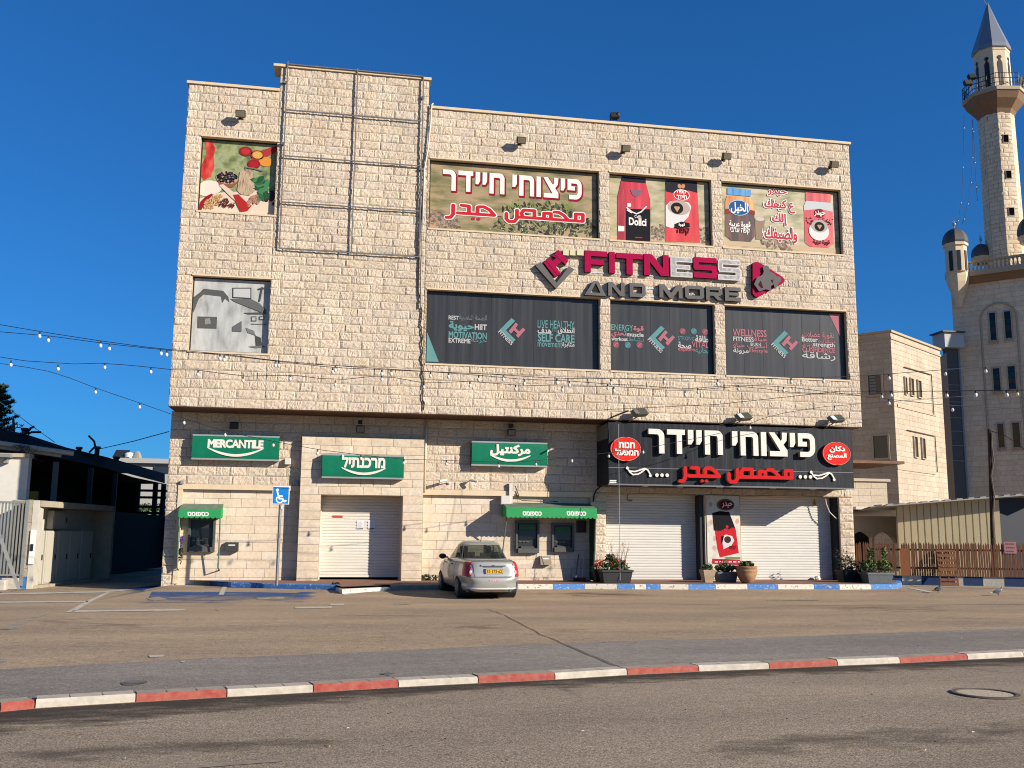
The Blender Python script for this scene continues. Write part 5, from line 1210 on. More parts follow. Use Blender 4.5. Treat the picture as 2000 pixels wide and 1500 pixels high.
t, x0, x1, zt, zb, Yf = awning(348, 431, 995, 1015, 'small green scalloped awning over a single cash machine', [('כספומט',(366,1008),(408,1000))], out=.62)
mb = MB(); mb.box(x0,x0+.03,YSM-.62,YSM,zt-2.25,zt-2.2) if False else None
z_b = U(425,1110,YSM-.5)[1]
mb.tube([(x1-.02,Yf+.03,zb),(x1-.02,Yf+.25,z_b),(x1-.02,YSM,z_b-.08)], .025, 6); mb.build('support_leg', m_awnt, t); mb = MB(); mb.tube([(x0+.02,Yf+.03,zb),(x0+.02,Yf+.25,z_b),(x0+.02,YSM,z_b-.08)], .025, 6); mb.build('support_leg', m_awnt, t)
mb = MB(); mb.quad((x0+.006,Yf+.05,zb),(x0+.006,YSM,zb),(x0+.006,YSM,z_b),(x0+.006,Yf+.26,z_b)); mb.build('side_screen', m_awn, t, fix=False)
t, x0, x1, zt, zb, Yf = awning(989, 1166, 992, 1015, 'long green scalloped awning over two cash machines', [('כספומט',(1021,1007),(1058,999)),('כספומט',(1107,1007),(1145,999))], out=1.0)
z_b = ZB+.02
mb = MB(); mb.tube([(x1-.03,Yf+.05,zb),(x1-.03,Yf+.35,z_b)], .03, 6); mb.build('support_leg', m_awnt, t); mb = MB(); mb.tube([(x0+.03,Yf+.1,zb),(x0+.03,YSM-.1,zb-1.3)], .022, 6); mb.build('support_leg', m_awnt, t)
mb = MB(); mb.quad((x1-.008,Yf+.06,zb),(x1-.008,YSM,zb),(x1-.008,YSM,z_b),(x1-.008,Yf+.36,z_b)); mb.build('side_screen', mat('dark_green_cloth', C(30,70,44,.6), .8), t, fix=False)
mb = MB(); X0,Z0 = U(993,983,YSM-.1); X1,Z1 = U(1000,944,YSM-.1); mb.box(X0+.0,X1,YSM-.25,YSM-.13,zt+.1,Z1); mb.box(X0-.28,X0+.02,YSM-.3,YSM-.02,zt+.12,zt+.42); mb.build('electric_box', mat('white_plastic', C(222,216,206,.74), .5), t)
mb = MB(); mb.tube([(X1+.1,YSM-.2,Z1-.1),(X1+.25,YSM-.2,Z1-.5),(X1+.12,YSM-.2,zt+.5),(X1+.28,YSM-.2,zt+.28)], .018, 6); mb.tube([(X1+.3,YSM-.3,zt+.26),(X1+1.2,YSM-.28,zt+.24),(X1+1.6,YSM-.22,zt+.25)], .015, 6); mb.build('loose_cable', MATS['brown_cable'], t)
def letter_box(px0,px1,py0,py1,label,m):
    x0,x1 = U(px0,py0,YSM-.15)[0], U(px1,py0,YSM-.15)[0]; z0,z1 = U(px0,py1,YSM-.15)[1], U(px0,py0,YSM-.15)[1]
    t = thing('deposit_box', label, 'box', ((x0+x1)/2, YSM, z0), 0)
    mb = MB(); mb.add([(x0,YSM-.22,z0),(x1,YSM-.22,z0),(x1,YSM,z0),(x0,YSM,z0),(x0,YSM-.12,z1),(x1,YSM-.12,z1),(x1,YSM,z1),(x0,YSM,z1)], [(0,3,2,1),(4,5,6,7),(0,1,5,4),(1,2,6,5),(2,3,7,6),(3,0,4,7)]); mb.build('case', m, t, bevel=.008)
    mb = MB(); mb.obox(((x0+x1)/2,YSM-.15,z1-.09),((x1-x0)*.25,0,0),(0,.003,-.003),(0,.012,.018)); mb.build('slot_label', W_, t); return t
letter_box(440,466,1059,1077,'small dark deposit box on smooth stone right of the small awning', mat('dark_grey_box', C(70,68,62,.55), .5))
letter_box(1055,1077,1086,1103,'small beige deposit box on the wall between the two cash machines', mat('beige_box', C(176,160,132,.6), .6))
def wall_box(name, cat, px0,px1,py0,py1,Y,dep,label,m,group=None,part='cover'):
    x0,x1 = U(px0,(py0+py1)/2,Y-dep)[0], U(px1,(py0+py1)/2,Y-dep)[0]; z0,z1 = U((px0+px1)/2,py1,Y-dep)[1], U((px0+px1)/2,py0,Y-dep)[1]
    mb = MB(); mb.box(x0,x1,Y-dep,Y,z0,z1); o = mb.build(name, m, None, bevel=.012); return tag(o, label, cat, group)
m_wp = MATS['white_plastic']
wall_box('alarm_box','alarm box',556,568,895,907,YW-.03,.16,'small white alarm box on rough stone right of the MERCANTILE sign',m_wp)
wall_box('junction_box','junction box',352,359,938,945,YW-.03,.1,'grey junction box at the top left of the left cornice',mat('grey_plastic', C(170,170,160,.6), .5))
wall_box('junction_box','junction box',573,582,938,948,YW-.03,.1,'grey junction box in the shade beside the entrance block',MATS['grey_plastic'])
wall_box('control_box','control box',1127,1145,1017,1040,YSM,.1,'black control box with white labels right of the second cash machine',m_blk)
for px, lb in ((866,'white security camera pointing left above the middle cornice'),(924,'white security camera pointing right above the middle cornice')):
    X,Z = U(px,939,YW-.3); s_ = -1 if px < 890 else 1; t = thing('security_camera', lb, 'camera', (X,YW,Z), 0, 'security cameras above the parked car')
    mb = MB(); mb.tube([(X-s_*.12,YW-.22,Z+.03),(X+s_*.14,YW-.34,Z-.02)], .05, 10); mb.build('camera_body', m_wp, t, smooth=True)
    mb = MB(); mb.tube([(X-s_*.2,YW-.02,Z-.06),(X-s_*.1,YW-.2,Z)], .016, 6); mb.ball((X-s_*.22,YW-.04,Z-.06),.05); mb.build('mount', m_wp, t)
# notices on the entrance shutter
for i, (px0, lb) in enumerate(((697,'white paper notice on the sunlit part of the entrance shutter'),(719,'pale paper notice at the shadow edge on the entrance shutter'))):
    x0,z1 = U(px0,1016,YD-.03); x1,z0 = U(px0+13,1034,YD-.03); mb = MB()
    mb.add([(x0,YD-.032,z0),(x1,YD-.034,z0+.01),(x1,YD-.03,z1),(x0,YD-.031,z1)], [(0,1,2,3)]); o = mb.build('paper_notice', mat('white_paper', C(226,226,232,.78), .8), None, fix=False); md = o.modifiers.new('th','SOLIDIFY'); md.thickness = .002
    tag(o, lb, 'notice', 'paper notices on the shutter')
    mb = MB()
    for k in range(6): mb.quad((x0+.03,YD-.037,z0+.07+k*.035),(x1-.03-(k%3)*.02,YD-.037,z0+.07+k*.035),(x1-.03-(k%3)*.02,YD-.037,z0+.078+k*.035),(x0+.03,YD-.037,z0+.078+k*.035))
    mb.build('printed_lines', ink(150,150,160), o, fix=False)
    mb = MB(); mb.quad((x0+.01,YD-.037,z0+.005),(x1-.01,YD-.039,z0+.015),(x1-.02,YD-.037,z0+.04),(x0+.02,YD-.036,z0+.03)); mb.build('dark_edge', BLK, o, fix=False)

# ---------------------------------------------------------------- poster between the shutters
YP = YW-.05
po = thing('shop_poster', 'tall poster of a tilted red and black coffee bag between the two shutters', 'poster', ((PO[0]+PO[1])/2, YP, ZB+.3))
zp0 = U(1415,1115,YP)[1]; zp1 = ZS1-.01
m_post = noise_print('printed_poster_paper', [C(214,206,190,.72), C(228,220,204,.74), C(196,190,172,.7)], 2.5, None)
mb = MB(); mb.box(PO[0]+.06,PO[1]-.03,YP,YP+.025,ZB+.05,zp1); mb.build('poster_board', m_post, po)
def pp(name, pts, k, m, par=None): return plate(name, [ccw([U(x,y,YP) for x,y in q]) for q in pts], YP-.0022*k, 0, m, par or po)
b_ = pp('printed_bag', [[(1391,1002),(1406,998),(1424,1000),(1437,1034),(1443,1080),(1406,1089),(1401,1072)]], 1, ink(206,36,46))
pp('bag_top', [[(1391,1002),(1406,998),(1424,1000),(1436,1032),(1430,1030),(1424,1034),(1416,1032),(1408,1037),(1394,1036)]], 2, BLK, b_)
pp('printed_cup', [[(1409,1048),(1418,1044),(1430,1047),(1434,1056),(1428,1066),(1418,1070),(1413,1073)]], 3, ink(220,212,208,.76), b_)
plate('coffee', [ccw(ell(*U(1421,1054,YP), .13, .12))], YP-.0022*4, 0, ink(70,44,44), b_)
pp('bag_label', [[(1408,1048),(1414,1046),(1411,1060),(1408,1062)]], 3, ink(60,36,40), b_)
plate('lettering', fitpx(glyphs(heb('קפה'), .02), (1424,1075), (1437,1066), YP), YP-.0022*4, 0, ink(110,18,26), b_)
plate('bag_emblem', [ccw(ell(*U(1420,1029,YP), .05, .06)), ccw(ell(*U(1418,1035,YP), .10, .045))], YP-.0022*4, 0, RED, b_)
o1 = plate('oval_label', [ccw(ell(*U(1417,986,YP), .34, .21, 32))], YP-.0022*2, 0, ink(92,110,76), po)
plate('oval_label', [ccw(ell(*U(1418,986,YP), .28, .16, 32))], YP-.0022*3, 0, ink(110,30,50), po)
plate('lettering', fitpx(glyphs(arab('حيدر'), .02), (1410,992), (1430,980), YP), YP-.0022*4, 0, W_, po)
pp('green_band', [[(1415,1088),(1446,1088),(1446,1092),(1418,1092)]], 1, ink(120,140,88)); pp('red_band', [[(1391,1091),(1446,1093),(1446,1104),(1391,1101)]], 2, ink(200,40,56))
for a in range(1396,1442,9): pp('band_marks', [[(a,1096),(a+6,1096),(a+6,1098.5),(a,1098.5)]], 3, W_)
for x, y in ((1390,1020),(1396,1052),(1395,1070),(1440,1018),(1388,985)): plate('faint_print', [ccw(ell(*U(x,y,YP), .07, .09, 14))], YP-.0022, 0, ink(208,176,160), po)

# ---------------------------------------------------------------- disabled-parking sign
X, Y_, Z_ = GS(540,1141); X = U(540.5,1139,-.9)[0]
ps = thing('parking_sign', 'blue disabled parking sign with white wheelchair symbol on a grey pole', 'road sign', (X, -.9, .25))
Xt, Zt = U(547.5,984,-.9)
mb = MB(); mb.tube([(X,-.9,.2),(Xt,-.9,Zt+.5)], .045, 12); mb.build('pole', mat('galvanised_pole', C(160,160,156,.62), .4, metal=.5, var=.1, vscale=8), ps, smooth=True)
yp_ = -.97; A, B = U(531,985,yp_), U(566,950,yp_)
mb = MB(); mb.box(A[0],B[0],yp_,yp_+.02,A[1],B[1]); sgn = mb.build('sign_panel', mat('white_sign_edge', C(236,236,236,.8), .4), ps, bevel=.008)
mb = MB(); mb.box(A[0]+.025,B[0]-.025,yp_-.003,yp_+.001,A[1]+.025,B[1]-.025); mb.build('blue_field', mat('sign_blue', C(24,132,214,.75), .35), sgn)
wp = lambda pts: [U(x,y,yp_-.004) for x,y in pts]
lp = strokes([wp([(542,961),(544,969),(551,969)]), wp([(544,968.5),(545.5,974),(552,974),(555,979.5),(558.5,978)])], .05)+[ccw(ell(*U(541.8,957,yp_-.004), .045, .045, 14))]
arcp = [U(546.3+6.4*math.cos(rad(a)), 975.3+6.4*math.sin(rad(a)), yp_-.004) for a in range(10, 235, 15)]
plate('wheelchair_symbol', lp+strokes([arcp], .042), yp_-.0045, 0, mat('sign_white', C(240,240,240,.85), .4), sgn)
mb = MB(); mb.box(X+.02,X+.09,-.96,-.945,Zt-.16,Zt-.06); mb.build('sticker', W_, ps)

# ---------------------------------------------------------------- planters and plants
def leaf_cluster(mb, c, r, n, size, mats_n, up=.3, flat=1.0):
    for i in range(n):
        v = RNG.normal(0,1,3); v /= np.linalg.norm(v); v *= RNG.uniform(.25,1)**.5
        p = np.array(c)+v*np.array(r); a = RNG.normal(0,1,3); a[2] += up; a /= np.linalg.norm(a)
        b = np.cross(a, RNG.normal(0,1,3)); b /= np.linalg.norm(b); s_ = size*RNG.uniform(.6,1.3)
        mb.add([p-a*s_, p+b*s_*.45*flat, p+a*s_, p-b*s_*.45*flat], [(0,1,2,3)], int(RNG.integers(0, mats_n)))
m_lf = [mat('leaf_green', C(74,104,52,.55), .6), mat('leaf_dark', C(44,66,38,.5), .6), mat('leaf_pale', C(120,140,72,.55), .6)]
m_fl = mat('red_flower', C(214,72,52,.7), .6); m_dry = mat('dry_twig', C(190,156,118,.6), .8)
def plant(name, label, cat, loc, group=None): return thing(name, label, cat, loc, 0, group)
def trough(name, label, px0, px1, py0, py1, Y, dep, m, taper=.06, group='flower boxes on the pavement'):
    z0 = .255; x0, x1 = U(px0,(py0+py1)/2,Y)[0], U(px1,(py0+py1)/2,Y)[0]; z1 = z0+(U(px0,py0,Y)[1]-U(px0,py1,Y)[1])
    t = thing(name, label, 'planter', ((x0+x1)/2, Y+dep/2, z0), 0, group)
    def ring(i, z): return [(x0+i,Y+i,z),(x1-i,Y+i,z),(x1-i,Y+dep-i,z),(x0+i,Y+dep-i,z)]
    mb = MB(); R_ = [ring(taper+.03,z0),ring(.03,z1-.07),ring(0,z1-.07),ring(0,z1),ring(.035,z1),ring(.05,z1-.06)]
    vs = [p for r in R_ for p in r]; fs = [(4*i+k,4*i+(k+1)%4,4*i+4+(k+1)%4,4*i+4+k) for i in range(5) for k in range(4)]+[(3,2,1,0)]
    mb.add(vs, fs); mb.build('box', m, t, bevel=.006)
    mb = MB(); mb.quad(*ring(.05,z1-.06)); mb.build('soil', mat('dark_soil', (.03,.022,.016), .95), t, fix=False)
    return t, x0, x1, Y, z1
m_pblk = mat('black_planter_plastic', C(62,62,64,.5), .6, var=.12, vscale=6); m_pgrey = mat('grey_planter_plastic', C(112,118,120,.55), .6, var=.12, vscale=6)
t, x0, x1, Y, z1 = trough('planter', 'long black flower box with red flowers left of the first shop shutter', 1176, 1238, 1111, 1137, -.62, .62, m_pblk)
pl = plant('flowering_shrub', 'bushy plant with red flowers in the long black flower box', 'plant', (x0+.5,-.3,z1))
mb = MB(); leaf_cluster(mb, (x0+.50,-.32,z1+.18), (.48,.24,.20), 420, .06, 3); leaf_cluster(mb, (x0+.36,-.32,z1+.40), (.16,.16,.12), 90, .06, 3); leaf_cluster(mb, (x1-.28,-.3,z1+.05), (.25,.18,.1), 80, .05, 3); mb.build('foliage', m_lf, pl, fix=False)
mb = MB(); leaf_cluster(mb, (x0+.58,-.40,z1+.2), (.30,.16,.16), 130, .04, 1); leaf_cluster(mb, (x0-.02,-.3,z1+.22), (.18,.18,.14), 80, .04, 1); mb.build('flowers', m_fl, pl, fix=False)
tw = plant('dry_plant', 'dry bare twiggy plant rising from the long black flower box', 'plant', (x1-.4,-.3,z1))
mb = MB()
for i in range(30):
    a = RNG.uniform(-.5,.5); h = RNG.uniform(.3,.95); bx = x1-.5+RNG.uniform(-.25,.3); mb.tube([(bx,-.3,z1-.05),(bx+a*.15,-.3+RNG.uniform(-.1,.1),z1+h*.5),(bx+a*.4,-.3+RNG.uniform(-.2,.2),z1+h)], [.008,.006,.003], 4)
    for k in range(4): q = RNG.uniform(.5,1); mb.tube([(bx+a*.4*q,-.3,z1+h*q),(bx+a*.4*q+RNG.uniform(-.12,.12),-.3+RNG.uniform(-.08,.08),z1+h*q+RNG.uniform(.02,.16))], [.005,.002], 3)
mb.build('twigs', m_dry, tw, fix=False)
trough('planter', 'dark flower box half hidden behind the long black flower box', 1161, 1190, 1108, 1132, .15, .55, m_pblk)
pl = plant('flowering_shrub', 'low plant with few red flowers in the half hidden dark flower box', 'plant', (U(1170,1108,.4)[0],.4,.6))
mb = MB(); X = U(1172,1105,.4)[0]; leaf_cluster(mb, (X,.4,.74), (.3,.2,.14), 120, .05, 3); mb.build('foliage', m_lf, pl, fix=False); mb = MB(); leaf_cluster(mb, (X-.05,.3,.82), (.22,.16,.12), 70, .04, 1); mb.build('flowers', m_fl, pl, fix=False)
# beige square pot, grey box, round terracotta pot under the poster
def square_pot(px0, px1, py0, py1, Y, label):
    z0 = .255; x0, x1 = U(px0,py0,Y)[0], U(px1,py0,Y)[0]; h = U(px0,py0,Y)[1]-U(px0,py1,Y)[1]; w_ = x1-x0
    t = thing('plant_pot', label, 'plant pot', ((x0+x1)/2,Y+w_/2,z0)); mb = MB()
    def rg(i,z): return [(x0+i,Y+i,z),(x1-i,Y+i,z),(x1-i,Y+w_-i,z),(x0+i,Y+w_-i,z)]
    R_ = [rg(.10,z0),rg(0,z0+h),rg(.04,z0+h),rg(.05,z0+h-.05)]; vs = [p for r in R_ for p in r]
    mb.add(vs, [(4*i+k,4*i+(k+1)%4,4*i+4+(k+1)%4,4*i+4+k) for i in range(3) for k in range(4)]+[(3,2,1,0),(12,13,14,15)]); mb.build('pot', mat('beige_stone_pot', C(206,180,150,.62), .85, var=.12, vscale=9, bump=.3), t)
    return (x0+x1)/2, Y+w_/2, z0+h
cx, cy, cz = square_pot(1374, 1399, 1110, 1135, -.25, 'square beige tapering pot left of the grey flower box')
pl = plant('pot_plant', 'short leafy plant in the square beige pot', 'plant', (cx,cy,cz)); mb = MB(); leaf_cluster(mb, (cx,cy,cz+.06), (.2,.18,.14), 130, .06, 3); mb.build('foliage', m_lf, pl, fix=False)
t, x0, x1, Y, z1 = trough('planter', 'grey flower box between the beige pot and the terracotta pot', 1402, 1444, 1112, 1133, -.15, .5, m_pgrey)
pl = plant('pot_plant', 'spreading green plant in the grey flower box under the poster', 'plant', ((x0+x1)/2,.1,z1)); mb = MB(); leaf_cluster(mb, ((x0+x1)/2,.08,z1+.12), (.42,.22,.14), 320, .07, 3); leaf_cluster(mb, ((x0+x1)/2-.05,.1,z1+.32), (.12,.1,.12), 40, .05, 3); mb.build('foliage', m_lf, pl, fix=False)
cx, cz0 = U(1459,1136,-.4); m_tc = mat('terracotta', C(196,148,104,.6), .8, var=.2, vscale=6, bump=.2)
tp = thing('plant_pot', 'round terracotta pot with ridged bands right of the grey flower box', 'plant pot', (cx,-.4,.255))
mb = MB(); mb.lathe([(.15,0),(.2,.03),(.29,.17),(.345,.32),(.335,.36),(.36,.39),(.35,.43),(.33,.46),(.355,.5),(.37,.53),(.35,.56),(.31,.545),(.29,.47)], (cx,-.4,.255), 28, cap=False); mb.build('pot', m_tc, tp, smooth='all', fix=False)
mb = MB(); mb.lathe([(.3,.48),(0,.5)], (cx,-.4,.255), 16, cap=False); mb.build('soil', MATS['dark_soil'], tp)
pl = plant('pot_plant', 'low succulent with pale tips in the round terracotta pot', 'plant', (cx,-.4,.8)); mb = MB(); leaf_cluster(mb, (cx,-.4,.86), (.28,.26,.14), 200, .06, 4, up=1.0, flat=1.6); mb.build('foliage', m_lf+[mat('leaf_tan', C(206,170,110,.6), .6)], pl, fix=False)
# right-hand group
m_pdk = mat('dark_planter_plastic', C(44,44,46,.45), .7)  # darker grey than the other black flower boxes
t, x0, x1, Y, z1 = trough('planter', 'dark flower box in shade at the foot of the right pier', 1646, 1676, 1113, 1137, .1, .6, m_pdk)
pl = plant('shrub', 'dark leggy shrub against the sunlit right pier', 'plant', ((x0+x1)/2,.4,z1)); mb = MB(); leaf_cluster(mb, ((x0+x1)/2+.1,.4,z1+.2), (.45,.25,.28), 260, .05, 3); leaf_cluster(mb, ((x0+x1)/2-.2,.4,z1+.5), (.3,.2,.3), 60, .05, 3)
for i in range(14): a = RNG.uniform(-.4,.4); mb.tube([((x0+x1)/2+a*.4,.4,z1-.05),((x0+x1)/2+a,.4,z1+RNG.uniform(.4,.9))], [.01,.004], 4, 1)
mb.build('foliage', [m_lf[1], mat('leaf_brown', C(84,60,50,.5), .7), m_lf[1]], pl, fix=False)
t, x0, x1, Y, z1 = trough('planter', 'dark low flower box between the right pier and the pale grey flower box', 1676, 1699, 1118, 1138, .0, .6, m_pdk)
pl = plant('shrub', 'reddish brown drooping plant in the dark low flower box', 'plant', ((x0+x1)/2,.3,z1)); mb = MB(); leaf_cluster(mb, ((x0+x1)/2,.3,z1+.15), (.4,.25,.2), 220, .05, 3); mb.build('foliage', [MATS['leaf_brown'], mat('leaf_wine', C(100,50,50,.5), .7), m_lf[1]], pl, fix=False)
t, x0, x1, Y, z1 = trough('planter', 'pale grey flower box with tall green plants at the pavement end', 1695, 1748, 1119, 1140, -.7, .6, m_pgrey)
for k, (dx, lb) in enumerate(((.25,'tall bright green plant at the left of the pale grey flower box'),(.80,'tall yellow green plant at the right of the pale grey flower box'))):
    pl = plant('shrub', lb, 'plant', (x0+dx,-.4,z1)); mb = MB(); leaf_cluster(mb, (x0+dx,-.4,z1+.22), (.30,.24,.26), 300, .06, 3); leaf_cluster(mb, (x0+dx+.05,-.4,z1+.6), (.12,.12,.26), 110, .055, 3); mb.build('foliage', [m_lf[0], m_lf[2], m_lf[1]] if k == 0 else [m_lf[2], mat('leaf_yellow', C(160,166,70,.55), .6), m_lf[0]], pl, fix=False)
# weeds at the wall foot and in the kerb gap
for px, py, Y, lb in ((836,1127,YW,'low green weeds at the wall foot behind the car'),(655,1146,-1.35,'dark weed clump at the end of the blue kerb')):
    X, Z = U(px,py,Y); z = .26 if Y > 0 else .1; pl = plant('weed', lb, 'weed', (X,Y-.1,z)); mb = MB(); leaf_cluster(mb, (X,Y-.08,z+.09), (.5 if Y > 0 else .16,.08,.1 if Y > 0 else .14), 160, .05, 2); mb.build('foliage', [m_lf[1], m_lf[0]] if Y > 0 else [mat('weed_black', C(36,42,30,.45), .8), m_lf[1]], pl, fix=False)
pu = plant('artificial_flowers', 'bunch of purple flowers hanging beside the small green awning', 'flowers', (U(356,1060,YSM-.3)[0],YSM-.3,U(356,1060,YSM-.3)[1])); X,Z = U(355.5,1055,YSM-.35); mb = MB(); leaf_cluster(mb, (X,YSM-.35,Z), (.07,.07,.14), 90, .035, 1); mb.build('petals', mat('purple_petal', C(112,60,170,.7), .6), pu, fix=False); mb = MB(); leaf_cluster(mb, (X-.02,YSM-.3,Z-.45), (.07,.07,.3), 60, .05, 1); mb.build('dry_stems', MATS['weed_black'], pu, fix=False)
mop = thing('broom', 'thin broom handle leaning on the wall under the long awning', 'broom', (U(1130,1120,YSM-.25)[0],YSM-.3,.26))
mb = MB(); A = U(1123,1132,YSM-.3); B = U(1131,1082,YSM-.1); mb.tube([(A[0],YSM-.35,.27),(B[0],YSM-.05,B[1])], .018, 6); mb.build('handle', m_metal, mop); mb = MB(); mb.tube([(A[0]-.1,YSM-.4,.30),(A[0]+.12,YSM-.36,.28),(A[0]+.4,YSM-.3,.27)], [.05,.07,.03], 8); mb.build('head', m_dk, mop)
sk = thing('broom', 'white broom pole standing at the side of the long awning', 'broom', (U(1137,1118,YSM-.3)[0],YSM-.3,.26))
mb = MB(); A = U(1136,1120,YSM-.3); B = U(1142,1078,YSM-.1); mb.tube([(A[0],YSM-.35,.27),(B[0],YSM-.05,B[1])], .016, 6); mb.build('handle', m_wp, sk); mb = MB(); mb.box(A[0]-.12,A[0]+.12,YSM-.42,YSM-.3,.262,.36); mb.build('head', mat('red_broom_head', C(160,70,60,.6), .7), sk)
# hook on shutter 1 and siren on shutter 2
X,Z = U(1231,968,YS-.1); t = thing('cable_loop', 'grey cable loop hanging at the top of the left shop shutter', 'cable', (X,YS,Z)); mb = MB(); mb.tube([(X+.1*math.cos(a),YS-.07,Z-.06+.13*math.sin(a)) for a in np.linspace(1.2,5.6,12)], .02, 6); mb.build('loop', m_metal, t)
X,Z = U(1592,984,YS-.1); t = thing('padlock', 'small brass lock hanging high on the right shop shutter', 'lock', (X,YS-.05,Z)); mb = MB(); mb.ball((X,YS-.07,Z),.06,.04,.07); mb.build('lock_body', mat('brass', C(190,160,70,.6), .35, metal=.8), t, smooth='all'); mb = MB(); mb.tube([(X,YS-.06,Z+.05),(X+.02,YS-.05,Z+.17)], .015, 6); mb.build('shackle', m_metal, t)
X,Z = U(1594,1127,YS-.1); t = thing('white_bag', 'small crumpled white bag at the foot of the right shutter', 'bag', (X,YS-.2,.255)); mb = MB(); mb.ball((X,YS-.2,.33),.11,.09,.085); 
for i, v in enumerate(mb.v): mb.v[i] = tuple(np.array(v)+RNG.normal(0,.012,3))
mb.build('bag', W_, t)
cb = thing('cable', 'white cable drooping at the right jamb of the right shutter', 'cable', (U(1618,985,YS-.1)[0],YS-.1,U(1618,985,YS)[1])); mb = MB(); mb.tube([(U(x,y,YW+.1)[0],YW+.1,U(x,y,YW+.1)[1]) for x,y in ((1612,974),(1614,985),(1620,1000),(1630,1010),(1635,1014))], .02, 6); mb.build('wire', m_wp, cb)
cb = thing('cable', 'black cable curving from the black sign down the pier', 'cable', (U(1160,965,YW-.1)[0],YW-.1,U(1160,980,YW)[1])); mb = MB(); mb.tube([(U(x,y,YW-.1)[0],YW-.1,U(x,y,YW-.1)[1]) for x,y in ((1180,948),(1172,951),(1164,958),(1160,968),(1159,980))], .028, 6); mb.build('wire', m_blk, cb)

# ================================================================ the car
CY = 4
cw = thing('parked_car', 'silver sedan parked nose to the kerb in front of the bank', 'car', (4.28, -2.93, .067), rad(4.5))
cw.rotation_euler.x = .0277; cw.scale = (1, 1, 1.055)
m_car = mat('silver_car_paint', C(176,174,166,.80), .32, metal=.35, var=.04, vscale=3, coat=.6); m_tyre = mat('tyre_rubber', (.018,.017,.016), .85); m_rimm = mat('wheel_alloy', C(150,148,144,.6), .4, metal=.6)
m_glass = bpy.data.materials.new('tinted_glass'); m_glass.use_nodes = True
_t = m_glass.node_tree; _b = _t.nodes['Principled BSDF']; _b.inputs['Base Color'].default_value = (.02,.026,.024,1); _b.inputs['Roughness'].default_value = .04; _b.inputs['Specular IOR Level'].default_value = .6
_tr = _t.nodes.new('ShaderNodeBsdfTransparent'); _tr.inputs[0].default_value = (.62,.68,.64,1); _mx = _t.nodes.new('ShaderNodeMixShader'); _mx.inputs[0].default_value = .45
_t.links.new(_tr.outputs[0], _mx.inputs[1]); _t.links.new(_b.outputs[0], _mx.inputs[2]); _t.links.new(_mx.outputs[0], _t.nodes['Material Output'].inputs[0])
def lerp_tab(tab, z):
    zs = [r[0] for r in tab]; return [float(np.interp(z, zs, [r[i] for r in tab])) for i in range(1, len(tab[0]))]
# z : half width, rear end, front end, corner exponent
LOW = [(.19,.70,-1.98,1.86,5),(.24,.79,-2.08,2.02,5),(.32,.825,-2.125,2.10,4.6),(.42,.838,-2.14,2.13,4.2),(.52,.842,-2.13,2.12,5.5),(.57,.842,-2.105,2.07,6.5),(.60,.842,-2.075,2.04,7.0),(.70,.838,-2.055,1.98,7.0),(.80,.822,-2.045,1.86,6.5),(.88,.800,-2.035,1.55,6.0),(.93,.780,-2.02,1.25,5.5),(.965,.755,-2.00,1.05,5.0),(.985,.735,-1.965,.98,3.8),(.995,.715,-1.88,.95,3.8),(1.0,.69,-1.74,.92,3.8)]
NT = 72
def plan(hw, yr, yf, n, k):
    th = 2*PI*k/NT; c, s_ = math.cos(th), math.sin(th); yc = (yr+yf)/2; L = (yf-yr)/2
    return (hw*math.copysign(abs(c)**(2/n), c), yc+L*math.copysign(abs(s_)**(2/n), s_))
zl = [.19,.24,.28,.32,.37,.42,.47,.52,.56,.58,.60,.65,.70,.75,.80,.84,.88,.93,.965,.985,.995,1.0]
V_ = []
for z in zl:
    hw, yr, yf, n = lerp_tab(LOW, z)
    for k in range(NT):
        x, y = plan(hw, yr, yf, n, k)
        # hood and boot slope: keep the upper rings inside the body
        V_.append((x, y, z))
def cell(i, k): return (i*NT+k, i*NT+(k+1)%NT, (i+1)*NT+(k+1)%NT, (i+1)*NT+k)
def rear_y_(x, z):
    hw, yr, yf, n = lerp_tab(LOW, z); c = min(1, abs(x)/hw)**(n/2); s_ = math.sqrt(max(0, 1-c*c)); return (yr+yf)/2-(yf-yr)/2*abs(s_)**(2/n)
lamp = [[], []]; body = []
for i in range(len(zl)-1):
    for k in range(NT):
        z = (zl[i]+zl[i+1])/2; th = 360*(k+.5)/NT
        isl = .60 < z < .965
        # rear corners: left rear is th in 180..270, right rear 270..360
        if isl and 212 < th < 250-(z-.60)*34: lamp[0].append(cell(i,k))
        elif isl and 290+(z-.60)*34 < th < 328: lamp[1].append(cell(i,k))
        else: body.append(cell(i,k))
mb = MB(); mb.add(V_, body+[tuple(range((len(zl)-1)*NT, len(zl)*NT)), tuple(range(NT))[::-1]])
cb_ = mb.build('body', m_car, cw, world=False, smooth=True)
cb_.modifiers.clear()
for ax_y in (-1.17, 1.33):
    cm = MB(); cm.tube([(-1.2,ax_y,.30),(1.2,ax_y,.30)], .345, 32); co_ = cm.build('arch_cutter', m_blk, None)
    md = cb_.modifiers.new('arch','BOOLEAN'); md.object = co_; md.solver = 'EXACT'; md.operation = 'DIFFERENCE'
dg = bpy.context.evaluated_depsgraph_get(); dg.update(); m2 = bpy.data.meshes.new_from_object(cb_.evaluated_get(dg)); cb_.modifiers.clear(); cb_.data = m2; m2.name = 'body'
for o in [o for o in COL.objects if o.name.startswith('arch_cutter')]: bpy.data.objects.remove(o)
md = cb_.modifiers.new('sm','EDGE_SPLIT'); md.split_angle = rad(35)
m_rlamp = mat('red_tail_lamp', C(176,16,26,.9), .28, var=.25, vscale=5, coat=.25)
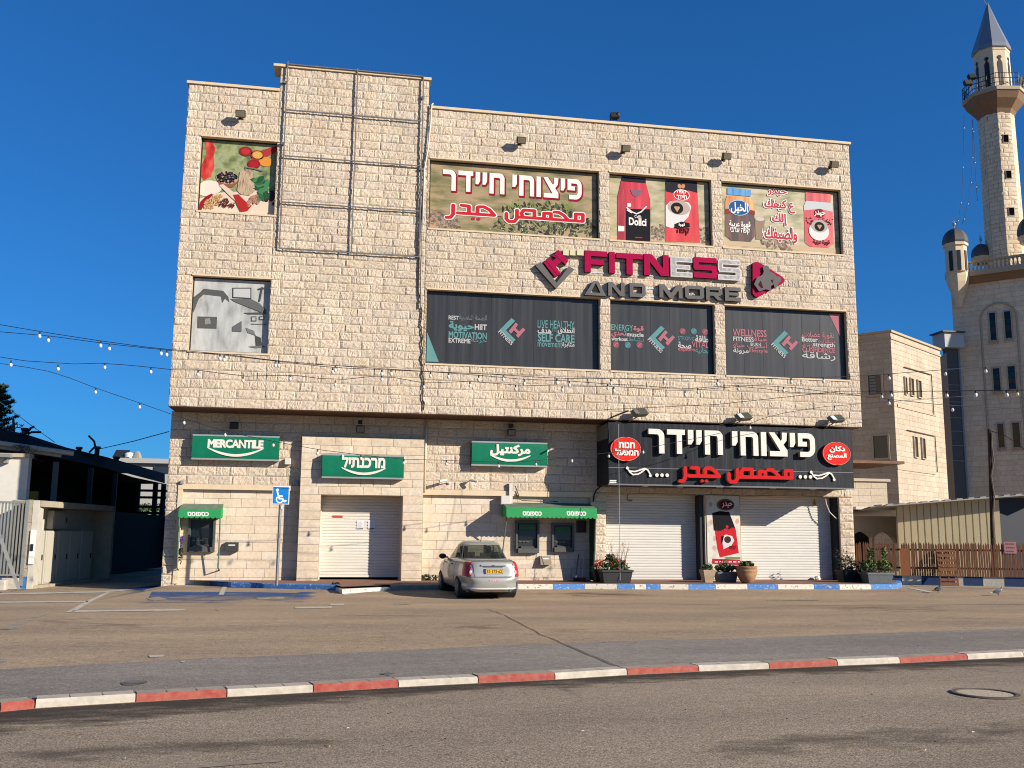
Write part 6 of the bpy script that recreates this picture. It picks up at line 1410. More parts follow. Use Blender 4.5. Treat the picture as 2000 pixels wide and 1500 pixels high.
for s_, L in enumerate(lamp):
    mb = MB(); mb.add([(x*1.008, y*1.004, z) for x,y,z in V_], L); 
    used = sorted({i for f in L for i in f}); mp = {j:i for i,j in enumerate(used)}
    mb2 = MB(); mb2.add([mb.v[j] for j in used], [[mp[i] for i in f] for f in L]); tl = mb2.build('tail_light', m_rlamp, cw, world=False, smooth=True)
    sx = -1 if s_ == 0 else 1; l2 = MB(); l2.ball((sx*.635,rear_y_(sx*.635,.70)-.002,.70), .042, .016, .06, 12, 8); l2.build('reverse_lamp', mat('clear_lamp', C(220,190,186,.7), .15, coat=1), tl, world=False, smooth='all')
# dark inner arches and wheels
mb = MB()
for ax_y in (-1.17,1.33): mb.tube([(-.80,ax_y,.30),(.80,ax_y,.30)], .343, 24)
mb.box(-.7,.7,-1.95,1.8,.2,.26)
mb.build('underbody', m_blk, cw, world=False)
for ax_y in (-1.17,1.33):
    for sx in (-1,1):
        w_ = MB(); w_.tube([(sx*.66,ax_y,.285),(sx*.68,ax_y,.285),(sx*.82,ax_y,.285),(sx*.845,ax_y,.285)], [.275,.295,.295,.275], 28); wl = w_.build('wheel', m_tyre, cw, world=False, smooth=True)
        r_ = MB(); r_.tube([(sx*.843,ax_y,.285),(sx*.852,ax_y,.285)], [.19,.18], 24)
        for k in range(8): a = 2*PI*k/8; r_.obox((sx*.856,ax_y+math.cos(a)*.105,.285+math.sin(a)*.105),(.006,0,0),(0,math.cos(a)*.07,math.sin(a)*.07),(0,-math.sin(a)*.022,math.cos(a)*.022))
        r_.build('rim', m_rimm, wl, world=False)
# cabin
CAB = [(.985,.735,-1.30,1.10,3.6),(1.02,.722,-1.24,1.00,3.6),(1.10,.690,-1.10,.80,3.6),(1.20,.650,-.93,.58,3.6),(1.30,.610,-.77,.37,3.5),(1.37,.580,-.65,.22,3.4),(1.415,.550,-.55,.10,3.3),(1.445,.50,-.44,.0,3.2),(1.465,.42,-.30,-.1,3.0),(1.475,.25,-.20,-.15,2.6)]
zc = [.985,1.02,1.06,1.10,1.15,1.20,1.25,1.30,1.34,1.37,1.40,1.43,1.452,1.467,1.475]
Vc = []
for z in zc:
    hw, yr, yf, n = lerp_tab(CAB, z)
    for k in range(NT):
        x, y = plan(hw, yr, yf, n, k)
        cr_ = .07*(1-(x/max(hw,.01))**2) if y < (yr+yf)/2 else -.0; Vc.append((x, y-cr_*(1 if z < 1.44 else .3), z))
shell, rear, front, sideL, sideR = [], [], [], [], []
for i in range(len(zc)-1):
    for k in range(NT):
        z = (zc[i]+zc[i+1])/2; th = 360*(k+.5)/NT; x = abs(np.mean([Vc[j][0] for j in cell(i,k)])); hw = lerp_tab(CAB, z)[0]; y = np.mean([Vc[j][1] for j in cell(i,k)])
        if 1.015 < z < 1.385 and 180 < th < 360 and x < hw*.90 and abs(math.sin(rad(th))) > .36: rear.append(cell(i,k))
        elif 1.0 < z < 1.385 and 0 < th < 180 and x < hw*.88 and abs(math.sin(rad(th))) > .36: front.append(cell(i,k))
        elif 1.01 < z < 1.375 and x > hw*.93 and abs(math.sin(rad(th))) < .96 and not (abs(y+.08) < .045):
            (sideR if math.cos(rad(th)) > 0 else sideL).append(cell(i,k))
        else: shell.append(cell(i,k))
def sub(name, fs, m, par, **k):
    used = sorted({i for f in fs for i in f}); mp = {j:i for i,j in enumerate(used)}; q = MB(); q.add([Vc[j] for j in used], [[mp[i] for i in f] for f in fs]); return q.build(name, m, par, world=False, **k)
q = shell+[tuple(range((len(zc)-1)*NT, len(zc)*NT))]
cab = sub('cabin_shell', q, m_car, cw, smooth=True); sub('rear_window', rear, m_glass, cw, smooth='all'); sub('windscreen', front, m_glass, cw, smooth='all')
for L in (sideL, sideR): sub('side_window', L, m_glass, cw, smooth='all')
m_seat = mat('dark_seat_cloth', C(70,70,68,.5), .9)
for x in (-.36,.36):
    mb = MB(); mb.box(x-.22,x+.22,.15,.28,.6,1.12); mb.box(x-.12,x+.12,.17,.25,1.12,1.30); mb.build('front_seat', m_seat, cw, world=False, bevel=.03)
mb = MB(); mb.box(-.62,.62,-.75,-.60,.6,1.06); mb.build('rear_seat', m_seat, cw, world=False, bevel=.03)
for x in (-.36,.36): mb = MB(); mb.box(x-.12,x+.12,-.80,-.72,1.05,1.18); mb.build('headrest', m_seat, cw, world=False, bevel=.03)
mb = MB(); mb.box(-.60,.60,-1.22,-.76,.985,1.0); mb.build('parcel_shelf', m_blk, cw, world=False)
# mirrors, antenna, seams, plate, trim
for sx in (-1,1):
    mb = MB(); mb.ball((sx*.90,.72,1.0), .115, .07, .075, 14, 9); mb.obox((sx*.79,.73,.97),(.06,0,0),(0,.03,0),(0,0,.02)); mb.build('wing_mirror', mat('black_mirror_plastic', (.02,.02,.022), .45), cw, world=False, smooth=True)
    for y in (-.32,.62): mb = MB(); mb.obox((sx*.825,y,.84),(.012,0,0),(0,.08,0),(0,0,.014)); mb.build('door_handle', m_blk, cw, world=False, bevel=.006)
    mb = MB(); mb.obox((sx*.842,.05,.60),(.008,0,0),(0,.98,0),(0,0,.016)); mb.build('side_strip', m_car, cw, world=False)
mb = MB(); mb.tube([(0,-.44,1.455),(.0,-.50,1.57)], .011, 6); mb.build('antenna', m_blk, cw, world=False)
m_seam = mat('panel_gap', (.03,.03,.032), .8)
def seam(pts, w_=.006): q = MB(); q.tube(pts, w_, 5); return q
def rear_y(x, z):
    hw, yr, yf, n = lerp_tab(LOW, z); c = min(1, abs(x)/hw)**(n/2); s_ = math.sqrt(max(0, 1-c*c)); return (yr+yf)/2-(yf-yr)/2*abs(s_)**(2/n)
sm = MB()
sm.tube([(x, rear_y(x,.585)-.003, .585) for x in np.linspace(-.72,.72,15)], .010, 5)
for sx in (-1,1): sm.tube([(sx*(.53+.04*(z-.6)/.3), rear_y(sx*.53,z)-.001, z) for z in np.linspace(.6,.93,6)], .006, 5)
sm.tube([(x, rear_y(x,.965)+.012, .978) for x in np.linspace(-.60,.60,9)], .004, 5)
for sx in (-1,1):
    for y in (-.72,.0,.92): sm.tube([(sx*lerp_tab(LOW,z)[0]*1.0, y+(0 if y > -.5 else -.1*(z-.6)), z) for z in np.linspace(.3,.93,8)], .005, 5)
sm.build('panel_gaps', m_seam, cw, world=False)
yq = rear_y(0,.76)
mb = MB(); mb.box(-.36,.36,yq-.02,yq+.05,.865,.905); mb.build('boot_garnish', m_car, cw, world=False, bevel=.01)
mb = MB(); mb.box(-.27,.27,yq-.008,yq+.02,.838,.862); mb.build('handle_recess', mat('recess_shadow_grey', C(90,90,92,.6), .5), cw, world=False)
np_ = MB(); np_.box(-.265,.265,yq-.024,yq-.008,.665,.79); pl8 = np_.build('number_plate', m_blk, cw, world=False)
mb = MB(); mb.box(-.205,.255,yq-.028,yq-.0245,.675,.78); mb.build('plate_face', mat('plate_yellow', C(240,186,40,.8), .5), pl8, world=False)
mb = MB(); mb.box(-.255,-.206,yq-.028,yq-.0245,.675,.78); mb.build('plate_band', mat('plate_blue', C(40,70,150,.7), .5), pl8, world=False)
plate('lettering', fit(glyphs('53·375·62', .03), -.19, .24, .69, .765), yq-.0285, .001, BLK, pl8, world=False)
yb = rear_y(0,.28)
mb = MB(); mb.tube([(x, rear_y(x,.30)-.01, .285) for x in np.linspace(-.70,.70,17)], .026, 8); mb.build('bumper_highlight', mat('painted_highlight', C(214,210,200,.8), .3, metal=.2), cw, world=False, smooth='all')  # pale tube stands in for the white highlight along the lower bumper
mb = MB(); mb.box(-.12,.16,rear_y(0,.47)-.006,rear_y(0,.47)+.02,.475,.515); mb.build('bumper_sticker', mat('scuffed_sticker', C(226,206,198,.75), .6, col2=C(190,90,84,.7), vscale=30), cw, world=False)
mb = MB(); mb.obox((0,yq-.03,.885),(.035,0,0),(0,.006,0),(0,0,.014)); mb.build('badge', m_metal, cw, world=False, bevel=.004)
mb = MB(); mb.tube([(.48,-2.0,.235),(.48,-2.12,.225)], .028, 10); mb.build('exhaust_pipe', m_metal, cw, world=False)
# ================================================================ right side: annex, mosque, shed, fence
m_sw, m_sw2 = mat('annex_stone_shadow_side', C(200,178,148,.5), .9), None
def turned(name, A, B, z0, z1, ops, ch, lens, parent, m=m_far, amp=.008):
    d = np.array(B)-np.array(A); L = np.linalg.norm(d); d /= L
    return stone_wall(name, 0, L, z0, z1, 0, ops, ch, lens, amp, 3, 3, m, parent, gap=.012, frame=(tuple(A), tuple(d)))
def onwall(A, B, px, py):       # photo point -> (distance along, height) on an upright wall A-B
    A, B = np.array(A), np.array(B); d = (B-A)/np.linalg.norm(B-A); r = ray(px, py)
    M_ = np.array([[d[0], -r[0]], [d[1], -r[1]]]); s_, t_ = np.linalg.solve(M_, CAM[:2]-A); return float(s_), float(CAM[2]+r[2]*t_)
def wpt(A, B, s_, off=0.0):
    A, B = np.array(A), np.array(B); d = (B-A)/np.linalg.norm(B-A); n = np.array([d[1], -d[0]]); return A+d*s_+n*off
def wall_window(name, A, B, pts, m, parent, dep=.12, surround=None, fw=.1):
    """opening given by two photo corners: glass set back, frame round it"""
    (s0, z1), (s1, z0) = onwall(A, B, *pts[0]), onwall(A, B, *pts[1]); s0, s1 = min(s0,s1), max(s0,s1); z0, z1 = min(z0,z1), max(z0,z1)
    def P(s_, o, z): q = wpt(A, B, s_, o); return (q[0], q[1], z)
    mb = MB(); mb.quad(P(s0,.012,z0),P(s1,.012,z0),P(s1,.012,z1),P(s0,.012,z1)); o = mb.build('window', m, parent, fix=False)
    if surround:
        mb = MB()
        for a,b,c,d in ((s0-fw,s1+fw,z1,z1+fw),(s0-fw,s1+fw,z0-fw,z0),(s0-fw,s0,z0,z1),(s1,s1+fw,z0,z1)):
            vs = [P(a,.01,c),P(b,.01,c),P(b,.01,d),P(a,.01,d),P(a,.10,c),P(b,.10,c),P(b,.10,d),P(a,.10,d)]
            mb.add(vs, [(0,3,2,1),(4,5,6,7),(0,1,5,4),(1,2,6,5),(2,3,7,6),(3,0,4,7)])
        mb.build('window_frame', surround, o)
    return o, (s0,s1,z0,z1), P
m_gl = mat('far_window_glass', (.025,.03,.035), .15, spec=.6); m_paleframe = mat('pale_stone_frame', C(214,196,166,.58), .8)
# annex: a turned stone block with its sharp corner towards the street
XY = lambda px, py, Y: (U(px,py,Y)[0], Y)
aC = XY(1750,860,16.0); aL = (aC[0]-3.9, 16.0+4.55); aR = XY(1846,860,20.2)
z1C = U(1750,648,16.0)[1]
ax = thing('annex_building', 'turned cream stone block with slit windows between the shops and the mosque', 'building', (*aC, 0))
turned('shaded_wall', aL, aC, .0, z1C, [], .30, (.6,.9), ax); turned('sunlit_wall', aC, aR, .0, z1C, [], .30, (.6,.9), ax)
for A, B in ((aL,aC),(aC,aR)):
    d = (np.array(B)-np.array(A)); d /= np.linalg.norm(d); n = np.array([d[1],-d[0]]); L = np.linalg.norm(np.array(B)-np.array(A))
    mb = MB(); q = lambda s_, o: tuple(np.array(A)+d*s_+n*o)
    for zz0, zz1, o in ((z1C-.04,z1C+.08,.10),(z1C-.42,z1C-.30,.06)):
        P = [q(-.0,-.25),q(L,-.25),q(L,o),q(-.0 if A is aL else -.08,o)]; mb.zprism([tuple(p) for p in P], zz0, zz1)
    mb.build('coping', m_paleframe, ax)
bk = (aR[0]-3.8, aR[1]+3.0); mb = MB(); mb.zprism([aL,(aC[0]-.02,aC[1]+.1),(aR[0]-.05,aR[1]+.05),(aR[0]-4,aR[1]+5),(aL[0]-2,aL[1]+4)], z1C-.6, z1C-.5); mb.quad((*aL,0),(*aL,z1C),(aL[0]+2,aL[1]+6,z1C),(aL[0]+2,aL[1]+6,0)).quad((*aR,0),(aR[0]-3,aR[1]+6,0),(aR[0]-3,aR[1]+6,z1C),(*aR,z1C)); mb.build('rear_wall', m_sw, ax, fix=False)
o, bb, P = wall_window('window', aL, aC, ((1696,734),(1723,770)), m_gl, ax, surround=m_paleframe)
mb = MB()
for k in range(6): z = bb[2]+(bb[3]-bb[2])*(k+.6)/6.4; mb.add([P(bb[0]+.06,.03,z),P(bb[1]-.3,.03,z),P(bb[1]-.3,.035,z+.09),P(bb[0]+.06,.035,z+.09)], [(0,1,2,3)])
mb.build('slats', mat('grey_blind', C(150,160,170,.5), .5), o, fix=False)
wall_window('window', aL, aC, ((1706,852),(1736,894)), m_gl, ax, surround=m_paleframe)
for p in (((1765,737),(1770,770)),((1776,739),(1783,773)),((1790,743),(1798,777)),((1783,853),(1791,893)),((1798,856),(1806,896))): wall_window('window', aC, aR, p, mat('slit_shade', C(120,104,84,.45), .8), ax, surround=m_paleframe, fw=.05)
mb = MB(); (sa,za),(sb,zb_),(sc_,zc_) = onwall(aC,aR,1764,717), onwall(aC,aR,1817,732), onwall(aC,aR,1822,810)
f3 = lambda s_, z: (*wpt(aC,aR,s_,.06), z); mb.tube([f3(sa,za),f3(sb,zb_),f3(sc_,zc_)], .03, 6); (sa,za),(sb,zb_),(sc_,zc_) = onwall(aC,aR,1770,840), onwall(aC,aR,1824,852), onwall(aC,aR,1829,922); mb.tube([f3(sa,za),f3(sb,zb_),f3(sc_,zc_)], .03, 6); mb.build('wall_pipe', mat('brown_pipe', C(130,110,86,.5), .6), ax)
for py in (800, 922):
    mb = MB(); s0, z = onwall(aC,aR,1752,py-8); s1, _ = onwall(aC,aR,1826,py); mb.obox((*wpt(aC,aR,(s0+s1)/2,.03), z), tuple(np.append((np.array(aR)-np.array(aC))/np.linalg.norm(np.array(aR)-np.array(aC))*(s1-s0)/2,0)), (0,.02,0), (0,0,.08)); mb.build('string_course', m_paleframe, ax)

# mosque: square body seen on its shaded side, turrets, domes, minaret
mA = XY(1876,860,34.0); d45 = np.array([.70,-.714]); mB_ = tuple(np.array(mA)+d45*16)
zmT = onwall(mA, mB_, 1900, 541)[1]
mq = thing('mosque', 'cream stone mosque with a tall octagonal minaret and small grey domed turrets', 'mosque', (*mA, 0))
ops = []
def mrect(p): (s0,z1),(s1,z0) = onwall(mA,mB_,*p[0]), onwall(mA,mB_,*p[1]); return (min(s0,s1),max(s0,s1),min(z0,z1),max(z0,z1))
turned('shaded_wall', mA, mB_, 0, zmT, [], .38, (.6,1.2), mq, m=m_mosq, amp=.012)
mb = MB(); bq = tuple(np.array(mA)+np.array([.714,.70])*14); bq2 = tuple(np.array(mB_)+np.array([.714,.70])*14)
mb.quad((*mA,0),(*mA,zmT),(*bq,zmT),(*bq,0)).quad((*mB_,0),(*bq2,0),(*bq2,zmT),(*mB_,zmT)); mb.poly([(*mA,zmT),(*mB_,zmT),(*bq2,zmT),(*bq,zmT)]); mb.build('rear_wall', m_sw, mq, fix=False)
def band(s0, s1, z0, z1, off, name, m):
    P = [wpt(mA,mB_,s0,0),wpt(mA,mB_,s1,0),wpt(mA,mB_,s1,off),wpt(mA,mB_,s0,off)]; q = MB(); q.zprism([tuple(p) for p in P], z0, z1); return q.build(name, m, mq)
band(0, 16, zmT-.55, zmT, .28, 'orange_cove', mat('ochre_plaster', C(196,142,90,.5), .8)); band(-.3, 16.3, zmT, zmT+.42, .45, 'cornice', m_paleframe)
# balustrade
zb0 = zmT+.42; zb1 = zb0+.75
q = MB(); s_ = 1.4
while s_ < 16: a = wpt(mA,mB_,s_,.25); q.lathe([(.05,0),(.09,.12),(.05,.35),(.09,.55),(.06,.62)], (a[0],a[1],zb0), 7); s_ += .28
q.build('balusters', m_paleframe, mq)
band(1.2, 16.3, zb1-.13, zb1, .38, 'handrail', m_paleframe)
for s0 in (5.0, 9.8): band(s0, s0+2.4, zb0+.002, zb1-.132, .33, 'parapet_panel', m_paleframe)
# arched recess lines and coloured windows
q = MB(); s0, zz = onwall(mA,mB_,1915,620); s1 = onwall(mA,mB_,1985,610)[0]; w2 = (s1-s0)/2; cxs = (s0+s1)/2; zc0 = onwall(mA,mB_,1950,622)[1]; zbm = onwall(mA,mB_,1930,985)[1]
pts = [(s0,2.0)]+[(cxs-w2*math.cos(PI*k/14), zc0+w2*.95*math.sin(PI*k/14)) for k in range(15)]+[(s1,2.0)]
for (sa,za),(sb,zb_) in zip(pts[:-1],pts[1:]):
    a,b = wpt(mA,mB_,sa,.05), wpt(mA,mB_,sb,.05); q.tube([(*a,za),(*b,zb_)], .07, 6)
q.build('arch_moulding', m_paleframe, mq)
cols4 = [mat('blue_pane', C(24,26,60,.6), .15), mat('green_pane', C(24,60,32,.6), .15), mat('amber_pane', C(76,46,24,.6), .15), mat('dark_pane', C(24,24,36,.6), .15)]
for (p, hs) in ((((1932,612),(1947,664)),[0,1,2,3]),(((1961,609),(1977,660)),[0,1,2,3]),(((1939,720),(1955,763)),[0,1,2,3]),(((1968,716),(1985,760)),[0,1,2,3]),(((1948,828),(1963,874)),[0,3,2,3]),(((1977,826),(1994,873)),[0,1,2,3])):
    o, bb, P = wall_window('window', mA, mB_, p, cols4[3], mq, surround=m_paleframe, fw=.09)
    for k, c_ in enumerate(hs):
        h = (bb[3]-bb[2])/4; z = bb[3]-h*(k+1); q = MB(); q.quad(P(bb[0]+.03,.02,z+.04),P(bb[1]-.03,.02,z+.04),P(bb[1]-.03,.02,z+h-.02),P(bb[0]+.03,.02,z+h-.02)); q.build('pane', cols4[c_], o, fix=False)
    q = MB(); a,b = wpt(mA,mB_,(bb[0]+bb[1])/2,.1), bb[2]-.18
    for s_ in np.linspace(bb[0]-.05,bb[1]+.05,3): a = wpt(mA,mB_,s_,.12); q.lathe([(.03,-.22),(.07,-.1),(.07,.1)], (a[0],a[1],bb[2]-.1), 6)
    q.build('sill_brackets', m_paleframe, o)
# grey stair glass and white box between mosque and annex
gl = XY(1860,860,33.0); q = MB(); zt_, zb_ = U(1865,678,33)[1], 0.0; xg0, xg1 = U(1855,800,33)[0], U(1880,800,33)[0]; q.box(xg0,xg1,33,33.4,zb_,zt_); tw_ = q.build('stair_glazing', mat('grey_blue_glazing', C(112,112,112,.5), .65, spec=.15), mq)
q = MB()
for py in (720,752,785,816,842,870,900): z = U(1865,py,33)[1]; q.box(xg0-.01,xg1+.01,32.95,33.0,z-.03,z+.03)
q.box(xg1-.12,xg1+.02,32.93,33,zb_,zt_); q.build('glazing_bar', mat('pale_mullion', C(150,160,166,.5), .5), tw_)
q = MB(); x0,z0 = U(1846,677,32.5); x1,z1 = U(1882,643,32.5); q.box(x0,x1,32.5,34,z0,z1-.2); q.build('plant_room', mat('white_plaster', C(216,216,212,.6), .8), mq); q = MB(); q.box(x0-.25,x1,32.3,34,z1-.3,z1-.2); q.build('plant_room_roof', m_dk, mq)
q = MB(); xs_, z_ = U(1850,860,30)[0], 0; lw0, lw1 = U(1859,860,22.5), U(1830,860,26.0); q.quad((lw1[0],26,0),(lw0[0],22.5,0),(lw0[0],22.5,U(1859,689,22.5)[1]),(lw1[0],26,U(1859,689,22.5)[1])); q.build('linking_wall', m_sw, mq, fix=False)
m_lead = mat('lead_dome', C(112,108,104,.55), .55, metal=.2, var=.08, vscale=3)
def turret(px, pyb, pyd, pyt, Y, rpx, name_):
    X, Z0 = U(px, pyb, Y); Zd = U(px,pyd,Y)[1]; Zt = U(px,pyt,Y)[1]; r = rpx*(Y-CAM[1])/FPX*1.03
    q = MB(); q.lathe([(r*.88,Z0-.2),(r*.88,Zd-.25),(r*1.03,Zd-.2),(r*1.03,Zd)], (X,Y,0), 8, ph=rad(10)); o = q.build('turret', m_far2, mq)
    q = MB(); n = 7; h = Zt-Zd; q.lathe([(r*1.0,Zd),(r*1.06,Zd+h*.12)]+[(r*1.06*math.cos(PI/2*k/n*.98), Zd+h*.12+h*.88*math.sin(PI/2*k/n)) for k in range(1,n+1)], (X,Y,0), 8, ph=rad(10)); q.build('dome', m_lead, o)
    q = MB(); q.tube([(X,Y,Zt),(X,Y,Zt+.6)], .05, 6); q.ball((X,Y,Zt+.35), .14); q.tube([(X-.12,Y,Zt+.55),(X,Y,Zt+.75),(X+.12,Y,Zt+.55)], .03, 5); q.build('finial', mat('silver_finial', C(200,206,206,.7), .3, metal=.6), o)
    q = MB()
    for a in (250, 205, 295):
        c, s2 = math.cos(rad(a)), math.sin(rad(a)); q.obox((X+c*r*.84,Y+s2*r*.84,(Z0+Zd)/2-.4),(-s2*.13,c*.13,0),(c*.05,s2*.05,0),(0,0,(Zd-Z0)*.38))
    q.build('slot', m_blk, o); return o
m_far2 = mat('turret_stone', C(234,210,174,.80), .9, var=.08, vscale=2, bump=.2, bscale=8)
t1 = turret(1869, 528, 478, 447, 33.0, 25, 'a')
q = MB(); X, Zb = U(1869,528,33); X2, Zc = U(1880,620,33.8); r = 25*65/FPX
q.lathe([(.2,U(1876,600,33)[1]),(r*.5,U(1876,578,33)[1]),(r*.9,U(1876,552,33)[1]),(r*.98,U(1869,540,33)[1]),(r*.98,Zb)], (X+.15,33.2,0), 8, ph=rad(10)); q.build('corbel', m_far2, mq)
turret(1918, 512, 503, 477, 37.0, 20, 'b'); turret(2012, 470, 462, 424, 33.0, 24, 'c')
# minaret
Ym = 36.0; cxm, _ = U(1956,380,Ym); k_ = (Ym-CAM[1])/FPX
def mz(py): return U(1948,py,Ym)[1]
mn = thing
m_min = stone_mat('minaret_stone', MOSQ, bump=.5, bscale=9)
r0 = 42*k_; R_t = 38*k_
def octa(rz, n=8, ph=rad(12)): q = MB(); q.lathe(rz, (cxm,Ym,0), n, ph=ph); return q
cxt, _ = U(1947,150,Ym); lean = 0
# coursed shaft: eight faces, each of separate blocks
ph0 = rad(12)
def shaft(z0, z1, ra, rb, name_):
    V2, F2, T2 = [], [], []; n = int((z1-z0)/.36)
    for f in range(8):
        a0, a1 = ph0+f*PI/4, ph0+(f+1)*PI/4
        for c in range(n):
            za_, zb2 = z0+(z1-z0)*c/n+.012, z0+(z1-z0)*(c+1)/n-.012; rr = ra+(rb-ra)*(c/n)
            cuts = [0]+sorted(RNG.uniform(.15,.85,1 if c%2 else 2).tolist())+[1]
            for u0, u1 in zip(cuts[:-1],cuts[1:]):
                if u1-u0 < .06: continue
                p0 = np.array([math.cos(a0),math.sin(a0)])*rr; p1 = np.array([math.cos(a1),math.sin(a1)])*rr; nn = (p0+p1); nn /= np.linalg.norm(nn)
                A2, B2 = p0+(p1-p0)*(u0+.01), p0+(p1-p0)*(u1-.01); b = len(V2); mid = (A2+B2)/2+nn*RNG.uniform(.0,.05)
                V2 += [(cxm+A2[0],Ym+A2[1],za_),(cxm+B2[0],Ym+B2[1],za_),(cxm+B2[0],Ym+B2[1],zb2),(cxm+A2[0],Ym+A2[1],zb2),(cxm+mid[0],Ym+mid[1],(za_+zb2)/2)]
                F2 += [(b,b+1,b+4),(b+1,b+2,b+4),(b+2,b+3,b+4),(b+3,b,b+4)]; T2 += [RNG.uniform(0,1)]*5
    me = bpy.data.meshes.new(name_); me.from_pydata(V2, [], F2); me.materials.append(m_min); at = me.attributes.new('tone','FLOAT','POINT'); at.data.foreach_set('value', T2)
    o = link(name_, me, mq); q = MB(); q.lathe([(ra-.02,z0),(rb-.02,z1)], (cxm,Ym,0), 8, ph=ph0); q.build('mortar_core', m_mortar, o); return o
zbal = mz(212)
sf_ = shaft(zmT-.5, zbal, r0, R_t, 'minaret_shaft')
for px, py in ((1945,282),(1946,352),(1953,425)):
    pass
for py in (283,352,423):   # slots on the face turned to the street
    a = ph0+5*PI/4+PI/8; z = mz(py); rr = (r0+(R_t-r0)*(z-zmT)/(zbal-zmT))*math.cos(PI/8)+.01; c, s2 = math.cos(a), math.sin(a)
    q = MB(); q.obox((cxm+c*rr,Ym+s2*rr,z),(-s2*.24,c*.24,0),(c*.06,s2*.06,0),(0,0,.36)); o = q.build('window', m_paleframe, sf_); q = MB(); q.obox((cxm+c*(rr+.03),Ym+s2*(rr+.03),z),(-s2*.19,c*.19,0),(c*.05,s2*.05,0),(0,0,.30)); q.build('pane', mat('dark_slot', (.004,.004,.005), 1.0, spec=0), o)
rB = 68*k_
q = octa([(R_t,zbal-1.0),(R_t*1.14,zbal-.6),(rB*.88,zbal+.05),(rB*.97,zbal+.5),(rB*.97,zbal+.6)]); q.build('balcony_corbel', mat('corbel_plaster', C(176,138,104,.5), .85, var=.08), mq)
q = octa([(rB*1.0,zbal+.6),(rB*1.02,zbal+.62),(rB*1.02,zbal+.90),(rB*.98,zbal+.92)]); q.build('balcony_slab', m_paleframe, mq)
q = MB()
for f in range(8):
    a0, a1 = ph0+f*PI/4, ph0+(f+1)*PI/4; p0, p1 = [(cxm+rB*.98*math.cos(a),Ym+rB*.98*math.sin(a)) for a in (a0,a1)]
    for z in (1.25,1.65,2.05): q.tube([(*p0,zbal+z),(*p1,zbal+z)], .03, 5)
    for u in np.linspace(0,1,6)[:-1]: x,y = p0[0]+(p1[0]-p0[0])*u, p0[1]+(p1[1]-p0[1])*u; q.tube([(x,y,zbal+.98),(x,y,zbal+2.1)], .025, 5)
q.build('railing', m_blk, mq, fix=False)
zdr0, zdr1 = zbal+1.0, mz(106); rD = 37.5*k_
q = octa([(rD*1.05,zdr0),(rD*1.0,zdr1-.3),(rD*1.04,zdr1-.25),(rD*1.04,zdr1)]); dr = q.build('lantern', m_far2, mq)
for f in range(8):
    a = ph0+f*PI/4+PI/8; c, s2 = math.cos(a), math.sin(a); rr = rD*1.02*math.cos(PI/8)
    q = MB(); zc_ = zdr0+(zdr1-zdr0)*.42; hh = (zdr1-zdr0)*.30
    pts2 = [(-.2,-hh),(.2,-hh),(.2,hh*.7),(0,hh*1.05),(-.2,hh*.7)]; vs = [(cxm+c*(rr+.03)-s2*u,Ym+s2*(rr+.03)+c*u,zc_+v) for u,v in pts2]; q.poly(vs); q.build('window', m_blk, dr, fix=False)
    q = MB(); vs = [(cxm+c*(rr+.03)-s2*.17*math.cos(b),Ym+s2*(rr+.03)+c*.17*math.cos(b),zdr1-.95+.17*math.sin(b)) for b in np.linspace(0,2*PI,12)[:-1]]; q.poly(vs); q.build('window', m_blk, dr, fix=False)
cxs2 = cxm
q = octa([(rD*1.14,zdr1-.02),(rD*1.10,zdr1+.35),(rD*.62,mz(60)),(.04,mz(8))]); q.build('spire', mat('zinc_spire', C(170,174,182,.6), .35, metal=.35), mq)
q = MB(); q.tube([(cxm-.05,Ym,mz(14)),(cxm-.35,Ym,mz(4)),(cxm-.35,Ym,mz(-30))], .05, 6); q.build('finial', MATS['silver_finial'], mq)
for px,py,bl in ((1890,162,0),(1898,150,1),(1996,158,0)):
    X,Z = U(px,py,Ym-1); q = MB(); q.obox((X,Ym-1,Z),(.3,0,.05),(0,.15,-.05),(0,.1,.22)); q.tube([(X,Ym-1,Z),(X+.1,Ym-.9,zbal+1.6)], .06, 6); q.build('loudspeaker', m_lamp if bl == 0 else m_blk, mq)
# thin bulb strings hanging from the minaret balcony
def string(name, label, pts3, bulbs, r=.014, br=.045, m=None, loose=None, cat='string lights', group=None):
    t = thing(name, label, cat, tuple(pts3[0]), 0, group)
    q = MB(); q.tube(pts3, r, 5); q.build('cable', m or m_blk, t, smooth='all')
    for p in bulbs:
        p = Vector(p); s_ = br/.045
        a = MB(); a.lathe([(.022*s_,-.075*s_),(.024*s_,-.02*s_),(.014*s_,.0)], tuple(p), 8); sk_ = a.build('socket', m_blk, t)
        a = MB(); dx = random.uniform(-.02,.02)*s_; a.lathe([(.006*s_,-.185*s_),(.032*s_,-.17*s_),(.046*s_,-.135*s_),(.036*s_,-.095*s_),(.02*s_,-.075*s_)], tuple(p), 10); a.build('bulb', m_bulb, sk_, smooth='all')
    return t
m_bulb = mat('white_glass_bulb', C(232,226,212,.82), .25, coat=.4)
for lb, P in (('outer thin string of tiny bulbs hanging from the minaret balcony to the left turret', [(1883,225),(1882,300),(1879,380),(1873,425),(1868,436)]), ('middle thin string of tiny bulbs hanging from the minaret balcony to the roof', [(1899,232),(1900,290),(1898,340),(1893,385),(1885,420),(1879,437)]), ('short thin string of tiny bulbs hanging beside the minaret shaft', [(1900,235),(1904,300),(1906,350),(1909,392)])):
    P3 = [(U(x,y,Ym-2.5)[0],Ym-2.5,U(x,y,Ym-2.5)[1]) for x,y in P]; bl = []
    for a,b in zip(P3[:-1],P3[1:]): bl += [tuple(np.array(a)+(np.array(b)-np.array(a))*u) for u in (.3,)]
    string('string_light', lb, P3, bl, .016, .042, group='bulb strings on the minaret')

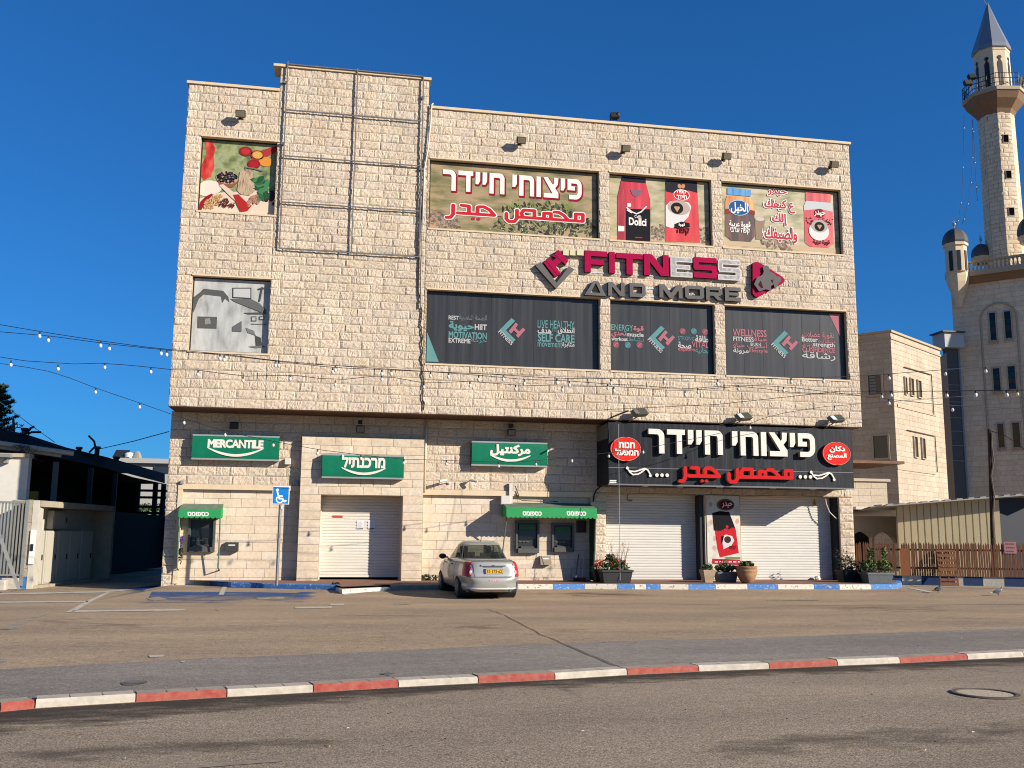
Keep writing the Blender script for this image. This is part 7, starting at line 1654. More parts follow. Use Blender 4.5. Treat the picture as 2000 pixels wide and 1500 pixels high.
# low stone house and arched porch left of the shed
hs = thing('stone_house', 'low pale stone house with a flat parapet and dark open floor behind the fence', 'house', (U(1690,1000,8)[0],8,0))
xa,_ = U(1655,960,8); xb,_ = U(1733,960,8); zt_ = U(1700,935,8)[1]; zb_ = U(1700,996,8)[1]
stone_wall('parapet_wall', xa, xb, zb_, zt_-.12, 8, [], .3, (.5,.9), .006, 3, 3, m_far, hs); q = MB(); q.box(xa,xb+.12,7.9,9.6,zt_-.12,zt_); q.quad((xb,8,zb_),(xb,11,zb_),(xb,11,zt_-.12),(xb,8,zt_-.12)); q.build('coping', m_paleframe, hs)
q = MB(); q.box(xa,xb-.3,11,11.3,zt_-.2,U(1700,905,11)[1]); q.build('dark_floor', m_blk, hs); q = MB(); zc_ = U(1700,906,9)[1]; q.box(xa,U(1757,906,9)[0],8.6,12,zc_,zc_+.12); q.build('canopy', mat('rusty_sheet', C(150,110,84,.5), .8, var=.2), hs)
xp,zp = U(1700,1055,7.2); q = MB(); x0_,_ = U(1660,1030,7.2); x1_,_ = U(1750,1030,7.2); z0_ = .0; zt2 = U(1700,1008,7.2)[1]; za2 = U(1700,1036,7.2)[1]
W2 = x1_-x0_; L = [(x0_,zt2),(x0_,za2-.3)]+[(x0_+W2*.45*(k/8), za2-.3+.25*math.sin(PI*k/8)) for k in range(1,9)]+[(x0_+W2*.45,0.0),(x0_+W2*.5,0.0),(x0_+W2*.5,za2-.3)]+[(x0_+W2*(.5+.42*k/8), za2-.3+.25*math.sin(PI*k/8)) for k in range(1,9)]+[(x1_,za2-.55),(x1_,zt2)]
plate('arched_porch', [ccw(L)], 7.4, .25, mat('grey_plaster', C(196,186,166,.55), .9, var=.1), hs); q = MB(); q.box(x0_,x1_,9,9.2,0,za2+.2); q.build('dark_interior', m_blk, hs)
# corrugated shed
m_corr = mat('cream_corrugated_sheet', C(218,202,162,.72), .55, var=.08, vscale=1.2, stretch=(1,1,.3))
sd = thing('corrugated_shed', 'cream corrugated metal shed with a white ribbed roof edge behind the picket fence', 'shed', (U(1850,1060,4.5)[0],4.5,0))
x0,_ = U(1752,1040,5.6); x1,_ = U(1955,1040,4.0); zA, zB = U(1752,984,5.6)[1], U(1955,976,4.0)[1]
n = 15; vs = []; prof = []
for k in range(n): 
    for u, o in ((0,0),(.06,.05),(.14,.05),(.20,0)): prof.append(((k+u)/n, o))
prof.append((1,0)); fs = []
for i, (u, o) in enumerate(prof):
    x = x0+(x1-x0)*u; y = 5.6+(4.0-5.6)*u+o; vs += [(x,y,.1),(x,y,zA+(zB-zA)*u)]
q = MB(); q.add(vs, [(2*i,2*i+2,2*i+3,2*i+1) for i in range(len(prof)-1)]); q.build('ribbed_wall', m_corr, sd, fix=False)
q = MB(); A = (U(1700,990,5.4)[0],5.4,U(1700,990,5.4)[1]); B = (U(2090,960,2.6)[0],2.6,U(2090,960,2.6)[1]); m = 34
for k in range(m):
    a = np.array(A)+(np.array(B)-np.array(A))*(k/m); b = np.array(A)+(np.array(B)-np.array(A))*((k+1)/m); h0 = .07 if k % 2 else .02
    q.add([(*a[:2],a[2]-.02),(*b[:2],b[2]-.02),(*b[:2],b[2]+h0),(*a[:2],a[2]+h0),(a[0]+1,a[1]+5,a[2]-.35),(b[0]+1,b[1]+5,b[2]-.35)], [(0,1,2,3),(3,2,5,4),(0,4,5,1)])
q.build('roof_sheet', mat('white_roof_sheet', C(216,214,206,.6), .5, metal=.2), sd, fix=False)
q = MB(); xn,_ = U(1957,1020,3.9); q.box(xn-.1,xn+6,4.06,4.2,.1,U(1980,972,4.06)[1]); q.build('dark_tarpaulin', mat('navy_tarpaulin', (.006,.008,.016), .6), sd)
q = MB(); a_,b_ = U(1672,992,6.2); c_,_ = U(1750,992,6.2); q.box(a_,c_,6.2,8.5,b_-.06,b_+.06); q.build('flat_canopy', MATS['white_roof_sheet'], sd)
up = thing('utility_pole', 'dark wooden utility pole with cables rising in front of the shed', 'pole', (U(1934,1060,2.6)[0],2.6,.1)); A = U(1936,1062,2.6); B = U(1932,838,2.6)
q = MB(); q.tube([(A[0],2.6,.1),(B[0],2.6,B[1])], [.085,.065], 10); q.build('shaft', mat('dark_creosote_wood', C(62,42,36,.5), .85, var=.25, vscale=5), up); q = MB()
q.tube([(U(x,y,2.5)[0],2.5,U(x,y,2.5)[1]) for x,y in ((1938,845),(1937,870),(1941,900),(1936,930),(1942,970),(1939,1010),(1941,1050))], .03, 6); q.build('cable', mat('grey_cable', C(120,110,100,.5), .6), up); q = MB(); q.tube([(B[0],2.6,B[1]-.05),(U(1965,850,2)[0],2.0,U(1965,852,2)[1]),(U(2040,905,1)[0],1.0,U(2040,905,1)[1])], .014, 5); q.build('wire', m_blk, up)
# picket fence on a painted low wall
FA, FB = (U(1668,1120,2.2)[0],2.2), (U(2080,1120,-.6)[0],-.6)
fa, fb = np.array(FA), np.array(FB); fd = (fb-fa)/np.linalg.norm(fb-fa); fl = np.linalg.norm(fb-fa); fn = np.array([fd[1],-fd[0]])
m_pick = mat('orange_brown_picket_wood', C(132,82,48,.58), .75, var=.35, vscale=3, stretch=(6,6,.6)); m_rail = mat('dark_fence_rail', C(70,44,30,.5), .8)
lw = tag(None or MB().zprism([tuple(fa),tuple(fb),tuple(fb-fn*.25),tuple(fa-fn*.25)], .0, .43).build('low_wall', m_white, None), 'low painted kerb wall in blue and cream blocks under the picket fence', 'wall')
cols_ = [(1668,1745,'b'),(1745,1762,'b'),(1762,1800,'w'),(1800,1865,'b'),(1865,1882,'w'),(1882,1905,'b'),(1905,1920,'b'),(1920,1962,'w'),(1962,2000,'b'),(2000,2030,'w')]
for a, b, c_ in cols_:
    if c_ == 'b':
        s0, s1 = onwall(FA,FB,a,1130)[0], onwall(FA,FB,b,1130)[0]; P = [fa+fd*s0+fn*.0,fa+fd*s1+fn*.0,fa+fd*s1+fn*.006,fa+fd*s0+fn*.006]; q = MB(); q.zprism([tuple(p) for p in P], .02, .434); q.build('blue_block', mat('navy_kerb_paint', C(36,66,112,.6), .75, var=.2, vscale=6), lw)
fz0 = .44; fzt = onwall(FA,FB,1850,1060)[1]
pf = thing('picket_fence', 'orange brown wooden picket fence with pointed tops along a painted low wall', 'fence', (*(fa+fd*fl/2), fz0))
s_ = onwall(FA,FB,1673,1100)[0]; k = 0
q = MB()
while s_ < fl:
    gapk = (k in (6, 15))
    if gapk: s_ += .16
    w_ = .062; h = fzt+RNG.uniform(-.03,.03); P0 = fa+fd*s_+fn*.03; wd = .5*w_
    outl = [(-wd,0),(wd,0),(wd,h-fz0-.09),(0,h-fz0),(-wd,h-fz0-.09)]; lean_ = RNG.normal(0,.012)
    vs = [(*(P0+fd*(u+lean_*v)), fz0+v) for u,v in outl]+[(*(P0+fd*(u+lean_*v)+fn*.022), fz0+v) for u,v in outl]
    q.add(vs, [(0,1,2,3,4),(9,8,7,6,5)]+[(i,i+5,(i+1)%5+5,(i+1)%5) for i in range(5)]); s_ += .086; k += 1
q.build('pickets', m_pick, pf)
for z in (fz0+.25, fzt-.30):
    q = MB(); q.zprism([tuple(p) for p in (fa-fn*.02,fb-fn*.02,fb+fn*.028,fa+fn*.028)], z, z+.07); q.build('rail', m_rail, pf)
s0 = onwall(FA,FB,1758,1100)[0]; q = MB(); q.zprism([tuple(p) for p in (fa+fd*s0+fn*.055,fa+fd*(s0+.32)+fn*.055,fa+fd*(s0+.32)+fn*.075,fa+fd*s0+fn*.075)], fz0, fzt-.22); q.build('plywood_board', mat('plywood', C(172,106,58,.62), .75, var=.15), pf)
s0 = onwall(FA,FB,1960,1070)[0]; s1 = onwall(FA,FB,1984,1070)[0]; zt_, zb_ = onwall(FA,FB,1972,1058)[1], onwall(FA,FB,1972,1081)[1]
sgn2 = tag(MB().zprism([tuple(p) for p in (fa+fd*s0+fn*.07,fa+fd*s1+fn*.07,fa+fd*s1+fn*.08,fa+fd*s0+fn*.08)], zb_, zt_).build('notice_board', mat('faded_pink_board', C(206,150,150,.6), .6), None), 'faded pink notice board fixed near the top of the picket fence', 'sign')
for k in range(3):
    z = zt_-.06-.13*k; sa = s0+.05+(.02 if k == 1 else 0); sb = s1-.05-(.03 if k == 2 else 0); n_ = 5; q = MB()
    for j in range(n_): u0 = sa+(sb-sa)*j/n_; u1 = u0+(sb-sa)/n_*.7; q.zprism([tuple(p) for p in (fa+fd*u0+fn*.0815,fa+fd*u1+fn*.0815,fa+fd*u1+fn*.083,fa+fd*u0+fn*.083)], z-.05, z)
    q.build('lettering', mat('faded_red_ink', C(170,92,92,.55), .6), sgn2)
# pallet leaning on the fence
s0 = onwall(FA,FB,1829,1110)[0]; s1 = onwall(FA,FB,1865,1110)[0]; plt = thing('wooden_pallet', 'wooden pallet leaning upright against the picket fence', 'pallet', (*(fa+fd*s0+fn*.5), .1))
def pp3(s_, v, o=0): P = fa+fd*s_+fn*(.55-.42*v/1.35+o); return (P[0],P[1],.1+v)
m_pal = mat('pallet_wood', C(150,96,56,.58), .8, var=.3, vscale=5)
def board(sa, sb, va, vb, o, name):
    q = MB(); q.add([pp3(sa,va,o),pp3(sb,va,o),pp3(sb,vb,o),pp3(sa,vb,o),pp3(sa,va,o+.022),pp3(sb,va,o+.022),pp3(sb,vb,o+.022),pp3(sa,vb,o+.022)], [(0,3,2,1),(4,5,6,7),(0,1,5,4),(1,2,6,5),(2,3,7,6),(3,0,4,7)]); q.build(name, m_pal, plt)
W3 = s1-s0
for u in (0,.46,.92): board(s0+W3*u,s0+W3*(u+.08),0,1.3,-.06,'bearer'); board(s0+W3*u,s0+W3*(u+.08),0,1.3,-.035,'bearer')
for k in range(8): board(s0,s1,.02+k*.17,.10+k*.17+(.03 if k % 3 == 0 else 0),-.01,'slat')
# pigeons
def pigeon(px, py, label, rz, m1, m2, m3):
    x, y, z = GS(px, py); t = thing('pigeon', label, 'pigeon', (x,y,z+.004), rz)
    sk = [((-.16,0,.10),.012),((-.10,0,.115),.035),((-.02,0,.13),.062),((.06,0,.15),.066),((.11,0,.19),.042),((.135,0,.235),.026),((.15,0,.262),.032),((.172,0,.262),.018)]
    q = MB(); n = 12; vs = []
    for i, (p, r) in enumerate(sk):
        p = Vector(p); a = Vector(sk[max(i-1,0)][0]); b = Vector(sk[min(i+1,len(sk)-1)][0]); d = (b-a).normalized(); u = d.cross(Vector((0,1,0))).normalized()
        for k in range(n): an = 2*PI*k/n; vs.append(p+Vector((0,1,0))*math.cos(an)*r*.92+u*math.sin(an)*r)
    q.add(vs, [(i*n+k,i*n+(k+1)%n,(i+1)*n+(k+1)%n,(i+1)*n+k) for i in range(len(sk)-1) for k in range(n)]+[tuple(range(n))[::-1],tuple(range((len(sk)-1)*n,len(sk)*n))], 0)
    b_ = q.build('body', m1, t, world=False, smooth='all')
    for s_ in (-1,1):
        q = MB(); q.add([(.07,s_*.058,.19),(.09,s_*.066,.15),(.0,s_*.068,.105),(-.13,s_*.035,.10),(-.18,s_*.02,.105),(-.06,s_*.055,.165)], [(0,1,2,3,4,5)]); w_ = q.build('wing', m2, t, world=False, fix=False); md = w_.modifiers.new('th','SOLIDIFY'); md.thickness = .008
        q = MB(); q.tube([(.02,s_*.025,.08),(.025,s_*.025,.04),(.02,s_*.025,.006)], [.010,.006,.005], 6); q.tube([(.02,s_*.025,.006),(.055,s_*.03,.004)], [.005,.003], 5); q.tube([(.02,s_*.025,.006),(.045,s_*.01,.004)], [.005,.003], 5); q.tube([(.02,s_*.025,.006),(-.005,s_*.025,.004)], [.005,.003], 5); q.build('leg', mat('pink_leg', C(180,90,84,.6), .6), t, world=False)
    q = MB(); q.add([(-.12,-.03,.115),(-.12,.03,.115),(-.25,.035,.10),(-.25,-.035,.10),(-.12,-.03,.105),(-.12,.03,.105),(-.25,.035,.092),(-.25,-.035,.092)], [(0,1,2,3),(7,6,5,4),(0,4,5,1),(1,5,6,2),(2,6,7,3),(3,7,4,0)]); q.build('tail', m3, t, world=False)
    q = MB(); q.tube([(.175,0,.263),(.205,0,.252)], [.009,.002], 6); q.build('beak', m_dk, t, world=False); q = MB(); q.ball((.158,.027,.268),.005); q.ball((.158,-.027,.268),.005); q.build('eyes', mat('orange_eye', C(220,110,40,.7), .3), t, world=False)
pd, pdd = mat('slate_feather', C(58,58,70,.6), .6, var=.2, vscale=20), mat('charcoal_feather', C(44,44,52,.5), .6)
pigeon(1832,1159,'dark grey pigeon standing on the asphalt right of the kerb end', rad(20), pd, pdd, pdd)
pigeon(1949,1164,'pale pigeon with white tail pecking near the right edge', rad(-10), mat('pale_feather', C(150,156,164,.65), .6), mat('grey_feather', C(110,116,124,.6), .6), mat('white_feather', C(226,220,210,.75), .6))

# ================================================================ left side
YL = -1.0
# concrete meter enclosure: niche in a corner, fence, white house, dark shed
ec = thing('concrete_enclosure', 'concrete block enclosure with a roofed niche for meter cabinets and a blue painted foot', 'enclosure', (U(60,1140,-.5)[0],-.5,0))
m_cb = mat('concrete_block', C(196,182,158,.60), .9, var=.12, vscale=3, bump=.2, bscale=20)
eA = GS(40,1150)[:2]; eB = GS(97,1142)[:2]
eYa = eA[1]; xl0, xl1 = eA[0], eB[0]; zE = U(70,976,eYa)[1]
stone_wall('block_wall', xl0, xl1, -.2, zE-.0, eYa, [], .78, (.8,1.3), .006, 3, 3, stone_mat('concrete_blocks', [C(190,176,152,.60),C(202,188,164,.62),C(184,172,150,.58)], bump=.3, bscale=18), ec, gap=.02)
nY = eYa+5.0; xr0 = xl1; xr1 = U(215,1100,nY)[0]
q = MB(); q.zprism([(xl1,eYa),(xl1+.18,eYa-.0),(xl1+.18,eYa+.6),(xl1,eYa+.6)], -.3, zE-.02); q.build('side_jamb', mat('white_niche_plaster', C(222,214,196,.64), .85, var=.08), ec)
zN = U(160,988,eYa+1.5)[1]
# the niche runs back at an angle along the passage
nA = np.array([xl1+.18, eYa+.1]); nB = np.array([U(214,1100,eYa+6.0)[0], eYa+6.0]); nd = (nB-nA)/np.linalg.norm(nB-nA); nn = np.array([nd[1],-nd[0]]); nl = np.linalg.norm(nB-nA)
q = MB(); q.zprism([tuple(p) for p in (nA-nn*.9,nB-nn*.9,nB-nn*.8,nA-nn*.8)], 0, zE); q.build('back_wall', MATS['white_niche_plaster'], ec)
q = MB(); q.zprism([tuple(p) for p in (nA-nn*.95,nB-nn*.95,nB+nn*.05,nA+nn*.05)], zE-.22, zE-.02); q.build('niche_roof', m_cb, ec)
q = MB(); q.zprism([tuple(p) for p in (nB-nn*.9,nB+nd*.2-nn*.9,nB+nd*.2,nB)], 0, zE-.23); q.build('end_wall', m_cb, ec)
q = MB(); q.zprism([tuple(p) for p in (nA-nn*.9,nB-nn*.9,nB+nn*.02,nA+nn*.02)], -.3, .0); q.build('plinth', m_cb, ec)
q = MB(); q.box(xl0+.02,xl1-.01,eYa-.012,eYa-.002,-.12,.30); q.build('blue_foot', m_blue, ec)
zcab = onwall(nA,nB,135,1037)[1]
for k, (s0, s1, lb, up_) in enumerate(((.35,1.15,'tall cream meter cabinet in sunlight at the front of the niche',0),(1.25,2.1,'grey meter cabinet second from the front of the niche',0),(2.15,3.0,'grey meter cabinet third from the front of the niche',0),(3.05,3.9,'grey meter cabinet fourth from the front, in deep shade',0),(4.0,5.0,'grey meter cabinet at the far end of the niche',0),(2.2,3.3,'small upper cabinet high on the niche back wall',1))):
    t = thing('meter_cabinet', lb, 'cabinet', (*(nA+nd*(s0+s1)/2-nn*.4), .16), 0, 'meter cabinets in the concrete niche')
    z0, z1 = (.0, zcab) if not up_ else (zcab+.05, zE-.3); o_ = -.30 if not up_ else -.55
    q = MB(); q.zprism([tuple(p) for p in (nA+nd*s0-nn*.78,nA+nd*s1-nn*.78,nA+nd*s1+nn*o_,nA+nd*s0+nn*o_)], z0, z1); q.build('case', mat('cream_cabinet', C(214,206,186,.62), .6), t, bevel=.01)
    q = MB(); q.zprism([tuple(p) for p in (nA+nd*(s0+.05)+nn*o_,nA+nd*(s1-.05)+nn*o_,nA+nd*(s1-.05)+nn*(o_+.02),nA+nd*(s0+.05)+nn*(o_+.02))], z0+.05, z1-.05); q.build('door', MATS['cream_cabinet'], t)
    q = MB(); c_ = nA+nd*(s1-.15)+nn*(o_+.03); q.obox((*c_,(z0+z1)/2),tuple(np.append(nd*.02,0)),tuple(np.append(nn*.02,0)),(0,0,.09)); q.build('handle', m_blk, t)
Xj,Zj = U(101,1070,eYa-.02); bx = thing('meter_box', 'white meter box with black socket on the sunlit jamb', 'box', (Xj,eYa-.0,Zj)); q = MB(); q.box(xl1+.01,xl1+.17,eYa-.06,eYa,U(101,1102,eYa)[1],U(101,1036,eYa)[1]); q.build('case', W_, bx); q = MB(); q.box(xl1+.05,xl1+.13,eYa-.09,eYa-.06,Zj-.1,Zj+.12); q.build('socket', m_blk, bx)
# grey slat gate/fence with leaning post
gx0 = xl0-3.0; gz = U(20,976,eYa)[1]
gf = thing('metal_gate', 'grey vertical bar metal gate at the far left by the concrete enclosure', 'gate', (xl0-1.2,eYa,0))
q = MB(); x = gx0
while x < xl0-.06: q.box(x,x+.05,eYa-.02,eYa+.02,.38,gz-.12); x += .105
q.build('bars', mat('grey_painted_steel', C(176,176,168,.6), .45, metal=.3), gf)
q = MB(); q.box(gx0,xl0-.02,eYa-.03,eYa+.03,gz-.12,gz-.05); q.build('top_rail', MATS['grey_painted_steel'], gf); q = MB(); q.box(gx0,xl0-.02,eYa-.03,eYa+.03,.32,.38); q.build('bottom_rail', MATS['grey_painted_steel'], gf)
q = MB(); q.box(xl0-.05,xl0+.06,eYa-.05,eYa+.05,0,gz); q.build('gate_post', MATS['grey_painted_steel'], gf)
wf = tag(MB().box(gx0,xl0-.06,eYa-.12,eYa+.12,-.2,.26).build('low_wall', m_white, None), 'low white wall with a blue patch under the grey gate', 'wall'); q = MB(); q.box(xl0-1.3,xl0-.55,eYa-.126,eYa-.121,-.16,.262); q.build('blue_patch', m_blue, wf)
lp_ = thing('leaning_post', 'thick grey steel post leaning left against the gate', 'post', (xl0+.0,eYa-.3,0)); A = GS(38,1153); A = (A[0], min(A[1], eYa-.22), A[2]); B = U(-12,1015,eYa-.35); q = MB(); q.tube([(A[0],A[1],A[2]),(B[0],eYa-.35,B[1])], .075, 4); q.build('post', MATS['grey_painted_steel'], lp_); q = MB(); q.box(A[0]-.15,A[0]+.15,A[1]-.12,A[1]+.12,A[2],A[2]+.03); q.build('foot_plate', m_metal, lp_)
bl = tag(MB().box(GS(4,1158)[0]-.3,GS(9,1158)[0],GS(4,1158)[1],GS(4,1158)[1]+.3,0,.32).build('concrete_bollard', m_white, None, bevel=.04), 'stub of a white concrete bollard at the left edge', 'bollard')
# white house front and long pale gutter beam
Yh = eYa+1.6
wh = thing('white_house', 'white rendered house front at the far left with a small lamp bracket', 'house', (U(20,980,Yh)[0],Yh,0))
xa, _ = U(-160,940,Yh); xb, _ = U(53,940,Yh); zt_ = U(30,893,Yh)[1]
q = MB(); q.box(xa,xb,Yh,Yh+.35,0,zt_); q.build('wall', mat('white_render', C(236,230,216,.66), .85, var=.05), wh); q = MB(); q.box(xa,xb+.05,Yh-.12,Yh+.4,zt_,zt_+.13); q.build('roof_edge', m_paleframe, wh)
X,Z = U(8,890,Yh-.2); q = MB(); q.box(X-.3,X+.25,Yh-.4,Yh-.02,Z-.06,Z+.06); q.box(X+.0,X+.12,Yh-.2,Yh-.02,Z-.25,Z-.06); q.build('lamp_bracket', MATS['grey_painted_steel'], wh)
# dark open shed with posts
Ys = eYa+3.2
ds = thing('dark_shed', 'long dark open sided shed with grey posts running back beside the building', 'shed', (U(150,960,Ys)[0],Ys,0))
p0 = U(50,893,Ys); roofP = [(60,886,Ys),(120,897,Ys+1.6),(200,913,Ys+5),(260,932,Ys+10),(322,945,Ys+16)]
RP = [(U(x,y,Y)[0],Y,U(x,y,Y)[1]) for x,y,Y in roofP]
topP = [(-60,826,Ys+.3),(0,838,Ys+.5),(48,847,Ys+1.0),(130,874,Ys+3),(210,893,Ys+6),(322,925,Ys+16.5)]
TP = [(U(x,y,Y)[0],Y,U(x,y,Y)[1]) for x,y,Y in topP]
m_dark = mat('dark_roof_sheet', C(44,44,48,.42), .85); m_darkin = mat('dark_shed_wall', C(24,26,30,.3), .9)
L0 = np.array(RP[0]); L1 = np.array(RP[-1])
q = MB(); TPd = TP; base = [(U(x,y,Y)[0],Y,U(x,y,Y)[1]) for x,y,Y in [(-60,862,Ys+.3),(0,870,Ys+.4),(60,884,Ys+.02),(120,896,Ys+1.6),(200,912,Ys+5),(322,944,Ys+16)]]
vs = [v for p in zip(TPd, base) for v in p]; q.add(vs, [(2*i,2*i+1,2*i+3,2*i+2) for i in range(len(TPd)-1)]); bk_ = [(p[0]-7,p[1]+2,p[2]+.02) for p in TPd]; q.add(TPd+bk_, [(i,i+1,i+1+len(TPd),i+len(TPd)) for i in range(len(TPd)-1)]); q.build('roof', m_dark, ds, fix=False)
q = MB(); far_ = RP[-1]
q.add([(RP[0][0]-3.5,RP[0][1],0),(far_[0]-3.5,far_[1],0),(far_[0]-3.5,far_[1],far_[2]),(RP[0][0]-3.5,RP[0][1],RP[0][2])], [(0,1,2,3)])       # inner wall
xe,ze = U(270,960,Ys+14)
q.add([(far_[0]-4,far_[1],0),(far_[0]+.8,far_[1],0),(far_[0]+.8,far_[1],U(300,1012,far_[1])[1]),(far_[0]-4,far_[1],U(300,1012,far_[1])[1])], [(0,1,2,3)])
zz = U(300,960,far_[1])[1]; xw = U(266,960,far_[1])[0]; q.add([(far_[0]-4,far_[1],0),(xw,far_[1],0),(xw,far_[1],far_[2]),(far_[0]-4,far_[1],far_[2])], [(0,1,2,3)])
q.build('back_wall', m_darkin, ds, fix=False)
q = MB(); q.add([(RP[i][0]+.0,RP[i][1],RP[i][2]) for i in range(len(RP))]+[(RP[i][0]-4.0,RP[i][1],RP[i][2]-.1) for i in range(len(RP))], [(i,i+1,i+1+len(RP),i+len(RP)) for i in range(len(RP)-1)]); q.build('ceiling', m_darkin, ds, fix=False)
q = MB(); zz0, zz1 = U(300,1012,far_[1])[1], U(300,945,far_[1])[1]
for px in (268,302,318): x = U(px,980,far_[1])[0]; q.box(x-.12,x+.12,far_[1]-.1,far_[1]+.1,0,zz1)
for f_ in (.15,.33,.6,.8): q.box(xw,far_[0]+.8,far_[1]-.12,far_[1]+.12,zz0+(zz1-zz0)*f_-.06,zz0+(zz1-zz0)*f_+.06)
q.build('steel_lattice', m_blk, ds)
m_post = mat('grey_shed_post', C(150,150,144,.5), .6)
for px, py0, py1, dy in ((54,898,975,.0),(110,902,977,1.4),(178,914,990,4.0),(226,924,1000,7.0)):
    Yp = Ys+dy; x, zt_ = U(px,py0,Yp); zb_ = U(px,py1,Yp)[1]-.3; q = MB(); q.box(x-.09,x+.09,Yp-.08,Yp+.08,max(0,zb_) if dy > 1 else 0,zt_); q.build('post', m_post if dy < 3 else mat('dim_post', C(70,72,74,.4), .7), ds)
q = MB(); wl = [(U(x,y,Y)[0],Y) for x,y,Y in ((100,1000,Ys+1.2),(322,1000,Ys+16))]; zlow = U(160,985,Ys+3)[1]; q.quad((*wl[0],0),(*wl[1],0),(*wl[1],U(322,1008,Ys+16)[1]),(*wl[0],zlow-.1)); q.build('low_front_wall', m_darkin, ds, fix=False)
Xy,Zy = U(60,968,Ys+.2); yb_ = tag(MB().box(Xy-.16,Xy+.16,Ys+.3,Ys+.6,zE,U(60,962,Ys+.2)[1]+.05).build('yellow_crate', mat('yellow_plastic', C(220,170,60,.6), .6), None), 'small yellow crate on the ledge under the dark shed', 'crate')
gb = thing('roof_beam', 'pale beam of cream pipes jutting along the shed eaves at the left', 'beam', (U(60,880,Ys-.6)[0],Ys-.6,U(60,880,Ys-.6)[1])); q = MB()
for dy_, (a, b) in ((0,((-40,860),(144,886))),(.15,((-40,868),(120,890))),(.3,((-40,880),(50,896)))):
    A, B = U(*a,Ys-.6+dy_), U(*b,Ys-.3+dy_); q.tube([(A[0],Ys-.6+dy_,A[1]),(B[0],Ys-.3+dy_,B[1])], .09-.02*(dy_ > 0), 8)
q.build('pipes', mat('cream_beam', C(220,208,184,.62), .6), gb); vb = thing('dry_vine', 'dry brown vine tangled on the pale beam', 'plant', (U(45,880,Ys-.7)[0],Ys-.8,U(45,885,Ys)[1])); q = MB()
for i in range(40):
    x,y = random.uniform(30,60), random.uniform(872,896); A = U(x,y,Ys-.75); q.tube([(A[0],Ys-.75,A[1]),(A[0]+random.uniform(-.3,.3),Ys-.75+random.uniform(-.15,.15),A[1]+random.uniform(-.25,.2)),(A[0]+random.uniform(-.5,.5),Ys-.75,A[1]+random.uniform(-.4,.2))], [.014,.010,.005], 4)
q.build('stems', mat('dry_vine_stem', C(130,84,70,.5), .9), vb, fix=False)
# black vent stubs and curved cables on the shed roof
for k, (pts, stub) in enumerate((([(27,846),(26,818)], None), ([(52,847),(60,836),(67,833)], (47,846,836)), ([(54,848),(62,844),(80,844)], None), ([(174,884),(180,878),(187,871)], None), ([(186,872),(184,862),(173,851)], (189,886,872)), (None, (154,880,873)), (None, (227,899,892)))):
    Yv = Ys+1.0+(k > 2)*4; lbs = ['straight black rod standing on the dark shed roof at the left','black vent stub with an upward bent cable on the dark shed roof','black cable arching right over the dark shed roof','short black cable curling up to a stub on the dark shed roof','black vent stub with a tall left curling cable on the dark shed roof','lone short black vent stub in the middle of the dark shed roof','lone black vent stub near the right end of the dark shed roof']
    ref = pts[0] if pts else stub[:2]; A = U(*ref, Yv); t = thing('roof_vent' if stub else 'roof_cable', lbs[k], 'vent' if stub else 'cable', (A[0],Yv,A[1]), 0); q = MB()
    if pts: q.tube([(U(x,y,Yv)[0],Yv,U(x,y,Yv)[1]) for x,y in pts], .045, 6); q.build('cable', m_blk, t, smooth='all')
    if stub: q = MB(); a = U(stub[0],stub[1]+3,Yv); b = U(stub[0],stub[2],Yv); q.lathe([(.10,a[1]),(.10,b[1]-.1),(.14,b[1]-.08),(.14,b[1])], (a[0],Yv,0), 10); q.build('pipe', m_blk, t)
# pine behind the shed
Yt = 26.0; X,Zb = U(-8,850,Yt); tr_ = thing('pine_tree', 'dark green conifer with drooping tiers at the far left edge', 'tree', (X,Yt,0))
ZT_ = U(0,752,Yt)[1]; q = MB(); q.tube([(X,Yt,0),(X,Yt,ZT_)], [.28,.03], 8); q.build('trunk', mat('brown_bark', C(90,70,52,.5), .9), tr_)
q = MB(); z = Zb-4
while z < ZT_-.1:
    u = (ZT_-z)/(ZT_-Zb+4); R0 = .35+u*2.4
    for k in range(9):
        a = RNG.uniform(0,2*PI); rr = R0*RNG.uniform(.75,1.05); m_ = 11
        for j in range(m_):
            v = (j+.6)/m_; r = rr*v; c = np.array([X+r*math.cos(a),Yt+r*math.sin(a),z+.12*rr*v+.25*rr*v*v-RNG.uniform(0,.1)])
            for i in range(5):
                d = RNG.normal(0,1,3); d[2] = abs(d[2])+.2; d /= np.linalg.norm(d); d2 = np.cross(d, RNG.normal(0,1,3)); d2 /= np.linalg.norm(d2); s2 = .17*(1.25-v*.5)
                q.add([c-d2*.045,c+d2*.045,c+d*s2*1.7], [(0,1,2)], int(RNG.integers(0,2)))
    z += .30
q.build('crown', [mat('pine_needle', C(86,110,76,.6), .7), mat('pine_needle_dark', C(58,82,62,.5), .7)], tr_, fix=False)
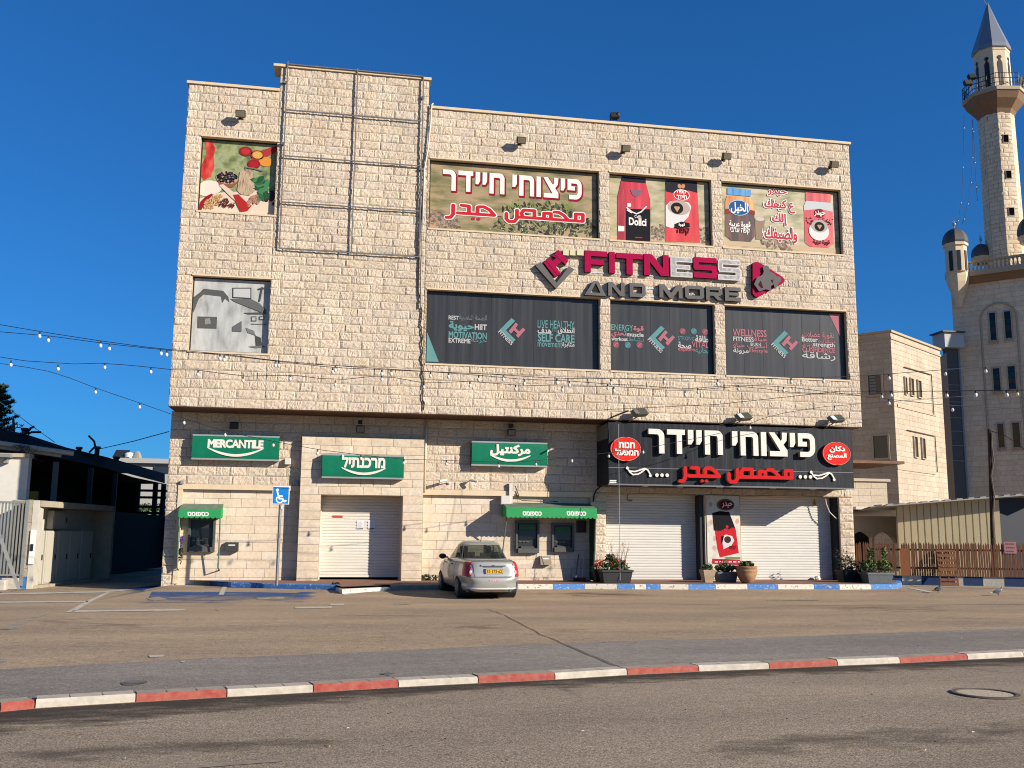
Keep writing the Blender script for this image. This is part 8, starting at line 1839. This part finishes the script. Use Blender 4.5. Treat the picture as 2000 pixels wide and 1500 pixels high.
# distant house with tank and dish
Yd = 45.0; hd = thing('distant_house', 'far white flat roofed house behind the end of the dark shed', 'house', (U(290,930,Yd)[0],Yd,0)); x0,z0 = U(215,908,Yd); x1,z1 = U(330,906,Yd); q = MB(); q.box(x0,x1+3,Yd,Yd+8,0,z1); q.build('wall', mat('far_white_wall', C(206,204,196,.55), .85), hd); q = MB(); q.box(x0-.3,x1+3,Yd-.4,Yd+8,z1,z1+.35); q.build('roof_slab', MATS['far_white_wall'], hd)
q = MB(); q.box(U(300,915,Yd)[0],x1,Yd-.06,Yd,U(310,925,Yd)[1],U(310,912,Yd)[1]); q.build('window', m_gl, hd)
tk = thing('water_tank', 'white solar water tank on the far flat roof', 'water tank', (U(252,900,Yd+1)[0],Yd+1,z1)); X,Z = U(252,902,Yd+1); q = MB(); q.lathe([(.35,z1+.3),(.36,U(252,884,Yd+1)[1]-.1),(.2,U(252,884,Yd+1)[1])], (X,Yd+1,0), 14); q.build('tank', W_, tk); q = MB(); q.add([(X-1.2,Yd+.6,z1+.36),(X-.2,Yd+.6,z1+.36),(X-.1,Yd+1.6,z1+1.1),(X-1.1,Yd+1.6,z1+1.1),(X-1.2,Yd+.6,z1+.30),(X-.2,Yd+.6,z1+.30),(X-.1,Yd+1.6,z1+1.04),(X-1.1,Yd+1.6,z1+1.04)], [(0,1,2,3),(7,6,5,4),(0,4,5,1),(1,5,6,2),(2,6,7,3),(3,7,4,0)]); q.build('solar_panel', m_dk, tk)
dh = thing('satellite_dish', 'grey satellite dish on the far flat roof', 'dish', (U(267,902,Yd)[0],Yd,z1)); X,Z = U(267,898,Yd); q = MB(); q.ball((X,Yd,Z),.36,.12,.68); q.tube([(X,Yd,Z),(X+.1,Yd+.1,z1+.3)], .05, 6); q.build('dish', MATS['grey_plastic'], dh)
hb = tag(None or MB().build('hedge', m_lf[1], None) if False else None, None) if False else None
sb = plant('bush', 'green bush glimpsed through the far end of the dark shed', 'bush', (U(290,1002,40)[0],40,0)); q = MB(); X,Z = U(290,1003,40); leaf_cluster(q, (X,40,Z), (1.6,.8,.7), 700, .16, 3); leaf_cluster(q, (X,40,Z-1.4), (1.6,.8,.9), 300, .2, 3); q.build('foliage', m_lf, sb, fix=False)

# ================================================================ festoon strings across the forecourt
def festoon(label, P, Y0, Y1, bulbs, n=60, r=.0085, cable=True):
    P = [(P[0][0]-420, P[0][1]-(P[1][1]-P[0][1])/(P[1][0]-P[0][0])*420)]+list(P)+[(P[-1][0]+300, P[-1][1]+(P[-1][1]-P[-2][1])/(P[-1][0]-P[-2][0])*300)] if P[0][0] < 0 else list(P)
    xs_ = np.array([p[0] for p in P], float); ys_ = np.array([p[1] for p in P], float); X_ = np.linspace(xs_[0], xs_[-1], n)
    Yp = lambda x: Y0+(Y1-Y0)*(x-xs_[0])/(xs_[-1]-xs_[0])
    def p3(x): y = float(np.interp(x, xs_, ys_)); Y = Yp(x); a = U(x, y, Y); return (a[0], Y, a[1])
    return string('string_light', label, [p3(x) for x in X_], [p3(x) for x in bulbs], r, .041, group='festoon bulb strings over the car park')
festoon('upper black string of white bulbs starting highest at the left edge', [(-60,624),(0,634),(75,647),(190,665),(310,681),(420,690),(545,705),(650,714),(840,726),(980,732),(1088,739),(1193,740),(1290,738),(1400,741),(1545,738),(1640,736),(1700,733),(1846,722),(2060,708)], -7,-9, [78,197,315,430,545,655,764,876,983,1088,1193,1297,1401,1545,1608,1736,1846,1925])
festoon('second black string of bulbs running just below the upper string', [(-60,644),(0,648),(95,656),(214,672),(326,684),(440,694),(545,706),(650,718),(746,722),(840,726),(935,733),(1024,741),(1112,744),(1185,750),(1255,753),(1330,760),(1442,752),(1530,755),(1640,768),(1720,778),(1850,792),(2060,800)], -6,-8, [95,214,326,438,538,650,746,841,935,1024,1112,1187,1363,1442,1530,1736,1860])
festoon('wavy middle string of bulbs sagging below the two upper strings', [(-60,692),(0,697),(22,704),(90,706),(114,712),(205,709),(290,717),(330,722),(387,723),(475,735),(567,732),(655,743),(746,733),(828,748),(918,745),(1007,752),(1098,754),(1199,755),(1330,764),(1452,754),(1560,768),(1665,770),(1800,764),(1997,762),(2060,762)], -5,-7, [22,114,205,295,387,475,567,655,746,828,918,1007,1098,1199,1338,1722,1848,1906,1965,1987])
festoon('lowest slanting string of bulbs dropping from the left to the shop sign', [(-60,703),(0,710),(40,715),(110,728),(187,758),(273,787),(360,818),(450,845),(535,862),(620,878),(710,889),(790,897),(872,899),(975,903),(1048,900),(1117,893),(1190,884),(1258,876),(1400,848),(1465,829),(1500,812),(1600,795),(1640,792)], -4,-.9, [187,273,360,440,534,620,705,789,872,974,1047,1117,1189,1256,1465,1630])
festoon('bright pale cable string crossing low over the mosque and annex', [(1180,800),(1400,790),(1640,764),(1720,764),(1850,764),(2060,761)], -2,-12, [1740,1849,1905,1966])
wr = thing('cable', 'thin green wire slanting from the sky to the dark shed roof', 'cable', (U(60,830,Ys)[0],Ys,U(60,830,Ys)[1])); q = MB(); q.tube([(U(x,y,Y)[0],Y,U(x,y,Y)[1]) for x,y,Y in ((-40,760,-3),(0,785,0),(60,830,Ys),(107,864,Ys+3))], .012, 5); q.build('wire', mat('green_wire', C(50,120,130,.5), .6), wr)
wr = thing('cable', 'thin black wire from the shed roof to the building corner', 'cable', (U(190,878,Ys+4)[0],Ys+4,U(190,878,Ys+4)[1])); q = MB(); q.tube([(U(x,y,Y)[0],Y,U(x,y,Y)[1]) for x,y,Y in ((190,878,Ys+5),(260,862,4),(330,843,YW-.05))], .016, 5); q.build('wire', m_blk, wr)
wr = thing('cable', 'thin pale wire hanging straight down in front of the left shop shutter', 'cable', (U(1209,1130,-.6)[0],-.6,.3)); q = MB(); q.tube([(U(1208,828,-.3)[0],-.3,U(1208,828,-.3)[1]),(U(1209,960,-.4)[0],-.4,U(1209,960,-.4)[1]),(U(1211,1133,-.6)[0],-.6,.35)], .010, 5); q.build('wire', mat('pale_wire', C(190,190,186,.6), .5), wr)
